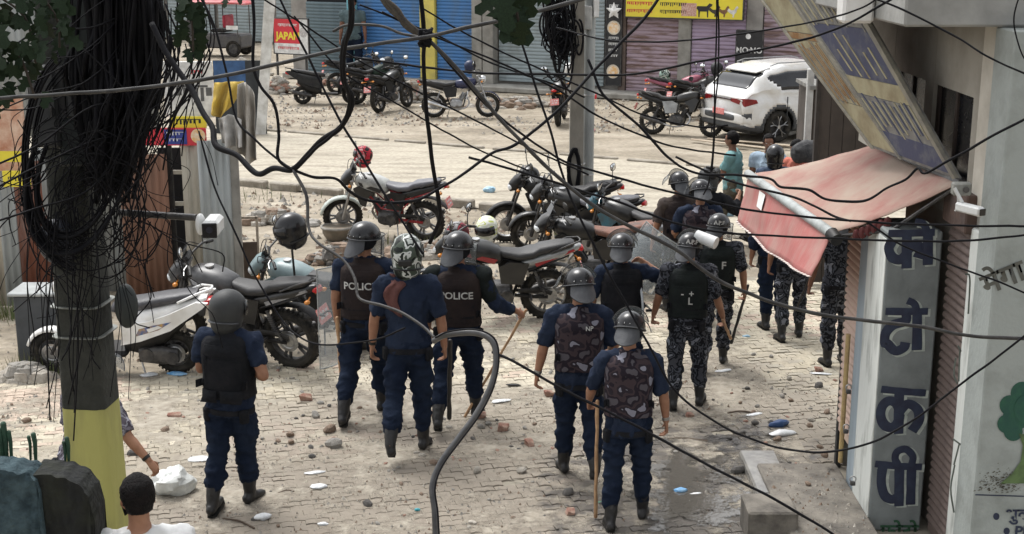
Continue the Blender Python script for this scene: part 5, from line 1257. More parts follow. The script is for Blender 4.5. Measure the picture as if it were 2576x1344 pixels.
        if sp.get('pouch'):
            for x0, x1 in ((-.17, -.03), (.0, .17)): patch('pouch', x0, x1, .0, .10, .045, vest, nx=4, nz=3)
            patch('strap', -.15, -.11, .10, .37, .022, vest, nx=2, nz=4)
        if text:
            for (body_, h, size, xo) in text:
                tm = text_mesh(body_, size, size * .02)
                if len(tm.polygons):
                    for v in tm.vertices:
                        v.co = onback(v.co.x + xo, h + v.co.y, .019)
                    link('vest_lettering', tm, mat('pale_vest_print', (.5, .5, .48), .7, bump=0), T)
        if sp.get('epaulet'):
            for i, s in ((0, -1), (1, 1)):
                e = MB(); e.ell(J['sh', i] + Vector((s * .01, 0, .015)), (.095, .10, .075), 14, 8)
                e.tube([J['sh', i], lerp(J['sh', i], J['el', i], .75)], [.088, .075], 12, rnd=True)
                link('shoulder_guard', remesh(e, .016, 4, wr=.008, ws=14, seed=seed), vest if sp['epaulet'] is True else sp['epaulet'], T)
    else:
        onback = None
    if sp.get('cloth'):
        c = MB(); g = []
        bv2 = BVHTree.FromPolygons([v.co for v in shm.vertices], [tuple(p.vertices) for p in shm.polygons])
        for a in range(9):
            for q in range(6):
                x = -.17 + .12 * q / 5 + .02 * math.sin(a) + (.03 if a < 3 else 0); h = .56 - .034 * a - .012 * q * (a / 8)
                hit = bv2.ray_cast(J['pel'] + up * min(h, .50) + R * x - F * .5, F)
                p = (hit[0] if hit[0] else J['pel'] + up * h + R * x - F * .1) - F * (.012 + .007 * math.sin(q * 2.2))
                if h > .5: p = p + up * (h - .5) + F * .05
                c.v.append(p)
        for a in range(8):
            for q in range(5): i0 = a * 6 + q; c.f.append((i0, i0 + 1, i0 + 7, i0 + 6))
        o = c.build('shoulder_cloth', brownc, T); md = o.modifiers.new('th', 'SOLIDIFY'); md.thickness = .008
    if sp.get('belt') or (group and not sp.get('tee')):
        bl = MB(); bl.tube([J['pel'] + up * (-.052 + jacket - .86), J['pel'] + up * (-.01 + jacket - .86)], [(.196, .150), (.196, .150)], 20, up=R); bl.build('belt', blackc, T)
    if group and not sp.get('tee'):
        for q_ in (-1, 1):
            a_ = rad(-90 + q_ * (50 + seed * 7 % 25)); c_ = J['pel'] + up * (-.03 + jacket - .86) + R * math.cos(a_) * .20 + F * math.sin(a_) * .155
            MB().box(c_ - up * .03, (.075, .045, .11), Matrix.Rotation(a_ + PI / 2, 3, 'Z'), bev=.012).build('belt_pouch', blackc, T)
    # ---- wrist things
    if sp.get('watch') is not None:
        i = sp['watch']; d = (J['wr', i] - J['el', i]).normalized()
        MB().tube([J['wr', i] - d * .02, J['wr', i] - d * .045], [.033, .035], 12).build('watch', blackp if sp.get('wm') is None else sp['wm'], T)
    # ---- helmet
    hc = HC + hm @ Vector((0, 0, .018))
    hm0 = hm; hm = hm @ Matrix.Diagonal((HS,) * 3)
    def HP(x, y, z_): return hc + hm @ Vector((x, y, z_))
    if head in ('riot', 'riotf'):
        h = MB(); h.ell(hc + hm @ Vector((0, -.002, .012)), (.122, .142, .125), 28, 10, hm, zmin=-.12, zmax=1)
        h.build('helmet_shell', helm, T, ang=70)
        lo_ = MB(); lo_.tube([HP(0, -.012, .012), HP(0, -.012, -.05), HP(0, -.005, -.085)], [(.112, .128), (.107, .115), (.085, .09)], 20, up=hm @ Vector((1, 0, 0)))
        lo_.build('helmet_liner', blackc, T)
        rm = MB(); rp = [HP(math.cos(2 * PI * q / 30) * .125, -.002 + math.sin(2 * PI * q / 30) * .146, -.004) for q in range(31)]
        rm.tube(rp, .0055, 6, cap=False); rm.build('helmet_rim', flapm if sp.get('greyrim', True) else helm, T)
        rv = MB()
        for a in (-125, -100, -80, -55): rv.ell(HP(math.cos(rad(a)) * .121, math.sin(rad(a)) * .139, .022), .006, 8, 5)
        rv.build('helmet_rivet', steel, T)
        fl = MB(); nn, mm = 14, 5
        for d_ in (0, 1):
            for a in range(nn + 1):
                t_ = rad(-90 - 54 + 108 * a / nn)
                for q in range(mm + 1):
                    u = q / mm; ln = (.125 + .02 * math.cos((a / nn - .5) * PI)) * math.cos((a / nn - .5) * PI * .80) ** .45
                    r_ = u * ln
                    fl.v.append(HP(math.cos(t_) * (.112 + r_ * .20), math.sin(t_) * (.132 + r_ * .38), -.012 - r_ * .95 - d_ * .008))
        W_ = mm + 1; M_ = (nn + 1) * W_
        for a in range(nn):
            for q in range(mm):
                i0 = a * W_ + q; fl.f.append((i0, i0 + 1, i0 + 1 + W_, i0 + W_)); fl.f.append((M_ + i0, M_ + i0 + W_, M_ + i0 + 1 + W_, M_ + i0 + 1))
        for a in range(nn): fl.f.append((a * W_ + mm, (a + 1) * W_ + mm, M_ + (a + 1) * W_ + mm, M_ + a * W_ + mm))
        for q in range(mm):
            fl.f.append((q, q + 1, M_ + q + 1, M_ + q)); e = nn * W_; fl.f.append((e + q, e + q + 1, M_ + e + q + 1, M_ + e + q))
        fl.build('neck_flap', flapm, T, ang=60)
        # visor: curved clear sheet in front, up or down
        vz = MB(); na = 16; tilt = rad({'down': 0, 'up': 70, 'half': 35}[vis]); R2 = Matrix.Rotation(tilt, 3, 'X')
        for a in range(na + 1):
            t_ = rad(90 - 72 + 144 * a / na)
            for zz in (.03, -.06, -.15):
                q = Vector((math.cos(t_) * .150, math.sin(t_) * .172, zz)); vz.v.append(hc + hm @ (R2 @ q))
        for a in range(na):
            for q in (0, 1): i0 = a * 3 + q; vz.f.append((i0, i0 + 1, i0 + 4, i0 + 3))
        o = vz.build('visor', visor, T); md = o.modifiers.new('th', 'SOLIDIFY'); md.thickness = .003
        for zz in (.03, -.15):
            e = MB(); e.tube([hc + hm @ (R2 @ Vector((math.cos(rad(18 + 144 * a / na)) * .151, math.sin(rad(18 + 144 * a / na)) * .173, zz))) for a in range(na + 1)], .0045, 6)
            e.build('visor_edge', flapm if zz < 0 else blackp, T)
        if vis == 'down':
            for a in (18, 162): 
                e = MB(); e.tube([hc + hm @ Vector((math.cos(rad(a)) * .151, math.sin(rad(a)) * .173, zz)) for zz in (.03, -.15)], .004, 6); e.build('visor_edge', blackp, T)
    elif head in ('full', 'fullm', 'camoh'):
        hmt = {'full': helm, 'fullm': helmm, 'camoh': helmw}[head]
        h = MB(); h.ell(HP(0, 0, .005), (.132, .158, .140), 24, 16, hm); h.tube([HP(0, .07, -.04), HP(0, .085, -.10)], [(.09, .07), (.075, .055)], 16, up=hm @ Vector((1, 0, 0)), rnd=True)
        h.tube([HP(0, -.01, -.02), HP(0, -.005, -.115)], [(.13, .145), (.118, .13)], 20, up=hm @ Vector((1, 0, 0)), rnd=True)
        m = remesh(h, .011, 5); link('helmet_shell', m, hmt, T)
        vz = MB(); na = 14
        for a in range(na + 1):
            t_ = rad(90 - 68 + 136 * a / na)
            for zz, rr in ((.055, .99), (.0, 1.06), (-.05, 1.05)):
                vz.v.append(HP(math.cos(t_) * .134 * rr, math.sin(t_) * .160 * rr, zz))
        for a in range(na):
            for q in (0, 1): i0 = a * 3 + q; vz.f.append((i0, i0 + 1, i0 + 4, i0 + 3))
        o = vz.build('visor', helm, T); md = o.modifiers.new('th', 'SOLIDIFY'); md.thickness = .004
        e = MB(); e.tube([HP(math.cos(rad(a)) * .127, math.sin(rad(a)) * .146, -.11) for a in range(180, 361, 15)], .008, 6); e.build('helmet_trim', flapm if head == 'fullm' else blackp, T)
        if head == 'camoh': MB().box(HP(0, -.148, -.055), (.11, .03, .05), hm, bev=.01).build('vent', blackp, T)
    T['_'] = 0
    del T['_']
    out = {'T': T, 'J': J, 'W': lambda v: T.matrix_world @ v, 'onback': onback, 'HP': HP, 'hm': hm}
    return out
def T_matrix(T): return Matrix.Translation(T.location) @ Matrix.Rotation(T.rotation_euler.z, 4, 'Z') @ Matrix.Diagonal(tuple(T.scale) + (1,))
def W(p, v): return T_matrix(p['T']) @ v
def stick(label, a, b, r, m, name='stick', cat='stick', group=None):
    mb = MB(); a, b = Vector(a), Vector(b); d = (b - a); L = d.length; loc = a.copy()
    ng = 9; sid = d.orthogonal().normalized()
    mb.tube([d * (q / (ng - 1)) + sid * .004 * math.sin(q * 2.3) for q in range(ng)], [r * (1 + .12 * math.sin(q * 1.9)) for q in range(ng)], 8, rnd=True)
    o = mb.build(name, m); o.location = loc; tag(o, label, cat, group); return o
# ============================================================ motorcycles, built facing +X, wheels at x=0 (rear) and x=1.32 (front)
def arc(cx, cz, r, a0, a1, n=8): return [(cx + r * math.cos(rad(a0 + (a1 - a0) * i / n)), cz + r * math.sin(rad(a0 + (a1 - a0) * i / n))) for i in range(n + 1)]
def wheel(T, x, y, R=.30, wdt=.05, rim='alloy', rimm=dsteel, steer=0, brake=True, name='wheel'):
    t = MB(); t.torus((0, 0, 0), R - .048, .048, 'Y', 36, 10, rz=wdt)
    for q in range(36):          # tread blocks
        a = 2 * PI * q / 36
        t.box((math.cos(a) * (R + .001), 0, math.sin(a) * (R + .001)), (.012, wdt * 1.15, .022), Matrix.Rotation(-a, 3, 'Y'))
    wobj = t.build(name, rubber, T); wobj.location = (x, y, R); wobj.rotation_euler = (0, 0, steer)
    r = MB(); r.torus((0, 0, 0), R - .095, .012, 'Y', 36, 6, rz=.034)
    if rim == 'alloy':
        for q in range(5):
            a = 2 * PI * q / 5
            for da in (-.16, .16):
                r.tube([(math.cos(a) * .03, 0, math.sin(a) * .03), (math.cos(a + da) * (R - .10), 0, math.sin(a + da) * (R - .10))], [(.012, .02), (.013, .016)], 6, up=(0, 1, 0))
    else:
        for q in range(18):
            a = 2 * PI * q / 18
            r.tube([(math.cos(a + .25) * .03, .02 * (-1) ** q, math.sin(a + .25) * .03), (math.cos(a) * (R - .10), 0, math.sin(a) * (R - .10))], .0028, 4)
    r.cyl((0, -.05, 0), (0, .05, 0), .042, 14)
    o = r.build('rim', rimm, wobj)
    if brake:
        d = MB(); d.cyl((0, .052, 0), (0, .057, 0), .11, 24); d.torus((0, .055, 0), .075, .012, 'Y', 20, 4, rz=.006); d.build('brake_disc', steel, wobj)
    return wobj
def mirror(T, base, tip, face, big=1.0, m=blackp, glass_=True):
    b, t = Vector(base), Vector(tip)
    s = MB(); s.tube([b, lerp(b, t, .6) + Vector((.01, 0, 0)), t], .0065, 6); st = s.build('mirror', m, T)
    f = Vector(face).normalized(); rm = f.to_track_quat('X', 'Z').to_matrix()
    h = MB(); h.loft([(-.016, 0, 0, .045 * big, .026 * big, 3), (-.004, 0, 0, .066 * big, .042 * big, 3), (.004, 0, 0, .068 * big, .044 * big, 3)], 16); h.xf(rm.to_4x4()); h.v = [v + t + Vector((0, 0, .02)) for v in h.v]; h.build('mirror_housing', m, st)
    if glass_:
        g = MB(); g.loft([(.0042, 0, 0, .060 * big, .037 * big, 3), (.0062, 0, 0, .058 * big, .035 * big, 3)], 16); g.xf(rm.to_4x4()); g.v = [v + t + Vector((0, 0, .02)) for v in g.v]; g.build('mirror_glass', mirrm, st)
    return st
def motorbike(label, loc, yaw, tankm=blackp, sidem=blackp, seat=seatm, tailm=blackp, fairm=None, wheelm=dsteel, rim='alloy', frame=blackp, group='parked motorcycles', steer=0.0, lean=6, rack=True,
              stripe=None, plate=True, cruiser=False, framecol=None, fender=None, cowl=True, big=1.0, mirrors=(1, 1), cover=None):
    T = thing('motorcycle', label, 'motorcycle', loc, rad(yaw), group); T.rotation_euler = (rad(-lean), 0, rad(yaw)); T.scale = (big,) * 3
    Rr, Rf, WB = .305, .295, 1.32
    wheel(T, 0, 0, Rr, .058, rim, wheelm); wheel(T, WB, 0, Rf, .045, rim, wheelm, steer, name='front_wheel')
    # frame and swing arm
    f = MB()
    f.tube([(1.07, 0, .86), (.80, 0, .58), (.72, 0, .28), (.42, 0, .24), (.34, 0, .45), (.36, 0, .66)], .020, 8)
    f.tube([(1.05, 0, .90), (.70, 0, .80), (.34, 0, .70), (-.12, 0, .78)], .018, 8)
    for s in (-1, 1):
        f.tube([(.38, s * .07, .33), (.15, s * .085, .31), (0, s * .085, .305)], [(.022, .014)] * 3, 6, up=(0, 0, 1))
        f.tube([(.36, s * .10, .62), (.0, s * .11, .73), (-.20, s * .08, .80)], .012, 6)
    f.build('frame', framecol or frame, T)
    if framecol:
        g = MB()
        for s in (-1, 1):
            g.tube([(.85, s * .09, .72), (.62, s * .13, .50), (.45, s * .13, .66), (.28, s * .12, .52), (.10, s * .12, .70)], .013, 6)
            g.tube([(.62, s * .13, .50), (.35, s * .12, .48)], .012, 6)
        g.build('trellis_frame', framecol, T)
    for s in (-1, 1):
        sh = MB(); sh.tube([(.03, s * .115, .34), (.16, s * .115, .64)], .016, 8)
        for q in range(9):
            t_ = .25 + q * .065; c = lerp(Vector((.03, s * .115, .34)), Vector((.16, s * .115, .64)), t_)
            sh.torus(c, .027, .0055, 'Z', 12, 5)
        sh.build('shock_absorber', dsteel if not cruiser else steel, T)
    # engine
    e = MB(); e.loft([(.40, 0, .33, .10, .08, 3), (.44, 0, .35, .15, .12, 3), (.60, 0, .34, .16, .125, 3), (.70, 0, .33, .12, .09, 3)], 14)
    for s in (-1, 1): e.cyl((.48, s * .14, .34), (.48, s * .185, .34), .085, 18); e.cyl((.62, s * .14, .33), (.62, s * .17, .33), .06, 16)
    for q in range(8): e.box((.66 + .013 * q, 0, .43 + .022 * q), (.15, .18, .010), Matrix.Rotation(rad(-25), 3, 'Y'), bev=.003)
    e.tube([(.66, 0, .42), (.75, 0, .60)], [(.06, .06), (.055, .055)], 10)
    e.build('engine', dsteel if not cruiser else steel, T)
    x = MB(); x.tube(catmull([(.78, -.06, .50), (.86, -.08, .38), (.78, -.11, .24), (.5, -.15, .19), (.25, -.17, .25)], 4), .019, 8); x.build('exhaust_pipe', steel, T)
    x = MB(); x.tube([(.28, -.175, .24), (.10, -.185, .30), (-.22, -.195, .40), (-.25, -.195, .41)], [.028, .045, .048, .030], 12); x.build('silencer', dsteel if not cruiser else chrome, T)
    # chain guard, pegs, stand
    c = MB(); c.tube([(.34, .11, .40), (.05, .11, .40), (-.04, .11, .36)], [(.028, .010)] * 3, 6, up=(0, 0, 1)); c.build('chain_guard', blackp, T)
    for s in (-1, 1):
        for (x_, z_) in ((.46, .27), (.20, .345)): MB().cyl((x_, s * .10, z_), (x_, s * .25, z_), .012, 8).build('footpeg', dsteel, T)
    p = MB(); p.tube([(.40, .10, .26), (.36, .20, .12), (.33, .29, .02 - .035)], .010, 6); p.box((.33, .30, -.02), (.05, .04, .01)); p.build('side_stand', steel, T)
    # tank
    t = MB(); tk = .0 if not cruiser else -.03
    t.loft([(.52, 0, .80, .08, .06, 2.6), (.56, 0, .81, .125, .10, 2.6), (.70, 0, .84 + tk, .155, .125, 2.6), (.86, 0, .87 + tk, .165, .13, 2.6), (.98, 0, .88 + tk, .13, .11, 2.6), (1.04, 0, .88 + tk, .075, .07, 2.6)], 20)
    to = t.build('fuel_tank', tankm, T, ang=60)
    MB().cyl((.82, 0, .985 + tk), (.82, 0, 1.005 + tk), .045, 16).build('tank_cap', steel, to)
    if stripe:
        for s in (-1, 1):
            pts = [(.58, .80), (.95, .90), (.93, .845), (.62, .75)]
            MB().prism(pts, lambda q: (q[0], s * .150, q[1]), lambda q: (q[0], s * (.166 if q[0] > .7 and q[0] < .9 else .158), q[1])).build('tank_stripe', stripe, to)
    if cowl and not cruiser:
        for s in (-1, 1): MB().side([(.72, .74), (.95, .84), (1.04, .80), (.94, .55), (.86, .52), (.82, .66)], s * .135, s * .165).build('tank_shroud', fairm or tankm, T, ang=20)
    # side panels
    for s in (-1, 1): MB().side([(.30, .48), (.54, .50), (.57, .70), (.44, .76), (.22, .74)], s * .105, s * .135).build('side_panel', sidem, T, ang=20)
    # seat
    st = MB()
    if cruiser: secs = [(.56, 0, .83, .07, .035, 3), (.50, 0, .82, .12, .05, 3), (.30, 0, .79, .14, .055, 3), (.10, 0, .82, .13, .06, 3), (-.18, 0, .86, .115, .05, 3), (-.24, 0, .865, .07, .03, 3)]
    else: secs = [(.58, 0, .865, .05, .03, 3), (.52, 0, .835, .095, .045, 3), (.34, 0, .805, .130, .050, 3), (.18, 0, .825, .130, .050, 3), (.10, 0, .87, .125, .055, 3), (-.10, 0, .91, .115, .048, 3), (-.26, 0, .935, .085, .035, 3), (-.29, 0, .94, .05, .02, 3)]
    st.loft(secs, 18); st.build('seat', seat, T, ang=60)
    # tail
    tl = MB(); tl.loft([(.30, 0, .71, .12, .05, 3), (.10, 0, .76, .13, .065, 3), (-.15, 0, .83, .105, .06, 3), (-.34, 0, .895, .060, .035, 3), (-.37, 0, .90, .04, .02, 3)], 16)
    tl.build('tail_panel', tailm, T, ang=60)
    if stripe:
        for s in (-1, 1): MB().prism([(.16, .735), (-.28, .885), (-.30, .865), (.14, .70)], lambda q: (q[0], s * (.118 if q[0] > 0 else .070), q[1]), lambda q: (q[0], s * (.137 if q[0] > 0 else .080), q[1])).build('tail_stripe', stripe, T)
    MB().loft([(-.335, 0, .878, .055, .030, 3), (-.375, 0, .875, .060, .034, 3), (-.395, 0, .872, .045, .022, 3)], 14).build('tail_light', redl, T)
    if rack:
        g = MB()
        for s in (-1, 1): g.tube([(-.02, s * .12, .86), (-.22, s * .12, .95), (-.34, s * .07, .975), (-.36, 0, .975)], .010, 6)
        g.build('grab_rail', dsteel, T)
    m = MB(); m.tube(catmull([(.22, 0, .60), (.02, 0, .67), (-.20, 0, .66), (-.38, 0, .52)], 4), [(.065, .008)] * 13, 8, up=(0, 1, 0)); m.build('rear_fender', blackp, T)
    if plate:
        pl = MB(); pl.box((-.40, 0, .62), (.008, .20, .15), Matrix.Rotation(rad(18), 3, 'Y')); po = pl.build('number_plate', platem, T)
        b = MB()
        for q, (yy, zz, ww) in enumerate(((-.055, .645, .04), (0, .645, .03), (.05, .645, .035), (-.03, .60, .06), (.045, .60, .05))):
            b.box((-.405 - (zz - .62) * -.32, yy, zz), (.004, ww, .022), Matrix.Rotation(rad(18), 3, 'Y'))
        b.build('plate_characters', mat('plate_white', (.8, .78, .76), .5, bump=0), po)
    for s in (-1, 1):
        b = MB(); b.tube([(-.30, s * .05, .80), (-.33, s * .14, .80)], .008, 6); b.ell((-.335, s * .16, .80), (.028, .035, .022), 10, 6); b.build('indicator', mat('amber_lens', (.6, .22, .03), .2, bump=.02), T)
    # front end, turned with the steering
    hd = bpy.data.objects.new('front_fork', None); C.objects.link(hd)
    bpy.data.objects.remove(hd)
    ax = Vector((1.10, 0, .95)); dirn = (Vector((WB, 0, Rf)) - ax).normalized()
    RS = Matrix.Rotation(steer, 4, Vector((-.25, 0, 1)).normalized()); TM = Matrix.Translation(Vector((1.12, 0, .9))) @ RS @ Matrix.Translation(Vector((-1.12, 0, -.9)))
    def fb(mb, name, mm, ang=50, par=None):
        mb.xf(TM); return mb.build(name, mm, par or T, ang=ang)
    k = MB()
    for s in (-1, 1): k.tube([(1.08, s * .095, 1.0), (1.20, s * .095, .66), (WB, s * .095, Rf)], [.018, .020, .026], 10)
    k.box((1.12, 0, .90), (.07, .24, .03), bev=.008); k.box((1.085, 0, 1.0), (.07, .24, .03), bev=.008); k.cyl((WB, -.11, Rf), (WB, .11, Rf), .012, 8)
    fork = fb(k, 'fork', steel if cruiser or framecol else dsteel)
    hb = MB(); hz = 1.06 if not cruiser else 1.10
    hb.tube(catmull([(.93, -.37, hz - .01), (.98, -.25, hz + .03), (1.07, -.10, hz - .02), (1.07, .10, hz - .02), (.98, .25, hz + .03), (.93, .37, hz - .01)], 3), .012, 8); hbo = fb(hb, 'handlebar', dsteel if not cruiser else chrome)
    for s in (-1, 1):
        g = MB(); g.cyl((.955, s * .29, hz + .017), (.925, s * .39, hz - .012), .017, 10); fb(g, 'grip', blackp, par=hbo)
        l = MB(); l.tube([(.99, s * .24, hz + .03), (1.01, s * .30, hz + .01), (.99, s * .39, hz - .01)], .006, 6); fb(l, 'lever', steel, par=hbo)
        c_ = MB(); c_.tube(catmull([(1.0, s * .24, hz + .02), (1.12, s * .2, hz + .06), (1.16, s * .08, hz - .1), (1.1, s * .04, .8)], 4), .005, 5); fb(c_, 'control_cable', blackp, par=hbo)
    for i, s in enumerate((-1, 1)):
        if mirrors[i]:
            b, tp = TM @ Vector((.975, s * .25, hz + .03)), TM @ Vector((.99, s * .36, hz + .20))
            mirror(T, b, tp, TM.to_3x3() @ Vector((-1, s * -.15, .12)), big=1.15)
    hl = MB()
    if cruiser:
        hl.ell((1.20, 0, .93), (.085, .095, .095), 16, 10); fb(hl, 'headlamp_shell', chrome)
        g = MB(); g.ell((1.235, 0, .93), (.055, .082, .082), 14, 8); fb(g, 'headlamp_lens', mat('headlamp_glass', (.75, .78, .8), .1, bump=.05), par=None)
    else:
        hl.loft([(1.06, 0, 1.00, .06, .05, 2.6), (1.10, 0, .97, .11, .10, 2.6), (1.19, 0, .92, .115, .105, 2.6), (1.27, 0, .87, .07, .07, 2.6), (1.29, 0, .86, .03, .035, 2.6)], 16); fb(hl, 'headlamp_cowl', fairm or tankm)
        g = MB(); g.loft([(1.20, 0, .89, .09, .055, 3), (1.275, 0, .87, .075, .045, 3), (1.30, 0, .865, .03, .02, 3)], 14); fb(g, 'headlamp_lens', mat('headlamp_glass', (.75, .78, .8), .1, bump=.05))
        wsn = MB(); wsn.add([(1.12, -.09, 1.06), (1.12, .09, 1.06), (1.06, .07, 1.17), (1.06, -.07, 1.17), (1.125, -.09, 1.06), (1.125, .09, 1.06), (1.068, .07, 1.17), (1.068, -.07, 1.17)], [(0, 1, 2, 3), (4, 7, 6, 5), (0, 4, 5, 1), (1, 5, 6, 2), (2, 6, 7, 3), (3, 7, 4, 0)]); fb(wsn, 'windscreen', mat('dark_screen', (.03, .03, .035), .1, bump=0))
    ins = MB(); ins.box((1.06, 0, 1.075), (.05, .17, .06), Matrix.Rotation(rad(30), 3, 'Y'), bev=.012); fb(ins, 'instrument_cluster', blackp)
    for s in (-1, 1):
        b = MB(); b.tube([(1.17, s * .10, .86), (1.17, s * .17, .86)], .008, 6); b.ell((1.17, s * .19, .86), (.028, .035, .022), 10, 6); fb(b, 'indicator', mat('amber_lens', (.6, .22, .03), .2))
    fm = MB(); n = 10; pr = []
    for i in range(n + 1):
        a = rad(155 - 140 * i / n)
        for (yy, rr) in ((-.062, .315), (-.045, .335), (0, .342), (.045, .335), (.062, .315)): fm.v.append(Vector((WB + math.cos(a) * rr, yy, Rf + math.sin(a) * rr)))
    for i in range(n):
        for q in range(4): i0 = i * 5 + q; fm.f.append((i0, i0 + 1, i0 + 6, i0 + 5))
    o = fb(fm, 'front_fender', fender or tankm); md = o.modifiers.new('th', 'SOLIDIFY'); md.thickness = .006
    if cruiser:
        c_ = MB(); c_.tube(catmull([(.74, -.22, .30), (.80, -.24, .50), (.84, -.12, .66), (.84, .12, .66), (.80, .24, .50), (.74, .22, .30)], 4), .012, 8); c_.build('crash_guard', chrome, T)
        x = MB(); x.tube([(.7, .2, .22), (.2, .22, .22), (-.35, .22, .26)], [.03, .04, .045], 12); x.build('silencer', chrome, T)
    return T
def scooter(label, loc, yaw, bodym, seat=seatg, group='parked motorcycles', lean=6, decal=None, floor=blackp, plate=False):
    T = thing('scooter', label, 'scooter', loc, rad(yaw), group); T.rotation_euler = (rad(-lean), 0, rad(yaw))
    WB = 1.27
    wheel(T, 0, 0, .235, .05, 'alloy', dsteel); wheel(T, WB, 0, .235, .045, 'alloy', dsteel, name='front_wheel')
    # rear body, rising to the tail
    b = MB(); b.loft([(.52, 0, .56, .09, .12, 3), (.46, 0, .58, .16, .16, 3), (.26, 0, .62, .19, .14, 3), (0, 0, .70, .185, .11, 3), (-.22, 0, .78, .13, .075, 3), (-.38, 0, .84, .06, .035, 3)], 20)
    b.build('rear_body', bodym, T, ang=60)
    for s in (-1, 1):
        p = MB(); p.side([(.50, .40), (.30, .44), (-.02, .56), (-.36, .80), (-.42, .86), (-.30, .87), (-.02, .74), (.20, .66), (.46, .62)], s * .175, s * .215); so_ = p.build('side_panel', bodym, T, ang=25)
        if decal:
            d = MB(); d.side([(.34, .50), (.10, .57), (-.04, .66), (.16, .62), (.30, .58)], s * .2155, s * .2185); d.build('side_decal', decal, so_)
            d = MB(); d.side([(.20, .545), (.06, .60), (.10, .62), (.22, .58)], s * .219, s * .221); d.build('side_decal', whitem, so_)
    u = MB(); u.loft([(.50, 0, .36, .10, .09, 3), (.36, 0, .38, .15, .13, 3), (.1, 0, .48, .14, .13, 3), (-.12, 0, .62, .10, .08, 3)], 14); u.build('engine_cover', blackp, T)
    e = MB(); e.loft([(.34, .13, .26, .04, .08, 3), (.10, .14, .26, .05, .10, 3), (-.06, .14, .25, .04, .07, 3)], 14); e.cyl((0, .14, .24), (0, .19, .24), .07, 16); e.cyl((.26, .14, .27), (.26, .19, .27), .075, 16); e.build('drive_case', dsteel, T)
    x = MB(); x.tube([(.25, -.14, .22), (.0, -.17, .26), (-.24, -.18, .32)], [.04, .055, .05], 12); x.build('silencer', dsteel, T)
    s_ = MB(); s_.loft([(.60, 0, .74, .08, .04, 3), (.54, 0, .76, .13, .06, 3), (.30, 0, .79, .145, .06, 3), (.05, 0, .84, .14, .055, 3), (-.18, 0, .88, .12, .045, 3), (-.28, 0, .895, .08, .03, 3)], 18); s_.build('seat', seat, T, ang=60)
    g = MB()
    for s in (-1, 1): g.tube([(-.10, s * .15, .84), (-.30, s * .13, .93), (-.42, s * .05, .95), (-.43, 0, .95)], .014, 8)
    g.build('grab_rail', bodym, T)
    MB().loft([(-.34, 0, .80, .09, .04, 3), (-.42, 0, .82, .07, .035, 3), (-.44, 0, .82, .03, .02, 3)], 12).build('tail_light', redl, T)
    f = MB(); f.box((.72, 0, .27), (.52, .34, .07), bev=.03); f.build('floorboard', floor, T)
    a = MB(); a.loft([(.93, 0, .45, .20, .18, 3), (.97, 0, .5, .20, .20, 3), (1.02, 0, .55, .17, .2, 3)], 16)
    a.add([(.98, -.20, .28), (.98, .20, .28), (1.02, .16, .60), (1.02, -.16, .60), (1.06, .07, .95), (1.06, -.07, .95), (1.02, -.18, .26), (1.02, .18, .26), (1.08, .14, .60), (1.08, -.14, .60), (1.12, .06, .95), (1.12, -.06, .95)],
          [(0, 1, 2, 3), (3, 2, 4, 5), (6, 9, 8, 7), (9, 11, 10, 8), (0, 6, 7, 1), (1, 7, 8, 2), (2, 8, 10, 4), (4, 10, 11, 5), (5, 11, 9, 3), (3, 9, 6, 0)])
    a.build('front_apron', bodym, T, ang=50)
    k = MB()
    for s in (-1, 1): k.tube([(1.10, s * .07, .60), (WB, s * .07, .235)], .018, 8)
    k.build('fork', dsteel, T)
    fm = MB()
    for i in range(11):
        an = rad(160 - 140 * i / 10)
        for (yy, rr) in ((-.07, .25), (-.05, .275), (0, .285), (.05, .275), (.07, .25)): fm.v.append(Vector((WB + math.cos(an) * rr, yy, .235 + math.sin(an) * rr)))
    for i in range(10):
        for q in range(4): i0 = i * 5 + q; fm.f.append((i0, i0 + 1, i0 + 6, i0 + 5))
    o = fm.build('front_fender', bodym, T); md = o.modifiers.new('th', 'SOLIDIFY'); md.thickness = .006
    h = MB(); h.loft([(.98, 0, 1.02, .05, .04, 3), (1.02, 0, 1.02, .12, .07, 3), (1.12, 0, .99, .12, .08, 3), (1.18, 0, .97, .06, .05, 3)], 16); h.build('handlebar_cowl', bodym, T)
    hb = MB(); hb.tube([(.95, -.34, 1.02), (1.04, -.12, 1.04), (1.04, .12, 1.04), (.95, .34, 1.02)], .013, 8); hb.build('handlebar', blackp, T)
    g = MB(); g.loft([(1.13, 0, .985, .07, .045, 3), (1.20, 0, .97, .05, .03, 3)], 12); g.build('headlamp_lens', mat('headlamp_glass', (.75, .78, .8), .1), T)
    for s in (-1, 1): mirror(T, (1.0, s * .2, 1.05), (1.0, s * .30, 1.22), (-1, 0, .1))
    p = MB(); p.tube([(.36, .08, .25), (.30, .14, .05), (.30, .16, 0)], .010, 6); p.build('side_stand', steel, T)
    if plate: MB().box((-.40, 0, .60), (.008, .20, .14), Matrix.Rotation(rad(15), 3, 'Y')).build('number_plate', platem, T)
    return T
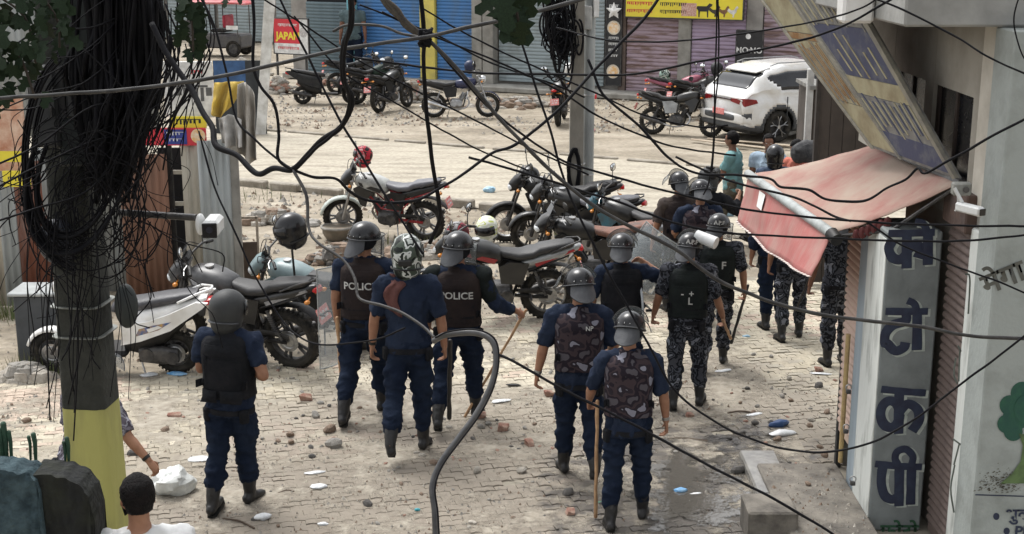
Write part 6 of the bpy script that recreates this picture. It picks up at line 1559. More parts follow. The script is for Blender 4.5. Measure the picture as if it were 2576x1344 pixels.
def helmet(label, pos, yaw=0, m=helm, tilt=0, visor_m=None, vc=None, sc=1.0, upside=False):
    h = MB(); h.ell((0, 0, 0), (.155, .130, .138), 24, 16)
    h.tube([(.08, 0, -.04), (.10, 0, -.10)], [(.07, .085), (.05, .07)], 16, rnd=True); h.tube([(-.01, 0, -.02), (0, 0, -.11)], [(.142, .125), (.125, .112)], 20, rnd=True)
    T = thing('helmet', label, 'helmet', pos, rad(yaw), 'helmets left on the motorcycles', sc)
    T.rotation_euler = (0, rad(tilt), rad(yaw))
    link('helmet_shell', remesh(h, .012, 5), m, T)
    vz = MB(); na = 14
    for a in range(na + 1):
        t_ = rad(-68 + 136 * a / na)
        for zz, rr in ((.05, .99), (.0, 1.06), (-.05, 1.05)): vz.v.append(Vector((math.cos(t_) * .157 * rr, math.sin(t_) * .132 * rr, zz)))
    for a in range(na):
        for q in (0, 1): i0 = a * 3 + q; vz.f.append((i0, i0 + 1, i0 + 4, i0 + 3))
    o = vz.build('visor', visor_m or helm, T); md = o.modifiers.new('th', 'SOLIDIFY'); md.thickness = .004
    e = MB(); e.tube([(math.cos(rad(a)) * .135, math.sin(rad(a)) * .118, -.118) for a in range(60, 301, 15)], .009, 6); e.build('helmet_trim', blackp, T)
    s = MB(); s.tube([(.02, .11, -.11), (.05, .10, -.17), (.03, .04, -.21)], [(.010, .003)] * 3, 6); s.build('chin_strap', blackc, T)
    return T
# ============================================================ motorcycles
bl_ = mat('black_glossy_bike_paint', (.010, .010, .011), .3, col2=(.026, .025, .023), scale=6, bump=.03)
gy_ = mat('silver_bike_paint', (.32, .33, .33), .3, .3, col2=(.2, .2, .2), scale=6, bump=.03)
tealb = mat('blue_teal_bike_paint', (.03, .13, .18), .3, col2=(.05, .07, .08), scale=6, bump=.03)
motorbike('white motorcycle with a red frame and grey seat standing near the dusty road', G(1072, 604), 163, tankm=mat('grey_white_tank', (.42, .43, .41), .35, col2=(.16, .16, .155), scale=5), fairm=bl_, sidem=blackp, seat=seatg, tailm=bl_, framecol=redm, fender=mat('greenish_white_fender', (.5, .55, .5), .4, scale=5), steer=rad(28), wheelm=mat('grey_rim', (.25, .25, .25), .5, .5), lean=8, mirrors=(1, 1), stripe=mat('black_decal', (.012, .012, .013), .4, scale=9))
motorbike('black motorcycle under a dark cover behind the round steel pole', G(1500, 612), 176, tankm=blackp, sidem=blackp, lean=7, tailm=bl_, steer=rad(10), rim='spoke', wheelm=steel)
motorbike('black and silver motorcycle with a teal fairing standing behind the rear officers', G(1690, 700), 140, tankm=bl_, fairm=tealb, sidem=bl_, tailm=gy_, lean=8, steer=rad(20))
motorbike('black and red motorcycle standing broadside in front of all the others', G(1375, 800), 184, tankm=bl_, sidem=bl_, seat=seatm, tailm=gy_, stripe=redm, wheelm=mat('grey_alloy', (.20, .195, .185), .5, .4, scale=8), lean=9, steer=rad(-18), big=1.03)
motorbike('motorcycle with a torn brown seat parked just behind the black and red one', G(1600, 735), 176, tankm=bl_, sidem=bl_, seat=mat('torn_brown_seat', (.20, .09, .06), .7, col2=(.10, .07, .06), scale=9, bump=.4), tailm=gy_, lean=8, steer=rad(16))
motorbike('dark motorcycle mostly hidden behind the officer with the brown vest', G(915, 880), 160, tankm=mat('pale_teal_tank', (.25, .33, .34), .35, scale=4), sidem=bl_, lean=9, steer=rad(22), mirrors=(1, 1))
motorbike('big black motorcycle with a long seat parked beside the white scooter', G(742, 924), 158, tankm=mat('dull_black_tank', (.02, .02, .022), .35, col2=(.09, .09, .092), scale=4, bump=.03), sidem=bl_, tailm=bl_, lean=9, steer=rad(18), big=1.08, stripe=mat('silver_decal', (.28, .28, .29), .4, .3, scale=9))
scooter('white scooter with a grey seat and blue side decal behind the cable pole', G(448, 936), 180, whitem, seat=mat('dark_grey_seat_vinyl', (.055, .055, .062), .5, scale=6), decal=mat('blue_decal', (.03, .10, .28), .4, col2=(.5, .3, .08), scale=12), lean=7)
scooter('black scooter seen from its side by the rubble under the blue shutters', G(762, 262), 4, blackp, seat=seatm, lean=6)
motorbike('black motorcycle with a red number plate leaning beside the far scooter', G(955, 284), 62, tankm=bl_, lean=8, fairm=bl_)
motorbike('chrome and black cruiser motorcycle by the yellow pillar', G(1092, 296), 4, tankm=mat('blue_black_tank', (.02, .025, .07), .25, scale=5), cruiser=True, lean=7, rim='spoke', wheelm=steel)
motorbike('motorcycle seen from behind beside the middle concrete pole', G(1405, 318), 82, tankm=bl_, lean=5)
motorbike('small black motorcycle with a red rear plate at the edge of the far dirt', G(1640, 338), -18, tankm=bl_, sidem=gy_, lean=9, steer=rad(-20))
motorbike('pink and black motorcycle parked behind the small black one', G(1662, 292), 8, tankm=mat('pink_tank', (.40, .12, .17), .3, scale=4), tailm=mat('pink_tank', (.40, .12, .17)), lean=7)
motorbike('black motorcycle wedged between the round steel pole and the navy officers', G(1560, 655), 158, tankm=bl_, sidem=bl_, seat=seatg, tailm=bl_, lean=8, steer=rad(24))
motorbike('old black motorcycle tucked behind the far scooter', G(850, 238), 22, tankm=bl_, lean=7)
motorbike('green and black motorcycle among the rubble by the cyan pillar', G(900, 262), 40, tankm=mat('dark_green_tank', (.01, .03, .02)), lean=7)
motorbike('dusty black motorcycle with its tail against the white car', G(1720, 300), 30, tankm=bl_, lean=7, steer=rad(15))
# helmets left on them
helmet('red and black helmet hanging on the mirror of the white motorcycle', P(914, 388, 21.2), 160, camo('red_black_helmet', [(.02, .02, .02), (.45, .03, .05), (.03, .02, .02), (.4, .05, .06), (.5, .3, .3)], 9, .3, seed=4), tilt=-10, sc=1.02)
helmet('glossy black helmet hanging high by the dirt verge left of the officers', P(730, 572, 13.7), 200, helm, tilt=18, sc=1.12)
MBs = MB(); q0 = P(733, 612, 13.7); MBs.tube([Vector((0, 0, 0)), Vector((.02, 0, -.35)), Vector((.05, .02, -.55))], .012, 6); o = MBs.build('mirror_stalk', blackp); o.location = q0; tag(o, 'thin stalk that holds up the hanging glossy black helmet', 'stalk')
helmet('white and lime helmet with a dark visor resting on the red black motorcycle', P(1224, 572, 16.2), 250, camo('white_lime_helmet', [(.6, .62, .5), (.75, .76, .68), (.5, .55, .15), (.8, .8, .75), (.2, .22, .1)], 7, .35, seed=8), tilt=10, sc=1.05, visor_m=helm)
helmet('black helmet resting on the handlebar of the covered black motorcycle', P(1332, 442, 20.2), 190, helm, sc=1.05)
helmet('dull red helmet beside the raised mirror of the black and red motorcycle', P(1150, 585, 16.3), 200, camo('dull_red_helmet', [(.10, .02, .03), (.3, .04, .05), (.05, .03, .03), (.2, .2, .2), (.3, .3, .3)], 8, .4, seed=6), sc=1.0)
helmet('grey helmet on the rear seat of the far leaning motorcycle', P(976, 155, 36.2), 30, helmm)
helmet('dark blue helmet on the handlebar of the chrome cruiser', P(1182, 165, 35.3), 30, mat('dark_blue_helmet', (.02, .03, .08), .4, scale=4))
helmet('white helmet on the motorcycle beside the middle concrete pole', P(1431, 172, 33.9), 90, whitem)
helmet('green and white helmet on the pink motorcycle', P(1672, 188, 35), 20, camo('green_white_helmet', [(.04, .10, .07), (.5, .55, .5), (.02, .03, .02), (.3, .4, .35), (.1, .1, .1)], 9, .4, seed=1))
helmet('grey helmet on the roadside bike just left of the white car', P(1803, 170, 33.5), 20, helmm)
# ============================================================ people
OG = 'police officers in helmets'
brownp = mat('brown_grey_officer_cloth', (.075, .058, .050), .9, col2=(.05, .04, .037), scale=5, bump=.3, spec=.2)
ARM_D = ((-.14, .02, -1), (-.05, .22, -1)); ARM_DR = ((.14, .02, -1), (.05, .22, -1))
pA = person('officer in a plain charcoal round helmet and black tactical vest walking beside the scooter', 594, 1275, 735, yaw=-14, head='fullm', vest=blackc, pouch=1, sleeve=.72, jacket=.80, hyaw=-22, hnod=6,
            arms=[((-.25, .15, -1), (.3, .95, -.1)), ((.42, -.22, -1), (-.55, .72, -.20))], legs=[(-9, 12, -8, 1), (9, 4, 0, -1)], group=OG, seed=11, lean=2)
pB = person('officer in a brown police vest turned beside the standing riot shield', 926, 1048, 560, yaw=-8, vest=brownv, text=[('POLICE', .325, .088, 0)], sleeve=.8, hyaw=-34, hnod=2, vis='down',
            arms=[((-.22, -.02, -1), (-.02, .16, -1)), ((.3, .2, -1), (-.1, .8, -.4))], legs=[(-18, 14, -14, 4), (17, 10, 0, 0)], group=OG, seed=12, curls=(65, 35))
pC = person('officer in a short sleeved navy shirt with a maroon cloth on one shoulder', 1032, 1136, 600, yaw=-2, head='camoh', sleeve=.88, vest=None, cloth=1, jacket=.84, watch=0,
            arms=[((-.30, -.05, -1), (-.12, .10, -1)), ((.28, .0, -1), (.10, .12, -1))], legs=[(-16, 26, -42, 3), (6, 3, 0, 2)], group=OG, seed=13)
pD = person('officer in a police vest with padded grey shoulders holding a bamboo stick', 1156, 1062, 585, yaw=-4, vest=brownv, text=[('POLICE', .315, .088, .0)], sleeve=1.75, hyaw=-24, hnod=4, vis='down', epaulet=greyv,
            arms=[((-.25, .05, -1), (-.05, .3, -1)), ((.45, -.05, -1), (.75, .55, -.42))], legs=[(-22, 18, -20, 5), (15, 8, 0, 4)], group=OG, seed=14, curls=(40, 70))
pE = person('officer in a purple camouflage vest with one boot lifted and a bare forearm hanging', 1452, 1196, 682, yaw=2, vest=camov, sleeve=.95, jacket=.78, hyaw=12, hnod=14, vis='up',
            arms=[((-.34, -.02, -1), (-.20, .02, -1)), ((.38, .1, -1), (-.05, .7, -.5))], legs=[(6, 3, 0, 2), (-6, 34, -52, 3)], group=OG, seed=15, watch=0, wm=steel, text=[('   NP', .395, .05, .05)])
pF = person('nearest officer in a purple camouflage vest with both boots on the wet ground', 1574, 1316, 790, yaw=-4, vest=camov, sleeve=.98, jacket=.78, hyaw=-12, hnod=18, vis='up', watch=1, wm=steel,
            arms=[((-.42, .22, -1), (-.1, .75, -.75)), ((.34, -.06, -1), (.12, .08, -1))], legs=[(-8, 8, -4, 4), (11, 8, 0, 5)], group=OG, seed=16, curls=(70, 30), lean=4)
pG = person('officer in plain navy with one elbow raised beside the clear square shield', 1558, 1010, 592, yaw=4, vest=blackc, sleeve=1.0, hyaw=-12, hnod=10, vis='up',
            arms=[((-.3, .1, -1), (.1, .6, -.7)), ((.95, .35, -.45), (-.75, .45, .62))], legs=[(5, 3, 0, 3), (-6, 5, 0, 3)], group=OG, seed=17)
pH = person('officer in grey camouflage and a plain dark vest carrying a round shield', 1722, 1018, 590, yaw=-10, vest=greyv, shirt=camou, pants=camou, sleeve=.92, hyaw=-20, hnod=10, vis='up', epaulet=camou,
            arms=[((-.38, .05, -1), (-.25, .35, -1)), ((.36, .05, -1), (.30, .42, -1))], legs=[(-10, 6, 0, 2), (10, 22, -12, 6)], group=OG, seed=18, text=[('-  +', .275, .09, .0), ('L', .20, .10, .03)], curls=(60, 65))
pI = person('officer in grey camouflage and a dark vest with a letter walking ahead with a baton', 1795, 922, 540, yaw=-6, vest=greyv, shirt=camou, pants=camou, sleeve=.85, hyaw=-30, hnod=4, vis='down', epaulet=camou,
            arms=[((-.25, .1, -1), (-.05, .3, -1)), ((.36, -.05, -1), (.10, .20, -1))], legs=[(-16, 12, 0, 4), (12, 6, 0, 2)], group=OG, seed=19, text=[('.   F', .30, .12, 0)], curls=(40, 70))
pJ = person('officer in a purple camouflage vest bowed forward among the motorcycles', 1752, 815, 456, yaw=0, vest=camov, sleeve=.9, hyaw=8, hnod=22, vis='up', arms=[((-.28, .3, -1), (.1, .8, -.3)), ((.28, .3, -1), (-.1, .8, -.3))], group=OG, seed=20)
pK = person('officer in brown with the bare grey helmet just behind the bowed one', 1700, 785, 436, yaw=10, vest=brownv, shirt=brownp, pants=camou, sleeve=.9, hyaw=12, hnod=12, vis='up', arms=[((-.34, .0, -1), (-.15, .2, -1)), ((.28, .3, -1), (-.1, .8, -.3))], group=OG, seed=21)
pL = person('helmeted cameraman filming between the grey helmeted officers and the roadside', 1768, 768, 424, yaw=-30, head='fullm', vest=None, shirt=blackc, sleeve=1.6, hyaw=-10, arms=[((-.2, .6, -.5), (.25, .75, .55)), ((.25, .6, -.5), (-.1, .75, .62))], seed=22, tee=1)
tealc = mat('pale_teal_tee_cloth', (.17, .33, .335), .9, col2=(.13, .26, .27), scale=4, bump=.2); olive = mat('olive_brown_shorts', (.11, .095, .065), .9, col2=(.08, .07, .05), scale=4, bump=.2)
pM = person('bare headed man in a pale teal tee shirt and olive trousers walking across', 1838, 618, 328, yaw=68, head='hair', shirt=tealc, pants=olive, skin=skin2, sleeve=.75, jacket=.86, tee=1, plain=1, boots=blackp, sandals=True, hyaw=-6,
            arms=[((-.1, .35, -1), (-.05, .6, -1)), ((.1, -.25, -1), (.05, .2, -1))], legs=[(18, 10, 0, 2), (-16, 14, -20, 2)], seed=23)
pN = person('helmeted person in a blue jacket half hidden behind the red awning', 1937, 678, 368, yaw=-4, head='full', shirt=mat('blue_grey_jacket', (.06, .09, .15), .85, scale=4), sleeve=1.7, seed=24)
pO = person('bare headed boy in a light blue shirt standing beyond the helmeted person', 1924, 628, 338, yaw=150, head='hair', shirt=mat('light_blue_shirt', (.35, .45, .55), .85, scale=4), skin=skin2, seed=25, tee=1, plain=1, sandals=True, boots=blackp, hyaw=20)
pP_ = person('dark haired person in an orange top carrying a bag beyond the awning', 1996, 655, 352, yaw=120, head='hair', shirt=mat('orange_coral_top', (.55, .16, .11), .85, scale=4), skin=skin2, seed=26, tee=1, plain=1, boots=blackp, hnod=25)
bgm = mat('dark_bag_cloth', (.03, .03, .033), .8, col2=(.08, .08, .08), scale=10, bump=.4)
b_ = MB(); b_.ell((0, 0, 0), (.22, .15, .18), 14, 10); o = link('shoulder_bag', remesh(b_, .02, 3, wr=.02, ws=8), bgm); q = pP_['T'].location; o.location = P(2030, 385, q.y - .1); tag(o, 'dark crumpled bag carried by the person in orange', 'bag')
pQ = person('officer in pale grey camouflage trousers and boots showing below the awning', 1985, 852, H=1.72, yaw=2, vest=None, shirt=camou, pants=camou, sleeve=.9, legs=[(-8, 6, 0, 4), (6, 4, 0, 4)], group=OG, seed=27, vis='up', head='riot')
pR = person('person in dark navy walking next to the pale camouflage trousers', 1942, 822, H=1.66, yaw=4, shirt=navy, pants=navy2, sleeve=1.5, legs=[(-6, 4, 0, 2), (6, 4, 0, 2)], group=OG, seed=28)
pS = person('officer in camouflage with a bare arm and stick at the corner of the peach shutter', 2098, 915, H=1.70, yaw=4, vest=None, shirt=camou, pants=camou, sleeve=.62, skin=skin2, arms=[((-.28, .05, -1), (-.16, .12, -1)), ((.3, 0, -1), (.05, .2, -1))], legs=[(-4, 4, 0, 2), (4, 4, 0, 2)], group=OG, seed=29, curls=(65, 30))
pT = person('officer in faded camouflage leaning behind the yellow painted pole', 232, 0, Y=8.95, H=1.62, yaw=-24, vest=None, shirt=camol, pants=camol, sleeve=.9, lean=16, side=4, watch=1, head='riot', arms=[((-.3, .2, -1), (-.1, .5, -1)), ((.60, -.05, -.9), (.72, .1, -.75))], group=OG, seed=30)
pU = person('dark haired boy in a white shirt and face mask at the lower edge', 0, 0, Y=5.9, H=1.72, yaw=14, z=.35, head='hair', shirt=mat('white_shirt_cloth', (.62, .63, .62), .9, col2=(.5, .5, .5), scale=4, bump=.2), skin=skin1, seed=31, tee=1, plain=1, hyaw=12, hnod=4, boots=blackp)
pV = person('distant person in dark clothes by the cyan pillar of the blue shutters', 893, 205, -8, yaw=170, head='hair', shirt=mat('grey_blue_shirt', (.08, .12, .13), .9, scale=4), skin=skin2, seed=33, tee=1, plain=1, detail=.8, boots=blackp)
for p_, (px_, py_) in ((pU, (332, 1216)),):
    q = P(px_, py_, 5.9); p_['T'].location.x = q.x + .02; s_ = (q.z - .35 + .02) / (1.745 + .012); p_['T'].scale = (s_,) * 3
pT['T'].location.x = P(188, 1000, 8.95).x
mk = MB(); hp = pU['HP']; mk.add([hp(x, y, z_) for (x, y, z_) in ((-.075, .03, -.03), (-.05, .095, -.03), (0, .125, -.03), (.05, .095, -.03), (.075, .03, -.03), (-.06, .03, -.10), (-.04, .085, -.11), (0, .105, -.115), (.04, .085, -.11), (.06, .03, -.10))], [(i, i + 1, i + 6, i + 5) for i in range(4)])
o = mk.build('face_mask', blackc, pU['T']); md = o.modifiers.new('th', 'SOLIDIFY'); md.thickness = .004
# the cameraman's camera
j = pL['J']; q = W(pL, (j['ha', 0] + j['ha', 1]) / 2)
o = thing('film_camera', 'black film camera held up by the helmeted cameraman', 'camera', P(1788, 438, pL['T'].location.y - .05), rad(-30)); MB().box((0, 0, 0), (.16, .10, .11), bev=.015).build('body', blackp, o); MB().cyl((0, .05, 0), (0, .20, 0), .045, 14, .05).build('lens', blackp, o); MB().box((.0, 0, .075), (.06, .06, .03), bev=.008).build('viewfinder', blackp, o); MB().cyl((-.05, -.02, .08), (.05, -.02, .08), .018, 8).build('microphone', blackp, o)
# things they carry
bam = mat('bamboo_stick', (.45, .28, .15), .6, col2=(.30, .17, .09), scale=12, bump=.15); dkst = mat('dark_baton', (.02, .018, .016), .5, scale=6)
def through(p, i, px0, py0, px1, py1, dy0, dy1):
    h = W(p, p['J']['ha', i]); return P(px0, py0, h.y + dy0), P(px1, py1, h.y + dy1)
a, b = P(848, 800, pB['T'].location.y - .12), G(880, 1000); stick('bamboo stick with a pale side held low by the officer in the turned brown vest', a, Vector((b.x, min(b.y, a.y + .1), .12)), .016, bam, 'riot_stick', 'stick', None)
h = W(pD, pD['J']['ha', 1]); b = G(1170, 1052); stick('long thin bamboo stick slanting from the padded officer down to the pavers', h + (h - b).normalized() * .05, b + Vector((0, 0, .02)), .013, bam, 'riot_stick')
h = W(pF, pF['J']['wr', 0]); a = P(1503, 1010, pF['T'].location.y + .02); b = P(1498, 1300, pF['T'].location.y + .05); b.z = max(b.z, .01); stick('upright bamboo stick touching the wet ground beside the nearest officer', a, b, .014, bam, 'riot_stick')
h = W(pI, pI['J']['ha', 1]); b = P(1840, 862, h.y - .05); stick('black baton hanging from the hand of the officer walking ahead', h + (h - b).normalized() * .14, b, .016, dkst, 'baton', 'baton')
h = W(pH, pH['J']['ha', 1]); b = P(1838, 852, h.y + .2); stick('short brown stick pointing down from the officer with the round shield', h + (h - b).normalized() * .08, b, .014, bam, 'riot_stick')
h = W(pS, pS['J']['ha', 0]); b = h + Vector((-.05, -.1, .45)); stick('thin dark stick held by the officer at the peach shutter corner', h + Vector((-.10, .1, -.22)), b + Vector((.12, 0, 0)), .010, dkst, 'baton', 'baton')
h = W(pC, pC['J']['ha', 1]); stick('black baton hanging beside the officer with the maroon cloth', h + Vector((.04, .05, .12)), h + Vector((.02, .12, -.62)), .020, dkst, 'baton', 'baton')
# round shield of the camouflage officer: clear dish with a bright rim, seen nearly edge on
def round_shield(p):
    c = W(p, p['J']['ha', 0]) + Vector((-.10, .05, .12)); T = thing('riot_shield', 'round clear riot shield seen nearly edge on beside the camouflage officer', 'shield', c, rad(100))
    mb = MB(); n, m_ = 32, 6
    for a in range(n):
        for q in range(m_ + 1): r_ = .30 * q / m_; mb.v.append(Vector((math.cos(2 * PI * a / n) * r_, .07 * (q / m_) ** 2, math.sin(2 * PI * a / n) * r_)))
    for a in range(n):
        for q in range(m_): i = a * (m_ + 1) + q; k = ((a + 1) % n) * (m_ + 1) + q; mb.f.append((i, i + 1, k + 1, k) if q else (i, i + 1, k + 1))
    o = mb.build('dish', shieldm, T); md = o.modifiers.new('th', 'SOLIDIFY'); md.thickness = .005
    r = MB(); r.torus((0, .07, 0), .30, .012, 'Y', 40, 6); r.build('rim', mat('pale_grey_rubber_rim', (.42, .45, .47), .4, scale=4), T)
    g = MB(); g.tube([(-.08, -.02, 0), (-.08, -.07, 0), (.08, -.07, 0), (.08, -.02, 0)], .012, 6); g.build('handle', blackp, T); T.scale = (1.05, 1.05, 1.18)
round_shield(pH)
def square_shield(label, c, w_, h_, yaw, tilt=0, roll=0, label2=None, curve=.09):
    T = thing('riot_shield', label, 'shield', c, rad(yaw)); T.rotation_euler = (rad(tilt), rad(roll), rad(yaw)); mb = MB(); n = 12
    for a in range(n + 1):
        u = a / n * 2 - 1
        for zz in (-.5, -.47, .47, .5): mb.v.append(Vector((u * w_ / 2, -curve * (1 - u * u), zz * h_)))
    for a in range(n):
        for q in range(3): i = a * 4 + q; mb.f.append((i, i + 1, i + 5, i + 4))
    o = mb.build('shield_sheet', shieldm, T); md = o.modifiers.new('th', 'SOLIDIFY'); md.thickness = .005
    e = MB(); pts = [(u / 6 * w_ / 2, -curve * (1 - (u / 6) ** 2), h_ / 2) for u in range(-6, 7)] + [(u / 6 * w_ / 2, -curve * (1 - (u / 6) ** 2), -h_ / 2) for u in range(6, -7, -1)]
    e.tube(pts + [pts[0]], .006, 6); e.build('shield_edge', mat('clear_grey_edge', (.36, .38, .38), .4, scale=4), T)
    g = MB(); g.tube([(-.08, .0, 0), (-.08, .05, 0), (.08, .05, 0), (.08, .0, 0)], .012, 6); g.build('handle', blackp, T)
    return T
square_shield('tall clear riot shield held on edge by the officer in the turned brown vest', Vector((P(818, 800, 12.5).x, 12.75, P(818, 800, 12.6).z)), .46, 1.0, 72)
square_shield('clear square shield tilted between the raised elbow and the motorcycles', P(1632, 650, 13.9), .50, .62, -8, roll=34)
# gas canister like white visor guard on the shield officer's helmet
mb = MB(); c = pH['HP'](.11, -.02, .09); m_ = pH['hm']
mb.tube([c + m_ @ Vector((-.05, 0, .02)), c + m_ @ Vector((.16, 0, -.03))], [(.062, .058), (.066, .062)], 14); mb.build('raised_face_guard', mat('matt_white_plastic', (.62, .64, .64), .5, col2=(.5, .52, .52), scale=6), pH['T'])
for p_, s_ in ((pH, 1), (pI, 1)):
    tm = text_mesh('A.P.F', .055, .002)
    for v in tm.vertices:
        a = rad(-90 + 32) + v.co.x / .13; v.co = p_['HP'](math.cos(a) * .128, math.sin(a) * .149, .045 + v.co.y)
    link('helmet_lettering', tm, mat('pale_vest_print', (.5, .5, .48)), p_['T'])
# ============================================================ the cable pole on the left
PX, PYY = P(228, 1000, 8.0).x, 8.0
cpole = thing('utility_pole', 'thick concrete utility pole with a yellow painted foot buried in black cables', 'pole', (PX, PYY, 0))
mossy = mat('mossy_dark_concrete', (.032, .033, .027), .95, col2=(.013, .015, .012), scale=4, bump=.7, bscale=26)
olivey = mat('olive_yellow_paint', (.36, .345, .11), .85, col2=(.22, .21, .085), scale=6, bump=.3, bscale=26, stretch=(1, 1, .22), lo=.45, hi=.75)
zy = P(228, 1036, 8.0 - .17).z
def psec(z): k = .162 - .0115 * z; return k
def pshaft(name, z0, z1, m, nz=8):
    mb = MB(); k = 24
    for i in range(nz + 1):
        z = lerp(z0, z1, i / nz); r_ = psec(z)
        for q in range(k):
            t = 2 * PI * q / k + PI / 4; e = 6; ct, st = math.cos(t), math.sin(t)
            mb.v.append(Vector((math.copysign(abs(ct) ** (2 / e), ct) * r_, math.copysign(abs(st) ** (2 / e), st) * r_, z + (.012 * noise.noise(Vector((ct * 2, st * 2, 1))) if i in (0, nz) and 0 < z < 4 else 0))))
    for i in range(nz):
        for q in range(k): mb.f.append((i * k + q, i * k + (q + 1) % k, (i + 1) * k + (q + 1) % k, (i + 1) * k + q))
    mb.f.append(tuple(range(k))[::-1]); mb.f.append(tuple(nz * k + q for q in range(k)))
    o = mb.build(name, m, cpole, ang=50); o.rotation_euler = (0, 0, rad(-6)); return o
pshaft('painted_foot', 0, zy, olivey); pshaft('pole_shaft', zy + .002, 7.5, mossy, 24)
for py_ in (782, 858):
    z = P(232, py_, 7.8).z; mb = MB(); r_ = psec(z) + .012; mb.tube([Vector((math.copysign(abs(math.cos(t)) ** .35, math.cos(t)) * r_, math.copysign(abs(math.sin(t)) ** .35, math.sin(t)) * r_, z)) for t in [2 * PI * q / 32 for q in range(33)]], [(.006, .018)] * 33, 6, cap=False, up=(0, 0, 1)); o = mb.build('metal_band', mat('tarnished_band', (.22, .23, .21), .5, .5, scale=12), cpole); o.rotation_euler = (0, 0, rad(-6))
cab = mat('black_cable_sheath', (.004, .004, .006), .65, col2=(.009, .009, .010), scale=8, bump=.05, spec=.12)
cab2 = mat('grey_worn_cable_sheath', (.018, .017, .017), .5, col2=(.05, .048, .045), scale=14, bump=.1, spec=.3)
# cabinets strapped to the pole
def cabinet(label, px0, px1, py0, py1, Y, dep, m, cat='cabinet'):
    a, b, c = P(px0, py1, Y), P(px1, py1, Y), P(px0, py0, Y); o = thing('junction_cabinet', label, cat, ((a.x + b.x) / 2, Y + dep / 2, a.z)); w_, h_ = b.x - a.x, c.z - a.z
    MB().box((0, 0, h_ / 2), (w_, dep, h_), bev=.012).build('case', m, o); MB().box((0, -dep / 2 - .004, h_ * .5), (w_ * .88, .012, h_ * .9), bev=.004).build('door', m, o); MB().box((w_ * .32, -dep / 2 - .015, h_ * .45), (.015, .02, .06), bev=.003).build('handle', dsteel, o); return o
cm1 = mat('charcoal_cabinet', (.030, .032, .034), .6, col2=(.045, .046, .047), scale=5, bump=.1); cm2 = mat('dark_green_cabinet', (.010, .016, .016), .6, col2=(.02, .025, .024), scale=5, bump=.1)
cabinet('tall charcoal junction cabinet hanging in cables beside the pole', 82, 152, 168, 372, 7.7, .16, cm1); cabinet('dark box with a lighter lid strapped high on the cable pole', 168, 268, 195, 298, 7.72, .12, cm1); cabinet('dark green cabinet under the lidded box on the cable pole', 150, 330, 300, 420, 7.74, .10, cm2); cabinet('large dark cabinet at the top of the cable pole', 148, 330, -80, 120, 7.65, .16, cm2)
def oval(label, px, py, Y, rx, rz, m):
    mb = MB(); mb.ell((0, 0, 0), (rx, .07, rz), 20, 12); o = mb.build('splice_case', m); o.location = P(px, py, Y); return tag(o, label, 'case')
oval('blue black splice case bulging from the cables beside the pole', 145, 608, 7.85, .12, .14, mat('blue_black_plastic', (.012, .016, .03), .5)); oval('round dark splice case clamped low on the cable pole', 318, 770, 7.9, .07, .14, cm2)
# the tangle: loops, bunches and hanging ends that nobody could count
rc = random.Random(21)
tg = MB()
def wire(mb, pts, r, n=5, k=5): mb.tube(catmull(pts, k), r, n, cap=True)
for i in range(150):      # dense vertical bunch
    px = rc.gauss(296, 46); y0 = -60; y1 = rc.uniform(300, 520) if abs(px - 300) < 70 else rc.uniform(160, 380)
    if px < 160: px = 160 + rc.random() * 60
    Y = rc.uniform(7.45, 7.85); w_ = rc.uniform(-30, 30)
    wire(tg, [P(px + rc.uniform(-12, 12) - w_ * .3, y0, Y), P(px + w_ * .5, y1 * .35, Y + .05), P(px + rc.uniform(-14, 14), y1 * .7, Y), P(px * .55 + 235 * .45 + rc.uniform(-30, 30), y1, Y + .1)], rc.choice([.006, .008, .011, .014, .018]))
for i in range(64):       # thick black core of the bunch
    px = rc.gauss(285, 50); Y = rc.uniform(7.6, 7.8); wire(tg, [P(px - 20, -60, Y), P(px + rc.uniform(-10, 10), 120, Y), P(px * .7 + 80, 300, Y), P(px * .4 + 170, 430, Y + .05)], rc.uniform(.02, .040), 7)
for i in range(44):       # big coils round both sides
    cx, cy = rc.choice([(150, 470), (150, 500), (330, 520), (250, 480), (240, 560)]); cx += rc.uniform(-20, 20); cy += rc.uniform(-30, 30); rx, ry = rc.uniform(60, 125), rc.uniform(90, 175); Y = rc.uniform(7.4, 7.75); a0 = rc.uniform(0, 6); sp = rc.choice([2.2, 3.2, 4.6, 6.1])
    wire(tg, [P(cx + rx * math.cos(a0 + sp * t / 9), cy + ry * math.sin(a0 + sp * t / 9) * (1 + .05 * math.sin(t)), Y + .03 * math.sin(t * 2)) for t in range(10)], rc.choice([.0022, .0032, .0045]), 5, 4)
for i in range(12):       # left tight coil under the cabinet
    r_ = rc.uniform(.8, 1.12); Y = rc.uniform(7.4, 7.6); a0 = rc.uniform(2.3, 3.0)
    wire(tg, [P(195 + 118 * r_ * math.cos(a0 - 2.9 * t / 9 + .9), 430 + 190 * r_ * math.sin(a0 - 2.9 * t / 9 + .6) - 150 * 0, Y) for t in range(10)], rc.choice([.005, .007, .009]), 5, 4)
for i in range(12):
    r_ = rc.uniform(.85, 1.15); Y = rc.uniform(7.4, 7.6)
    wire(tg, [P(210 + 135 * r_ * math.cos(1.7 + 2.6 * t / 9), 400 + 260 * r_ * math.sin(1.7 + 2.6 * t / 9), Y) for t in range(10)], rc.choice([.004, .006, .008]), 5, 4)
for i in range(80):       # thin stray wires hanging and curling
    x0, y0 = rc.gauss(235, 105), rc.uniform(120, 640); pts = []; Y = rc.uniform(7.3, 7.7); dx = rc.uniform(-35, 35); x, y = x0, y0; st_ = rc.uniform(30, 95)
    for k in range(6): pts.append(P(max(-40, min(560, x)), y, Y)); x += dx + rc.uniform(-45, 45); y += st_ * rc.uniform(.2, 1.2)
    wire(tg, pts, rc.choice([.0022, .003, .0038]), 4, 5)
